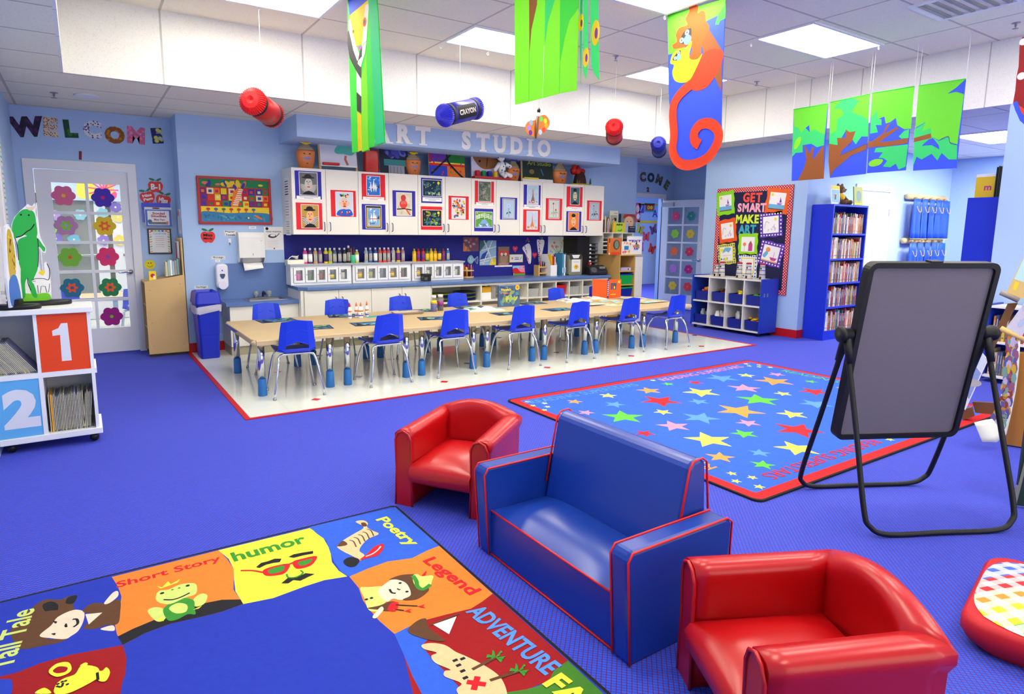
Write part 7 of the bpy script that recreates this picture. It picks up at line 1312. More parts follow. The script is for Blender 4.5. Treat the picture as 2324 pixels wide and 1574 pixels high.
for px, py, c, l, a in ((1453, 521, (190, 190, 70), 'olive paper butterfly on the far room wall', .3), (1484, 521, (120, 80, 130), 'plum paper butterfly on the far room wall', -.3), (1467, 537, (240, 80, 100), 'pink paper butterfly on the far room wall', 0), (1480, 565, (226, 60, 50), 'red paper butterfly low on the far room wall', .4), (1454, 562, (190, 110, 190), 'lilac paper butterfly low on the far room wall', -.2)): butterfly(px, py, .14, c, l, a)
p = far(1487, 540); t = thing('bookshelf', 'small wood bookshelf with red books in the room behind the open door', 'shelf', (p.x, 11.9, 0)); h = p.z+.2
for x in (0, .8): b = B(); b.box((x, 0, 0), (x+.03, .3, h), LW); b.obj('side_panel', t)
for k in range(5): b = B(); b.box((.03, 0, .05+k*(h-.1)/4), (.8, .3, .075+k*(h-.1)/4), LW); b.obj('shelf', t)
for k in range(4):
    for i in range(6): b = B(); b.box((0, 0, 0), (.05, .2, .24), mat([(226, 70, 40), (236, 120, 50), (220, 220, 200), (90, 80, 60)][(k+i) % 4 if k else i % 2], .6)); tag(b.obj('book'), '%s book on the small shelf in the far room' % ['upright', 'slim', 'plain', 'worn'][k], 'book', 'books on the far room shelf row '+'abcd'[k], loc=(p.x+.04+.06*i, 11.92, .076+k*(h-.1)/4))
p = az(1455, 672); b = B(); b.box((0, 0, 0), (.9, .03, .86), mat((30, 70, 180), .5)); tag(b.obj('shelf_back'), 'blue panelled back of a low shelf seen through the open door', 'shelf', loc=(8.72, 9.35, .005), rot=0)
p = ay(1448, 620, 9.9); R = random.Random(6); t = thing('leafy_decoration', 'green and brown leafy display standing in the room behind the open door', 'plant', (9.25, 10.6, .005)); b = B(); b.lathe([(.14, 0), (.17, .3), (.15, .3), (.1, .02)], BRN, 12); b.obj('pot', t); b = B(); b.tube([(0, 0, .02), (.02, .0, .8)], .03, BRN, 6); b.obj('stem', t); b = B(); [b.ball((R.uniform(-.25, .25), R.uniform(-.2, .2), R.uniform(.4, 1.15)), (.07, .05, .05), R.choice([mat((90, 110, 70), .8), mat((120, 90, 60), .8), mat((60, 120, 80), .8), mat((150, 90, 80), .8)]), 6, 4) for i in range(46)]; b.obj('leaves', t)
# ================================================================ BULLETIN BOARD ON THE RIGHT WALL
XB = XR-.001
def kG(x, y): return (1560+x*.2541, 380+y*.2541)
def gx(x, y): p = ax(*kG(x, y), XB); return p
BY1, BY0, BZ0, BZ1 = 6.265, 5.05, .565, 2.06
t = thing('bulletin_board', 'navy bulletin board with a red polka dot border on the right wall', 'board', (XB, BY1, BZ0)); Wb, Hb = BY1-BY0, BZ1-BZ0
b = B(); b.box((-.012, -Wb, 0), (0, 0, Hb), mat((22, 28, 70), .8)); b.obj('panel', t)
dotm = node_mat('polka_border', lambda nt, b: None, .7); nt = dotm.node_tree; bs = nt.nodes['Principled BSDF']; tc = nt.nodes.new('ShaderNodeTexCoord'); mp = nt.nodes.new('ShaderNodeMapping'); mp.inputs['Rotation'].default_value = (PI/4, 0, 0); mp.inputs['Scale'].default_value = (0, 36, 36); vo = nt.nodes.new('ShaderNodeTexVoronoi'); vo.inputs['Randomness'].default_value = 0; vo.inputs['Scale'].default_value = 1; rp = nt.nodes.new('ShaderNodeValToRGB'); rp.color_ramp.interpolation = 'CONSTANT'; rp.color_ramp.elements[0].color = (.85, .8, .8, 1); rp.color_ramp.elements[1].position = .26; rp.color_ramp.elements[1].color = (s2l(200), s2l(22), s2l(34), 1)
nt.links.new(tc.outputs['Object'], mp.inputs[0]); nt.links.new(mp.outputs[0], vo.inputs['Vector']); nt.links.new(vo.outputs['Distance'], rp.inputs[0]); nt.links.new(rp.outputs[0], bs.inputs['Base Color'])
g = .065; b = B()
for y0, y1, z0, z1 in ((-Wb, 0, Hb-g, Hb), (-Wb, 0, 0, g), (-g, 0, g, Hb-g), (-Wb, -Wb+g, g, Hb-g)): b.box((-.015, y0, z0), (-.0121, y1, z1), dotm)
b.obj('border', t)
def frame_art(c, w, h, a, col, dot, draw, label):
    p = gx(*c); b = B(); P = []
    for i in range(48):
        q = i/48*4; k = int(q); f = q-k; x, y = [(-.5+f, -.5), (.5, -.5+f), (.5-f, .5), (-.5, .5-f)][k]; e = .02*math.sin(f*PI*4); x += (0, e, 0, -e)[k]; y += (-e, 0, e, 0)[k]; P.append((-x*w, y*h))
    b.prism([(x, y) for x, y in P], 'x', -.004, 0, mat(col, .6)); A = Art(b, (-.004, 0, 0), (0, -1, 0), (0, 0, 1), .0006)
    if dot: [A.circ(*((-.44+.125*i)*w, s_*.42*h), .012, dot, 8) for i in range(8) for s_ in (-1, 1)]; [A.circ(s_*.44*w, (-.3+.15*i)*h, .012, dot, 8) for i in range(5) for s_ in (-1, 1)]
    A.o = A.P((-w*.35, -h*.34)); A.k = 1; ww, hh = w*.7, h*.68; A.rect(0, 0, ww, hh, PAPER); draw(A, ww, hh); tag(b.obj('framed_drawing'), label, 'drawing', 'framed drawings on the bulletin board', loc=(XB-.016, p.y, p.z), rot=(a, 0, 0))
SK = mat((110, 180, 220), .8); MAG = mat((200, 70, 140), .8); LV = mat((170, 130, 200), .8)
def d_sail(A, w, h): A.rect(0, h*.05, w, h*.3, SK); A.poly([(w*.5, h*.4), (w*.85, h*.4), (w*.75, h*.28), (w*.55, h*.28)], LV); A.poly([(w*.65, h*.42), (w*.8, h*.45), (w*.68, h*.75)], PUR); A.circ(w*.15, h*.85, .02, YEL); A.rect(0, 0, w, h*.06, BRN)
def d_sky(A, w, h): A.blob([(w*.2, h*.6), (w*.4, h*.95), (w*.9, h*.9), (w*.7, h*.6), (w*.5, h*.7)], SK); A.circ(w*.15, h*.8, .025, YEL); A.dabs(0, 0, w*.7, h*.3, 6, [SK, BLUE, YEL], .01, .02, random.Random(1)); A.line([(w*.2, h*.4), (w*.9, h*.4)], .003, GRYS[1])
def d_red(A, w, h): A.rect(w*.55, h*.05, w*.85, h*.5, MAG); A.poly([(w*.55, h*.5), (w*.85, h*.5), (w*.7, h*.75)], mat((160, 90, 60), .8)); A.circ(w*.25, h*.5, .026, mat((236, 140, 60), .8)); A.line([(w*.25, h*.05), (w*.25, h*.45)], .004, GRN)
def d_lines(A, w, h): A.line([(w*.1, h*.3), (w*.2, h*.7), (w*.4, h*.6)], .005, MAG, True); A.line([(w*.6, h*.3), (w*.75, h*.5)], .005, PUR); A.dabs(w*.1, h*.1, w*.9, h*.5, 6, [mat((220, 200, 220), .8)], .008, .014, random.Random(2)); A.circ(w*.8, h*.8, .02, YEL)
def d_boat(A, w, h): A.circ(w*.3, h*.72, .035, mat((240, 150, 80), .8)); A.blob([(w*.05, h*.3), (w*.2, h*.6), (w*.35, h*.5), (w*.2, h*.2)], SK); A.poly([(w*.5, h*.3), (w*.95, h*.3), (w*.85, h*.12), (w*.6, h*.12)], MAG); A.line([(w*.72, h*.3), (w*.72, h*.65)], .005, MAG); A.rect(0, 0, w, h*.08, mat((226, 170, 120), .8))
for c, w, h, a, col, dot, dr, l in (((348, 318), .30, .34, -.1, (140, 220, 30), None, d_sail, 'lime framed sailboat drawing at the top left of the bulletin board'), ((810, 300), .34, .34, .12, (240, 100, 30), None, d_sail, 'orange framed sailboat drawing at the top right of the bulletin board'), ((365, 565), .30, .34, -.14, (240, 90, 24), None, d_lines, 'orange framed faint drawing at the left of the bulletin board'), ((755, 510), .34, .34, -.08, (90, 50, 170), PAPER, d_lines, 'purple dotted framed drawing right of the words MAKE ART'), ((548, 685), .31, .31, 0, (150, 220, 30), None, d_red, 'lime framed drawing of a tower in the middle of the bulletin board'), ((358, 772), .30, .30, -.12, (230, 220, 40), mat((60, 100, 190), .6), d_sky, 'yellow framed blue sky drawing at the left of the bulletin board'), ((752, 770), .36, .33, .2, (100, 50, 180), PAPER, d_boat, 'purple dotted framed boat drawing at the right of the bulletin board'), ((545, 878), .30, .34, 0, (236, 240, 244), mat((60, 90, 180), .6), lambda A, w, h: (A.rect(0, 0, w, h, YEL), A.rect(.012, .012, w-.012, h-.012, PAPER)), 'white framed drawing with blue dots behind the paper towers')): frame_art(c, w, h, a, col, dot, dr, l)
for wd_, cols, y, xs, hh in (('GET', (240, 80, 60), 268, (535, 592, 648), .135), ('SMART', (246, 170, 190), 358, (475, 528, 590, 642, 686), .125), ('MAKE', (214, 240, 60), 460, (468, 525, 578, 627), .125), ('ART', (60, 170, 190), 550, (493, 548, 595), .125)):
    for i, ch in enumerate(wd_):
        o = flat_letter(ch, lambda x, y: gx(x, y)-Vector((.0165, 0, 0)), (xs[i], y), hh, mat(cols, .6), 'cutout letter %s of the word %s on the bulletin board' % (ch, wd_), None, 0, .045, None, .86, 'letters on the bulletin board'); o.rotation_euler = (0, 0, -PI/2)
# ---------------------------------------------------------------- blue cubby unit with tubs and paper towers
CX, CYA, CYB, CH = 7.69, 6.32, 5.15, .78; BLP = mat((24, 60, 180), .4); CW = mat((226, 224, 218), .5)
t = thing('cubby_unit', 'blue and white rolling cubby unit under the bulletin board', 'shelf', (CX, CYB, 0)); Lc = CYA-CYB; Dc = .36
for y0 in (0, Lc-.022): b = B(); b.box((-.012, y0, .05), (Dc, y0+.022, CH+.012), BLP); b.obj('end_panel', t)
for z in (.05, .40, CH-.02): b = B(); b.box((0, .0225, z), (Dc-.012, Lc-.0225, z+.02), CW); b.obj('shelf', t)
for i in (1, 2, 3):
    for z0, z1 in ((.0705, .3995), (.4205, CH-.0205)): b = B(); b.box((.004, Lc*i/4-.008, z0), (Dc-.012, Lc*i/4+.008, z1), CW); b.obj('divider', t)
b = B(); b.box((Dc-.0115, .0225, .05), (Dc, Lc-.0225, CH), CW); b.obj('back_panel', t); b = B(); b.box((.03, -.003, .55), (.06, 0, .6), STEEL); b.box((.1, -.003, .55), (.13, 0, .6), STEEL); b.obj('latch', t)
for x in (.04, Dc-.05):
    for y in (.06, Lc-.06): b = B(); b.tube([(x-.01, y, .026), (x+.01, y, .026)], .025, BLACK, 12); b.box((x-.015, y-.012, .03), (x+.015, y+.012, .05), BLACK); b.obj('castor', t)
TUBC = mat((26, 40, 140), .4); cont = [('orange capped glue bottles', [ORG, ORG, PAPER]), ('brown and red craft pieces', [BRN, mat((160, 60, 50), .6), DKWOOD]), ('yellow and black ribbons', [YEL, BLACK, YEL]), ('bright red and green yarn', [RED, GRN, YEL, BLUE]), ('clear bottles', [mat((200, 206, 214), .2), mat((170, 176, 190), .2)]), ('white glue bottles', [PAPER, mat((230, 226, 230), .4)]), ('clear spray bottles', [mat((210, 210, 214), .2), GRYS[2]]), ('yellow curly ribbon', [mat((236, 196, 30), .6), mat((226, 170, 20), .6)])]
for i in range(8):
    col = i % 4; row = i//4; y1 = CYB+Lc*(4-col)/4; y0 = CYB+Lc*(3-col)/4; z = .4205 if row == 0 else .0705; w = (y1-y0)-.05
    bn = bin_(CX+.02, y0+.025+(.012 if col == 3 else 0), z, .30, w-.012, .14, TUBC, 'dark blue tub of %s in the blue cubby unit' % cont[i][0], None, 'dark blue tubs in the cubby unit', 'storage_tub'); R = random.Random(i+5); b = B()
    for k in range(16 if i not in (4, 6) else 5):
        x, yy = R.uniform(.05, .25), R.uniform(.05, w-.06)
        if i in (4, 6, 5): b.lathe([(.025, .0), (.026, .10), (.012, .125), (.012, .15)], R.choice(cont[i][1]), 8, (x, yy, .06+.03*(i == 6)))
        else: b.ball((x, yy, R.uniform(.10, .17)), (R.uniform(.015, .04), R.uniform(.02, .05), R.uniform(.012, .03)), R.choice(cont[i][1]), 7, 5)
    b.obj('tub_contents', bn)['kind'] = 'stuff'
tw = [(258, 900, .19, 'white paper lighthouse tower with a red top, furthest left on the cubby unit'), (305, 905, .215, 'white paper lighthouse tower with a red top, second from the left on the cubby unit'), (460, 910, .22, 'white paper lighthouse tower with a red top, left of the white framed drawing'), (542, 915, .22, 'white paper lighthouse tower with a red top, in front of the white framed drawing'), (702, 925, .22, 'white paper lighthouse tower with a red top, furthest right on the cubby unit')]
for px, py, h, l in tw:
    X_ = CX+.10; p = ax(*kG(px, 985), X_); t = thing('paper_tower', l, 'model', (X_, min(max(p.y, CYB+.09), CYA-.09), CH+.0005), 0, 'paper lighthouse towers'); b = B(); b.lathe([(.05, 0), (.062, .006), (.06, .008), (.048, .002)], mat((214, 196, 170), .8), 18); b.obj('paper_plate', t)
    b = B(); b.lathe([(.045, .003), (.032, h*.9), (.034, h*.91)], PAPER, 16)
    for q in (.3, .55, .78): b.lathe([(.045-.013*q+.001, h*q), (.045-.013*q+.0005, h*q+.008)], mat((70, 74, 84), .7), 16)
    b.obj('tower', t); b = B(); b.lathe([(.036, h*.91), (.036, h), (.02, h*1.02)], mat((190, 30, 50), .6), 14); b.obj('red_top', t)
    b = B(); b.box((-.047, -.012, .006), (-.036, .012, .04), INK); b.box((-.040, -.008, h*.64), (-.030, .008, h*.74), INK); b.obj('window', t)
# ---------------------------------------------------------------- tall blue bookcase
KX0, KX1, KY0, KY1, KH = 8.20, 9.06, 4.56, 4.845, 1.79; CBB = mat((20, 50, 205), .4, nz=.03)
t = thing('bookcase', 'tall royal blue bookcase full of books at the end of the right wall', 'bookcase', (KX0, KY0, 0)); w = KX1-KX0; d = KY1-KY0
for x in (0, w-.025): b = B(); b.box((x, 0, 0), (x+.025, d, KH), CBB); b.obj('side_panel', t)
b = B(); b.box((.0255, d-.01, .0), (w-.0255, d, KH-.026), CBB); b.obj('back_panel', t); b = B(); b.box((.0255, 0, KH-.025), (w-.0255, d, KH), CBB); b.obj('top', t); b = B(); b.box((.0255, .004, 0), (w-.0255, .02, .10), CBB); b.obj('plinth', t)
SZs = [.10, .42, .74, 1.06, 1.39]
for z in SZs: b = B(); b.box((.0255, 0, z), (w-.0255, d-.0105, z+.022), CBB); b.obj('shelf', t)
cols_ = [(226, 210, 170), (190, 40, 40), (240, 240, 234), (200, 170, 70), (130, 100, 70), (60, 110, 80), (90, 100, 130), (150, 90, 60), (214, 190, 160), (60, 70, 110), (170, 60, 80), (220, 130, 60)]; R = random.Random(21)
bookm = {}
def book_mesh(c, th, h, dp):
    k = (c, round(th, 3), round(h, 2)); 
    if k not in bookm: b = B(); b.box((0, 0, 0), (th, dp, h), mat(c, .6)); A = Art(b, (0, 0, 0), (1, 0, 0), (0, 0, 1), .0004); A.rect(th*.35, h*.5, th*.65, h*.85, GRYS[3] if sum(c) < 480 else mat((150, 110, 90), .7)); A.rect(th*.25, h*.12, th*.75, h*.17, GRYS[0]); bookm[k] = b.mesh('book')
    return bookm[k]
snm = ['lowest', 'second lowest', 'middle', 'second highest', 'highest']
cn = {cols_[0]: 'cream', cols_[1]: 'red', cols_[2]: 'white', cols_[3]: 'mustard', cols_[4]: 'brown', cols_[5]: 'green', cols_[6]: 'grey blue', cols_[7]: 'rust', cols_[8]: 'beige', cols_[9]: 'navy', cols_[10]: 'crimson', cols_[11]: 'orange'}
def row_of_books(x0, x1, y, z, hmax, dp, where, grp, axis=0, n0=99):
    x = x0
    for _ in range(n0):
        th = R.choice([.012, .016, .02, .024, .028]); c = R.choice(cols_); h = round(hmax*R.uniform(.68, .97), 2)
        if x+th+.006 > x1: break
        o = bpy.data.objects.new('book', book_mesh(c, th, h, dp)); C.objects.link(o); lean = R.choice([0, 0, 0, .04]); tag(o, '%s book %s' % (cn[c], where), 'book', grp, loc=(x, y, z) if axis == 0 else (y, x+th, z), rot=(0, 0, 0) if axis == 0 else (0, 0, -PI/2)); x += th+.003
for k, z in enumerate(SZs): row_of_books(KX0+.03, KX1-.03, KY0+.03, z+.0225, .29, .2, 'on the %s shelf of the tall bookcase' % snm[k], 'books on the %s shelf of the tall bookcase' % snm[k])
std_book('book', KX0+.03, KY0+.05, KH+.001, .20, .24, .012, mat((226, 232, 236), .5), 'pale picture book with a yellow top leaning on the tall blue bookcase', lambda A, w, h: (A.rect(0, h*.8, w, h, YEL), A.rect(w*.05, h*.1, w*.95, h*.78, mat((150, 200, 230), .7)), A.dabs(w*.3, h*.15, w*.8, h*.6, 6, [BRN, YEL, RED], .01, .02, rn)), tilt=-.1)
std_book('book', KX0+.60, KY0+.06, KH+.001, .22, .25, .012, mat((150, 160, 50), .5), 'olive picture book leaning at the right on the tall blue bookcase', lambda A, w, h: (A.ell(w*.55, h*.5, w*.3, h*.3, mat((120, 150, 140), .7)), A.rect(w*.1, h*.05, w*.9, h*.12, YEL)), tilt=-.1)
t = thing('plush_toy', 'brown plush bear in a yellow shirt sitting on the tall blue bookcase', 'plush toy', (KX0+.34, KY0+.13, KH+.001)); FUR = mat((120, 84, 56), .95, nz=.2, sc=60); b = B(); b.ball((0, 0, .20), (.065, .06, .06), FUR); b.ball((0, -.055, .185), (.032, .03, .026), mat((170, 130, 96), .95))
for s_ in (-1, 1): b.ball((s_*.05, 0, .255), (.024, .014, .024), FUR, 9, 6); b.tube([(s_*.03, -.02, .03), (s_*.07, -.11, .028)], [.035, .03], FUR, 9); b.ball((s_*.072, -.115, .03), .032, FUR, 9, 6); b.tube([(s_*.06, -.01, .12), (s_*.09, -.06, .06)], [.026, .02], FUR, 8); b.ball((s_*.09, -.065, .055), .022, FUR, 8, 6)
b.ball((0, 0, .06), (.07, .06, .06), FUR); b.obj('body', t); b = B(); b.ball((0, -.002, .10), (.078, .066, .06), mat((226, 180, 20), .9)); b.obj('shirt', t); b = B(); b.ball((0, -.083, .195), .009, INK, 8, 5)
for s_ in (-1, 1): b.ball((s_*.024, -.052, .215), .006, INK, 8, 5)
b.obj('face', t)
# ================================================================ SIDE ROOM BEYOND THE OPENING
YA2 = 4.92
b = B(); b.box((XR+.16, YA2, 0), (12.4, YA2+.1, ZL), WALL); b.box((XR, 6.45, 0), (9.52, 6.5, ZL), WALL); struct('wall_side_room', b)
t = tag(thing('door_6', None, None, (9.46, YA2-.03, 0)), kind='structure'); b = B(); b.box((0, 0, .01), (.86, .028, 2.02), DW_); b.obj('leaf', t)
for x0, x1 in ((.1, .39), (.47, .76)):
    for z0, z1 in ((.2, .75), (.86, 1.55), (1.66, 1.9)): b = B(); b.box((x0, -.006, z0), (x1, 0, z1), DW_); b.obj('panel', t, bevel=.005)
b = B(); b.box((.845, -.01, 1.68), (.865, .0, 1.78), STEEL); b.obj('hinge', t); b = B(); b.box((9.37, YA2-.02, 0), (9.455, YA2, 2.12), DW_); b.box((10.325, YA2-.02, 0), (10.41, YA2, 2.12), DW_); b.box((9.455, YA2-.02, 2.035), (10.325, YA2, 2.12), DW_); struct('trim_11', b)
DEN = mat((36, 84, 214), .5, nz=.12, sc=10); STI = mat((226, 190, 70), .6)
for k, (z, n, l) in enumerate(((1.99, 5, 'upper'), (1.31, 5, 'lower'))):
    t = thing('peg_rail', '%s wooden peg rail on the side room wall' % l, 'rail', (10.80, YA2-.03, z)); b = B(); b.tube([(0, -.02, 0), (1.27, -.02, 0)], .045, mat((230, 200, 140), .5), 10); b.obj('rail', t)
    for i in range(n): b = B(); b.tube([(.13+.25*i, -.06, -.02), (.13+.25*i, -.11, 0)], .012, WOOD, 6); b.obj('peg', t)
    for i in range(n):
        x = 10.93+.25*i; hh = .62 if k == 0 else .66; t2 = thing('denim_smock', '%s blue denim smock hanging on the %s peg rail' % (['leftmost', 'second', 'middle', 'fourth', 'rightmost'][i], l), 'smock', (x, YA2-.14, z-.03), 0, 'denim smocks on the peg rails'); rows = []
        for v in range(7):
            vv = v/6; rows.append([((u-.5)*(.21+.035*vv), -.03*math.sin(u*9+i)*(.3+vv), -hh*vv-.02*abs(u-.5)*(vv < .1)) for u in [q/10 for q in range(11)]])
        b = B(); b.grid(rows, DEN); b.obj('cloth', t2, solid=.006); b = B(); b.tube([(p[0], p[1]-.006, p[2]) for p in rows[-1]], .006, STI, 5); b.obj('hem_stitching', t2); b = B(); b.tube(cr([(-.07, -.035, -.12), (-.03, -.05, -.2), (.03, -.05, -.2), (.07, -.035, -.12)], 4, False), .005, STI, 5); b.obj('pocket_stitching', t2)
b = B(); b.box((12.34, 4.0, 0), (12.36, 4.08, 2.1), DW_); b.box((12.34, 3.0, 0), (12.36, 3.08, 2.1), DW_); b.box((12.34, 3.0, 2.02), (12.36, 4.08, 2.1), DW_); struct('trim_12', b)
# second tall bookcase standing against the pier, seen from its side
t = thing('bookcase', 'tall royal blue bookcase seen from its plain side beside the pier', 'bookcase', (7.85, 2.655, 0)); w = .85
b = B(); b.box((0, 0, 0), (.025, .30, KH), CBB); b.obj('side_panel', t); b = B(); b.box((w-.025, 0, 0), (w, .30, KH), CBB); b.obj('side_panel', t); b = B(); b.box((.0255, .0, .0), (w-.0255, .01, KH-.026), CBB); b.obj('back_panel', t); b = B(); b.box((.0255, 0, KH-.025), (w-.0255, .3, KH), CBB); b.obj('top', t)
for z in SZs: b = B(); b.box((.0255, .0105, z), (w-.0255, .3, z+.022), CBB); b.obj('shelf', t)
std_book('book', 7.93, 2.93, KH+.001, .22, .24, .02, mat((240, 200, 40), .5), 'yellow book lying against the folders on the plain sided bookcase', lambda A, w, h: (A.rect(0, h*.88, w, h, PAPER), A.text('m', w*.5, h*.4, h*.2, MAG, .04)), rot=-PI/2)
for i in range(5): b = B(); b.box((0, 0, 0), (.3, .012, .30+.01*(i % 2)), [mat((110, 60, 40), .6), BLACK, mat((60, 50, 40), .6), mat((50, 70, 50), .6), BLACK][i]); tag(b.obj('folder'), 'dark folder upright on the plain sided bookcase', 'folder', 'dark folders on the bookcase', loc=(7.9, 2.675+.016*i, KH+.001))
# low blue shelf at the pier, its books, framed picture, second board
LXF, LY0, LY1, LH = 7.26, 1.55, 2.47, .74
t = thing('low_shelf', 'low blue and white bookshelf against the pier at the right edge', 'shelf', (LXF, LY0, 0)); Ls = LY1-LY0
for y0 in (0, Ls-.025): b = B(); b.box((0, y0, .03), (.31, y0+.025, LH+.015), BLP); b.obj('end_panel', t)
for z in (.05, .38, LH-.02): b = B(); b.box((.004, .0255, z), (.30, Ls-.0255, z+.02), CW); b.obj('shelf', t)
b = B(); b.box((.295, .0255, .0705), (.31, Ls-.0255, LH-.021), BLP); b.obj('back_panel', t)
for z, nm in ((.071, 'lower'), (.401, 'upper')): row_of_books(LY0+.03, LY1-.04, LXF+.05, z, .27, .18, 'on the %s shelf of the low blue bookshelf' % nm, 'books on the %s shelf of the low bookshelf' % nm, 1)
t = thing('framed_picture', 'black framed picture standing on the low blue bookshelf at the right edge', 'picture', (LXF+.17, 2.20, LH+.001), -PI/2); b = B(); b.box((0, 0, 0), (.34, .015, .02), BLACK); b.box((0, 0, .25), (.34, .015, .27), BLACK); b.box((0, 0, .02), (.02, .015, .25), BLACK); b.box((.32, 0, .02), (.34, .015, .25), BLACK); b.obj('frame', t); b = B(); b.box((.02, .004, .02), (.32, .012, .25), LBL); A = Art(b, (.02, .004, .02), (1, 0, 0), (0, 0, 1), .0005); A.ell(.1, .12, .05, .07, mat((226, 110, 90), .7)); A.dabs(0, 0, .3, .1, 8, [YEL, BLUE, RED], .01, .02, rn); b.obj('print', t)
b = B(); b.box((7.585, .9, .85), (7.599, 2.12, 1.95), mat((22, 28, 70), .8)); b.box((7.58, 2.05, .85), (7.5845, 2.12, 1.95), dotm); b.box((7.58, .9, 1.88), (7.5845, 2.05, 1.95), dotm); tag(b.obj('bulletin_board'), 'board with a red polka dot border on the pier at the right edge', 'board')
# ================================================================ HANGING BANNERS (each on its own plane X = const, cloth seen from the left)
def cloth(rgb, tl=.35): return mat(rgb, .7, nz=.05, sc=12, tl=tl)
KC = dict(g=cloth((112, 226, 56)), G=cloth((70, 222, 70)), e=cloth((46, 210, 140)), b=cloth((60, 92, 235)), y=cloth((252, 206, 20)), o=cloth((226, 96, 36)), r=cloth((250, 70, 36)), n=cloth((160, 92, 44)), w=cloth((240, 240, 240)), k=mat((40, 40, 44), .7), Y=cloth((250, 240, 40)), p=cloth((200, 110, 200)), L=cloth((140, 232, 50)), t=cloth((60, 220, 120)), c=cloth((120, 205, 240)), v=cloth((140, 60, 160)))
class Ban:
    def __init__(s, f, X, px, label, cat='banner', name='hanging_banner', grp=None):
        s.f = f; s.X = X; o = s.P(px); s.o = o; s.t = thing(name, label, cat, o, 0, grp); s.b = B(); s.A = Art(s.b, (-.004, 0, 0), (0, -1, 0), (0, 0, 1), .0008)
    def P(s, q): return ax(*s.f(*q), s.X)
    def pts(s, st): return [(s.o.y-p.y, p.z-s.o.z) for p in (s.P(tuple(float(v) for v in w.split(','))) for w in st.split())]
    def base(s, st, m, nm='cloth'):
        b = B(); P = s.pts(st); b.prism([(-u, v) for u, v in P], 'x', -.0035, 0, KC[m]); b.obj(nm, s.t)
    def p(s, st, m, sm=False): (s.A.blob if sm else s.A.poly)(s.pts(st), KC[m]); return s
    def l(s, st, w, m): s.A.line(s.pts(st), w, KC[m], True); return s
    def c(s, q, r, m): u, v = s.pts('%g,%g' % q)[0]; s.A.circ(u, v, r, KC[m]); return s
    def done(s, nm='pattern', rod=None, strings=None):
        if s.b.v: s.b.obj(nm, s.t)
        b = B()
        if rod: P = s.pts(rod); b.tube([(-.002, -P[0][0], P[0][1]), (-.002, -P[1][0], P[1][1])], .006, KC['G'], 8); b.obj('rod', s.t)
        for u, v in s.pts(strings) if strings else []: b = B(); b.tube([(-.002, -u, v), (-.002, -u, ZH-s.o.z)], .0018, PAPER, 5); b.obj('string', s.t)
def kT1(x, y): return (770+x*.4012, y*.4018)
q = Ban(kT1, 1.98, (60, 700), 'tall tiger banner of green, white and orange cloth strips hanging in front of the cabinets')
q.base('50,-20 215,-30 222,60 262,805 206,826 205,700 200,828 172,836 168,640 172,850 134,858 128,440 130,850 112,850 100,400 112,858 78,862 62,310 50,250', 'G')
q.p('52,-18 165,-28 160,10 70,80 60,90', 'b').p('60,92 75,76 165,0 172,20 160,110 158,190 130,250 100,262 80,200 60,140', 'y').p('56,120 64,105 100,270 82,280 55,190', 'w').p('50,180 58,170 82,280 110,350 128,380 128,450 100,400 62,330 50,250', 'k').p('150,30 172,20 158,230 130,260 140,170', 'w').p('104,262 134,258 122,290', 'p').p('82,280 104,265 116,300 118,330 105,344', 'w').p('134,260 158,235 150,300 125,380 108,360 110,345 132,318', 'w').p('120,290 134,262 132,320 110,345', 'k')
q.c((84, 175), .028, 'y').c((84, 178), .014, 'k').c((148, 125), .034, 'o').c((148, 125), .018, 'k')
q.p('100,400 128,445 130,545 104,520', 'w').p('104,520 130,548 130,640 106,625', 'k').p('104,625 130,650 134,850 112,855', 'y').p('130,440 158,300 165,500 172,845 134,856', 'L').p('60,318 100,400 112,856 78,862', 'G').p('160,300 184,170 205,700 206,825 174,835', 'G').p('182,170 170,0 215,-25 224,60 262,804 210,818', 'e').done()
def kT2(x, y): return (1150+x*.2791, y*.279)
q = Ban(kT2, 2.6, (70, 850), 'bright lime green fringe banner hanging at the top middle')
q.base('68,-150 590,-170 588,60 572,735 434,760 302,796 186,826 70,852', 'L')
q.p('186,-150 260,-150 250,40 205,240 188,430', 'n').p('318,-155 410,-160 395,0 340,180 314,370', 't').p('440,-160 590,-168 588,62 510,170 470,330 436,520', 'G').l('188,430 184,826', .003, 'G').l('310,370 298,796', .004, 'w').l('436,520 432,760', .003, 'G').done()
q = Ban(kT2, 2.62, (640, 640), 'hanging teal vine strips with yellow and purple flowers right of the lime banner'); t = q.t
q.base('600,-160 622,-160 612,400 606,690 600,400', 'e'); q.base('630,-160 662,-160 660,560 645,645 624,570', 't'); q.base('676,-160 745,-160 748,340 754,652 715,600 690,540', 't')
for x, y, s_ in ((608, 185, .8), (648, 468, .9), (728, 268, 1.15)): u, v = q.pts('%g,%g' % (x, y))[0]; q.A.ell(u, v, .03*s_, .062*s_, KC['y']); q.A.ell(u+.006, v-.004, .012*s_, .027*s_, KC['v'])
q.done('flower_patches')
def kT3(x, y): return (1500+x*.4348, y*.4353)
q = Ban(kT3, 4.4, (50, 700), 'tall blue banner with an orange monkey, its yellow baby and a red curled tail')
q.base('36,78 340,-8 322,440 318,640 320,720 300,790 240,850 170,876 110,872 72,830 60,780 70,700 50,600 42,480 38,280', 'b')
q.p('36,78 340,-8 332,120 300,130 270,100 240,110 200,180 160,200 110,270 40,285', 'g').p('225,125 240,110 300,80 335,60 330,250 290,180', 'b').p('285,130 300,80 340,20 338,95 310,110 302,128', 'G').p('215,240 250,150 320,260 318,480 300,440 280,400 240,330', 'n').p('110,470 135,425 165,375 200,300 265,256 326,268 318,330 282,402 240,455 190,474 150,466', 'r', True)
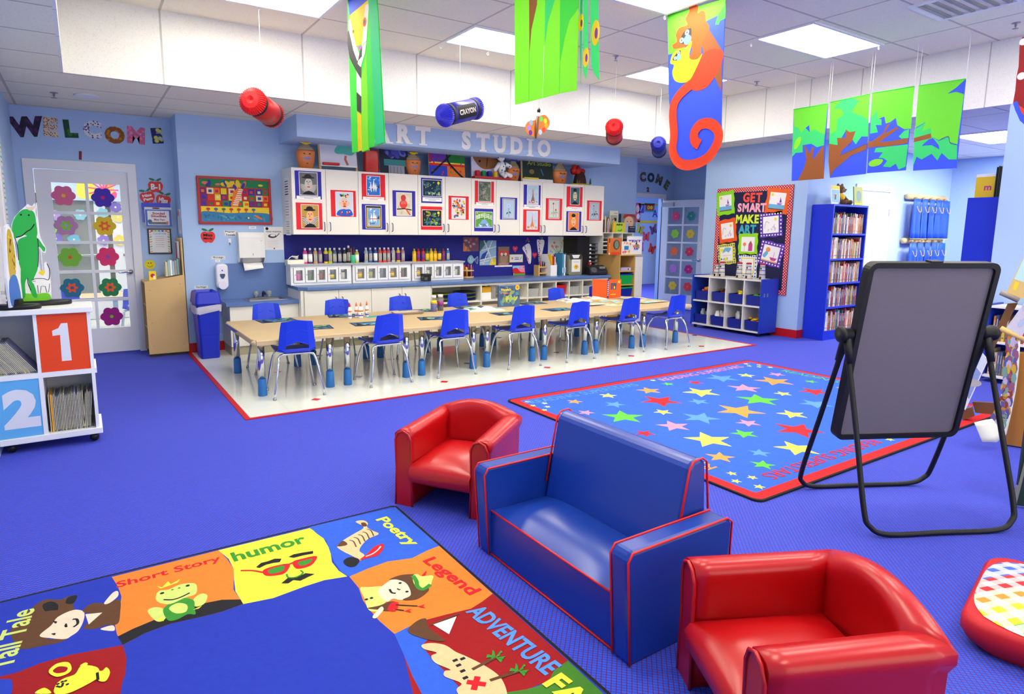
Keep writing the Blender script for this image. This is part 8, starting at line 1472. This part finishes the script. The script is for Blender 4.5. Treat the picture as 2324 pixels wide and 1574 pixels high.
q.p('130,100 150,60 150,35 175,22 196,35 195,70 210,58 232,62 238,110 255,150 215,240 210,290 160,400 140,330 165,260 150,240 110,250 70,255 62,235 85,215 80,180 100,145 140,130', 'o', True).p('52,330 60,290 85,262 130,250 165,215 150,300 190,310 218,282 180,370 150,420 110,432 75,420 62,380 70,340', 'Y', True)
q.p('150,148 162,155 158,200 140,225 105,228 100,215 120,170', 'k', True).p('100,262 106,275 90,312 66,315 68,300', 'k', True)
for x, y, r in ((139, 170, .022), (111, 211, .022), (96, 277, .015), (78, 304, .015)): q.c((x, y), r, 'w').c((x, y), r*.35, 'k')
q.c((142, 208), .04, 'c').c((96, 300), .024, 'c')
q.l('160,440 105,490 72,545 66,610 72,700 66,790 100,850 170,858 250,820 300,740 300,680 260,645 210,650 178,690 180,735 205,755', .085, 'r').done()
def kT4(x, y): return (1780+x*.325, 170+y*.325)
lb = ['leftmost', 'second', 'third', 'rightmost']; tops = []
for i, (bs_, o, st) in enumerate((('66,242 306,200 276,724 52,740', (66, 700), '66,242 306,200'), ('322,192 596,134 572,690 320,718 310,600', (325, 700), '322,192 596,134'), ('614,128 910,80 850,665 578,686', (600, 680), '614,128 910,80'), ('940,76 1270,28 1204,650 900,668', (920, 650), '940,76 1270,28'))):
    q = Ban(kT4, 7.0, o, lb[i]+[' leaf banner with a forked brown trunk, in the row hanging at the right', ' leaf banner with a thick brown branch, in the row hanging at the right', ' leaf banner with thin twigs and a lime leaf, in the hanging row', ' leaf banner with a blue corner, in the row hanging at the right'][i], grp='leaf banners hanging in a row'); q.base(bs_, 'b')
    if i == 0: q.p('66,242 306,200 285,415 245,400 215,380 180,400 175,350 150,370 120,410 100,370 66,360', 'g').p('64,360 100,370 120,405 150,370 178,400 215,380 250,402 284,415 278,490 230,505 190,480 130,490 130,540 80,545 54,575', 't').p('95,738 140,650 155,590 150,530 135,490 150,500 178,550 195,505 210,505 200,560 205,590 240,540 276,490 278,724', 'n').p('70,515 75,470 100,435 118,435 112,480 85,515', 'L', True)
    if i == 1: q.p('322,192 596,134 585,430 540,430 500,485 470,440 430,390 370,490 314,480 318,400', 't').p('322,192 400,180 345,235 400,235 418,280 370,310 365,390 318,415', 'g').p('480,160 596,134 588,315 550,290 470,260 520,180', 'g').p('314,480 375,490 370,440 430,440 430,380 460,400 500,392 470,470 410,520 390,560 480,520 576,480 574,520 470,560 400,620 345,665 322,718 310,600', 'n').l('390,562 480,522 576,482', .004, 'k')
    if i == 2: q.p('614,128 910,80 885,375 840,380 790,350 780,300 740,330 710,340 700,290 650,310 606,300', 'g').p('606,300 650,250 650,305 680,310 680,350 640,350 655,400 600,410', 't').p('590,510 580,470 620,460 690,410 720,345 740,342 700,410 790,362 800,372 720,430 665,470 760,460 866,440 862,475 720,500 640,500', 'n').p('640,510 690,505 866,485 848,640 800,660 780,620 740,645 690,640 720,600 690,580 660,580 690,540 630,540', 't').p('592,630 600,605 640,588 690,592 670,625 620,640', 'L', True).p('800,430 840,390 875,380 870,440 820,445', 't')
    if i == 3: q.p('940,76 1270,28 1210,485 1160,470 1145,430 1080,455 1030,430 1025,370 960,395 985,330 915,370', 'g').p('910,380 990,330 960,395 1025,370 1030,430 1080,460 1145,435 1160,475 1208,488 1206,590 1150,590 1100,545 1070,598 1030,550 960,590 925,570 900,640', 't').p('1140,132 1200,90 1270,28 1258,135 1200,118', 'b').p('960,495 1010,450 1040,440 1080,490 1085,520 1030,490', 'b').p('908,440 1025,408 1030,440 906,470', 'n').l('1080,458 1145,428 1160,475 1210,488', .004, 'k')
    q.done('pattern', st, st)
# dark red spotted banner at the right edge
q = Ban(lambda x, y: (2240+x*.216, y*.216), 4.9, (300, 1000), 'dark red spotted cloth banner cut by the right edge at the top')
q.base('375,390 345,480 335,700 312,810 300,950 275,1080 300,1160 350,1270 420,1330 560,1340 560,380', 'r'); DKR = mat((130, 14, 24), .8); u = q.pts('375,390 345,480 335,700 312,810 300,950 280,1070 420,1160 560,1160 560,380'); q.A.poly(u, DKR); q.p('275,1080 320,1060 370,1190 420,1230 560,1240 560,1340 420,1330 350,1270 300,1160', 'b'); q.c((385, 440), .02, 'w').c((365, 800), .022, 'w').done()
# ---------------------------------------------------------------- paper crayons and palette
def crayon(p0, p1, r, col, label, cap=True):
    p0 = Vector(p0); p1 = Vector(p1); L = (p1-p0).length; mid = (p0+p1)/2; t = thing('paper_crayon', label, 'hanging decoration', mid, 0, 'honeycomb paper crayons'); t.rotation_mode = 'QUATERNION'; t.rotation_quaternion = (p0-p1).to_track_quat('Z', 'Y'); C1 = mat(col, .5, nz=.04); C2 = mat(tuple(int(q_*.8) for q_ in col), .35, nz=.1); h = L/2
    b = B(); b.lathe([(r, -h), (r, h)], C2, 28); b.obj('wrapper', t)
    b = B()
    for z0, z1 in ((-h*.86, -h*.7), (h*.7, h*.86)): b.lathe([(r*1.012, z0), (r*1.012, z1)], INK, 28)
    wv = [(r*1.012*math.cos(a), r*1.012*math.sin(a)) for a in (2.5+1.3*i/8 for i in range(9))]; b.grid([[(x, y, -h*.6) for x, y in wv], [(x, y, h*.6) for x, y in wv]], INK)
    b.obj('dark_band', t)
    vs, fs, w_, h_ = text_mesh('CRAYON', .05); k = h*1.05/w_; vs2 = []
    for v in vs: a = PI-v.y*k/r+.02; vs2.append((r*1.03*math.cos(a), r*1.03*math.sin(a), v.x*k))
    b = B(); b.add(vs2, fs, GRYS[3]); b.obj('lettering', t)
    def pleat(zs, up):
        rows = []; n = 72
        for rr, z in zs: rows.append([(rr*(1+(.07 if j % 2 else -.05)*(rr > .01))*math.cos(2*PI*j/n), rr*(1+(.07 if j % 2 else -.05)*(rr > .01))*math.sin(2*PI*j/n), z) for j in range(n)])
        b = B(); b.grid(rows if not up else rows, C1, smooth=False, cv=True); b.obj('pleated_end', t, fix=True)
    pleat([(r*1.0, h*.9), (r*1.04, h*1.02), (r*.96, h+r*.25), (r*.66, h+r*.5), (r*.3, h+r*.55), (.004, h+r*.42)], 1)
    pleat([(r*1.0, -h*.9), (r*1.02, -h), (r*.9, -h-r*.2), (r*.55, -h-r*.55), (r*.3, -h-r*.9), (.004, -h-r*.95)], 0)
    inv = t.rotation_quaternion.inverted(); top = Vector((mid.x, mid.y, ZH)); b = B(); b.tube([inv @ Vector((0, 0, r*.9)), inv @ (top-mid)], .002, PAPER, 5); b.obj('string', t); b = B(); b.ball(inv @ (top-mid-Vector((0, 0, .012))), .012, PAPER, 8, 6); b.obj('ceiling_hook', t)
crayon(ay(574, 230, 5.68), ay(618, 262, 6.0), .105, (236, 24, 28), 'red honeycomb paper crayon hanging left of the tiger banner')
crayon(ay(1078, 246, 5.55), ay(1008, 262, 5.40), .10, (50, 50, 200), 'blue and purple honeycomb paper crayon with the word CRAYON')
crayon(ay(1394, 288, 5.12), ay(1394, 312, 5.36), .088, (230, 20, 24), 'short red honeycomb paper crayon seen end-on, hanging right of the palette')
crayon(ay(1494, 326, 5.82), ay(1496, 343, 6.06), .09, (24, 34, 150), 'dark blue honeycomb paper crayon seen end-on beside the monkey banner')
def kP(x, y): return (980+x*.1248, 190+y*.1248)
YP = 5.3; o = ay(*kP(1900, 770), YP); t = thing('palette_cutout', 'orange paint palette cutout with a brush hanging from the ceiling', 'hanging decoration', o)
def PP(s_): return [(p.x-o.x, p.z-o.z) for p in (ay(*kP(*(float(v) for v in w.split(','))), YP) for w in s_.split())]
b = B(); P = [(p.x, p.y) for p in cr([(x, y, 0) for x, y in PP('1700,800 1750,690 1880,660 1960,590 2060,570 2130,650 2140,740 2080,840 1980,920 1860,960 1740,910')], 4)]; b.prism(P, 'y', 0, .006, mat((226, 130, 50), .6, nz=.1)); A = Art(b, (0, 0, 0), (1, 0, 0), (0, 0, 1), .0006)
for x, y, c in ((1805, 705, (150, 190, 240)), (1765, 800, (170, 140, 230)), (1795, 890, (110, 40, 140)), (1990, 640, (120, 220, 80)), (2062, 675, (250, 230, 30)), (2080, 760, (246, 180, 20)), (2035, 840, (240, 70, 40)), (1970, 880, (180, 220, 240))): u, v = PP('%d,%d' % (x, y))[0]; A.ell(u, v, .022, .026, mat(c, .6))
b.obj('palette', t); b = B(); q0, q1, q2, q3 = [Vector((u, -.008, v)) for u, v in PP('1940,430 1935,530 1915,600 1880,995')]; b.tube([q0, (q0+q1)/2, q1], [.002, .018, .014], BLACK, 8); b.tube([q1, q2], .014, PAPER, 8); b.tube([q2, (q2+q3)/2, q3], [.014, .02, .01], DKWOOD, 8); b.obj('brush', t); b = B(); b.tube([q0, Vector((q0.x, -.006, ZH-o.z))], .0018, PAPER, 5); b.obj('string', t)
for i, (x, y) in enumerate(((1000, 99), (1107, 115), (1360, 188), (1705, 95), (1995, 102), (1509, 32))):
    p = az(x, y, ZH); b = B(); b.tube([(0, 0, 0), (0, 0, -.02)], .004, PAPER, 6); b.tube([(.012*math.cos(a), 0, -.032+.012*math.sin(a)) for a in (2*PI*j/10 for j in range(10))], .003, PAPER, 5, closed=True); tag(b.obj('ceiling_hook'), 'empty white ceiling hook '+['left of the second back row light', 'below the second back row light', 'right of the vine strips', 'left of the whole bright light', 'right of the whole bright light', 'at the top left of the monkey banner'][i], 'hook', 'empty ceiling hooks', loc=p)
p = az(2185, 4, ZH); t = thing('ceiling_vent', 'square air vent in the raised ceiling at the top right', 'vent', (p.x-.25, p.y-.3, ZH)); b = B()
for a, c in (((0, 0), (.6, .04)), ((0, .56), (.6, .6)), ((0, .04), (.04, .56)), ((.56, .04), (.6, .56))): b.box((a[0], a[1], -.012), (c[0], c[1], 0), FRAME)
b.obj('frame', t)
for i in range(6): b = B(); b.box((.0405, .07+.085*i, -.011), (.5595, .10+.085*i, -.004), GRYS[2]); b.obj('slat', t)
# ================================================================ PAINTER'S EASEL, LEANING PICTURE, GREEN BOARD, FLOOR CUSHION
e0 = az(2298, 1012); vd = Vector((e0.x, e0.y, 0)).normalized(); hx = Vector((vd.y, -vd.x, 0)); EW = mat((176, 116, 40), .45, nz=.12, sc=6)
t = thing('painting_easel', 'wooden children\'s painting easel cut by the right edge', 'easel', (e0.x, e0.y, 0), math.atan2(hx.y, hx.x))
M0 = Matrix.Translation((e0.x, e0.y, 0)) @ Matrix.Rotation(math.atan2(hx.y, hx.x), 4, 'Z'); MI = M0.inverted()
def eq(x, y, off=0.): d = ray(x, y); n_ = -vd; P0 = e0-vd*off; s_ = (P0-CAM).dot(n_)/d.dot(n_); return MI @ (CAM+d*s_)
b = B(); P = [eq(*q) for q in ((2281, 1010), (2302, 800), (2340, 800), (2340, 1022))]; b.prism([(p.x, max(p.z, .01)) for p in P], 'y', -.02, .02, EW); b.obj('front_panel', t)
b = B(); P = [eq(*q) for q in ((2320, 1010), (2345, 590))]; b.tube([(P[0].x+.05, .03, .02), (P[1].x+.03, .02, P[1].z)], .022, EW, 8); b.obj('upright', t)
b = B(); b.prism([(p.x, p.z) for p in (eq(*q) for q in ((2283, 665), (2330, 570), (2380, 580), (2335, 680)))], 'y', -.03, -.012, mat((222, 190, 120), .6)); A = Art(b, (0, -.03, 0), (1, 0, 0), (0, 0, 1), .0006); A.poly([(p.x, p.z) for p in (eq(*q) for q in ((2302, 632), (2330, 572), (2360, 578), (2326, 640)))], mat((190, 230, 226), .7)); A.poly([(p.x, p.z) for p in (eq(*q) for q in ((2298, 655), (2305, 638), (2314, 640), (2306, 658)))], YEL); b.obj('painting_upper', t)
for (xa, ya), (xb, yb), m in (((2272, 662), (2312, 680), mat((150, 140, 130), .6)), ((2272, 742), (2330, 772), mat((226, 186, 110), .5))): a, c = eq(xa, ya), eq(xb, yb); b = B(); b.tube([(a.x, -.06, a.z), (c.x, -.04, c.z)], .017, m, 6); b.obj('ledge', t)
b = B(); P = [eq(*q) for q in ((2282, 745), (2330, 678), (2350, 700), (2318, 765))]; b.prism([(p.x, p.z) for p in P], 'y', -.055, -.05, mat((206, 204, 220), .7)); A = Art(b, (0, -.055, 0), (1, 0, 0), (0, 0, 1), .0006); R = random.Random(3)
for i in range(9): u = R.uniform(.2, .8); p = P[0].lerp(P[1], u).lerp(P[3].lerp(P[2], u), R.uniform(.2, .8)); A.ell(p.x, p.z, .022, .01, R.choice(cl((190, 196, 226), (226, 200, 210), (210, 210, 220), (180, 200, 230))), 8, R.uniform(0, 2))
b.obj('painting_middle', t)
b = B(); P = [eq(*q) for q in ((2286, 690), (2310, 688), (2248, 806), (2238, 800))]; b.prism([(p.x, max(p.z, .0)) for p in P], 'y', .05, .08, DKWOOD); b.obj('rear_leg', t)
rows = []
for (xa, ya), (xb, yb), off in (((2288, 760), (2316, 768), .05), ((2281, 830), (2312, 840), .06), ((2276, 880), (2306, 885), .06), ((2262, 930), (2295, 940), .08), ((2252, 950), (2284, 985), .12), ((2236, 952), (2262, 1003), .19), ((2211, 958), (2229, 1002), .27)):
    a, c = eq(xa, ya, off), eq(xb, yb, off); rows.append([tuple(a.lerp(c, u))[:2]+(max(a.lerp(c, u).z, .012),) for u in (0, .25, .5, .75, 1)])
b = B(); b.grid(rows, mat((226, 226, 214), .7)); R = random.Random(9)
o = b.obj('painting_curled', t, solid=.002); b = B(); pal = cl((110, 100, 170), (150, 90, 120), (200, 130, 60), (120, 160, 150), (190, 180, 210), (150, 60, 40), (210, 170, 50), (90, 90, 150))
for i in range(4):
    for j in range(3):
        for k in range(16):
            u, v = R.random(), R.random(); m4 = [Vector(rows[i+int(v > 1)][j]), Vector(rows[i][j+1]), Vector(rows[i+1][j]), Vector(rows[i+1][j+1])]; p = m4[0].lerp(m4[1], u).lerp(m4[2].lerp(m4[3], u), v)+Vector((0, -.004-.0003*k, 0)); s_ = R.uniform(.014, .03); b.add([(p.x+s_*math.cos(a)*.55, p.y, p.z+s_*1.4*math.sin(a)) for a in (2*PI*z/7 for z in range(7))], [tuple(range(7))], R.choice(pal))
b.obj('paint_strokes', o)
f0 = az(2212, 958); t = thing('leaning_picture', 'pale picture leaning on a brown wooden ledge behind the board easel', 'picture', (f0.x, f0.y, .0), math.atan2(hx.y, hx.x)); MI = (Matrix.Translation((f0.x, f0.y, 0)) @ Matrix.Rotation(math.atan2(hx.y, hx.x), 4, 'Z')).inverted(); e0 = f0
b = B(); b.prism([(p.x, max(p.z, .012)) for p in (eq(*q) for q in ((2176, 930), (2186, 955), (2212, 942), (2206, 922)))], 'y', -.03, .03, DKWOOD); b.prism([(p.x, max(p.z, .012)) for p in (eq(*q) for q in ((2205, 915), (2262, 918), (2262, 945), (2212, 940)))], 'y', .06, .09, BRN); b.obj('ledge', t)
b = B(); P = [eq(*q) for q in ((2175, 902), (2226, 793), (2244, 814), (2192, 928))]; b.prism([(p.x, p.z) for p in P], 'y', -.045, -.04, PAPER); A = Art(b, (0, -.045, 0), (1, 0, 0), (0, 0, 1), .0006); g_ = lambda u, v: tuple((P[0].lerp(P[1], u).lerp(P[3].lerp(P[2], u), v)).xz); A.poly([g_(.2, .1), g_(.72, .1), g_(.72, .9), g_(.2, .9)], mat((150, 170, 220), .6)); A.ell(*g_(.45, .5), .06, .03, mat((190, 190, 180), .7)); A.poly([g_(.74, .1), g_(.98, .1), g_(.98, .9), g_(.74, .9)], mat((226, 240, 246), .6)); b.obj('picture', t)
p = az(2298, 1150); t = thing('green_board', 'dark green chalkboard with a pale edge cut by the right edge', 'board', (p.x, p.y, .002), math.atan2(hx.y, hx.x)+.35); b = B(); b.box((.01, 0, .01), (.5, .02, 1.0), mat((20, 48, 34), .5)); b.obj('panel', t); b = B(); b.prism([(0, 0), (.012, 0), (.10, 1.0), (.085, 1.0)], 'y', -.004, .024, mat((130, 130, 120), .5)); b.obj('edge_trim', t)
t = thing('floor_cushion', 'red floor cushion with a rainbow gingham top cut by the right edge', 'cushion', (2.80, .545, 0), .2)
def pillow(h0, h1, s0, s1): return [[(x, y, z) for x, y in rnd_rect(-s, -s, s, s, .09, 6)] for s, z in ((s0*.92, h0), (s0, h0+.025), (s1, (h0+h1)/2), (s1, h1-.02), (s1*.96, h1))]
b = B(); R_ = pillow(.001, .115, .31, .325); b.grid(R_, mat((190, 16, 30), .6, bump=.1), cv=True); b.poly(R_[-1], mat((190, 16, 30), .6)); b.obj('base', t, fix=True)
def gf(nt, b):
    tc = nt.nodes.new('ShaderNodeTexCoord'); mp = nt.nodes.new('ShaderNodeMapping'); mp.inputs['Rotation'].default_value = (0, 0, .75); sp_ = nt.nodes.new('ShaderNodeSeparateXYZ'); nt.links.new(tc.outputs['Object'], mp.inputs[0]); nt.links.new(mp.outputs[0], sp_.inputs[0]); outs = []
    for ax_ in (0, 1):
        m1 = nt.nodes.new('ShaderNodeMath'); m1.operation = 'MULTIPLY'; m1.inputs[1].default_value = 30; m2 = nt.nodes.new('ShaderNodeMath'); m2.operation = 'PINGPONG'; m2.inputs[1].default_value = 1; m3 = nt.nodes.new('ShaderNodeMath'); m3.operation = 'GREATER_THAN'; m3.inputs[1].default_value = .5; nt.links.new(sp_.outputs[ax_], m1.inputs[0]); nt.links.new(m1.outputs[0], m2.inputs[0]); nt.links.new(m2.outputs[0], m3.inputs[0]); outs.append(m3.outputs[0])
    ad = nt.nodes.new('ShaderNodeMath'); ad.operation = 'ADD'; nt.links.new(outs[0], ad.inputs[0]); nt.links.new(outs[1], ad.inputs[1]); dv = nt.nodes.new('ShaderNodeMath'); dv.operation = 'MULTIPLY'; dv.inputs[1].default_value = .5; nt.links.new(ad.outputs[0], dv.inputs[0])
    rp = nt.nodes.new('ShaderNodeValToRGB'); rp.color_ramp.interpolation = 'CONSTANT'; E_ = rp.color_ramp.elements; E_[0].position = 0; cs = [(226, 30, 40), (60, 100, 210), (60, 170, 60), (246, 216, 30), (240, 140, 40), (226, 30, 40), (60, 100, 210)]
    for i, c in enumerate(cs):
        e = E_[0] if i == 0 else (E_[1] if i == 1 else E_.new(i/7)); e.position = i/7; e.color = [s2l(v) for v in c]+[1]
    sh = nt.nodes.new('ShaderNodeMath'); sh.operation = 'MULTIPLY_ADD'; sh.inputs[1].default_value = 1.5; sh.inputs[2].default_value = .5; nt.links.new(sp_.outputs[1], sh.inputs[0]); nt.links.new(sh.outputs[0], rp.inputs[0])
    mx = nt.nodes.new('ShaderNodeMix'); mx.data_type = 'RGBA'; mx.inputs[6].default_value = (.85, .85, .82, 1); nt.links.new(dv.outputs[0], mx.inputs[0]); nt.links.new(rp.outputs[0], mx.inputs[7]); nt.links.new(mx.outputs[2], b.inputs['Base Color'])
GING = node_mat('rainbow_gingham', gf, .7); rows = []
for i in range(15):
    u = i/14*2-1; rows.append([(.31*u*(1-.16*v**4), .31*v*(1-.16*u**4), .117+.04*(1-abs(u)**2.5)*(1-abs(v)**2.5)) for v in [j/14*2-1 for j in range(15)]])
b = B(); b.grid(rows, GING); b.obj('gingham_top', t); b = B(); b.ball((.0, .0, .158), (.10, .09, .022), mat((214, 20, 40), .5), 14, 7); b.obj('red_bow', t)
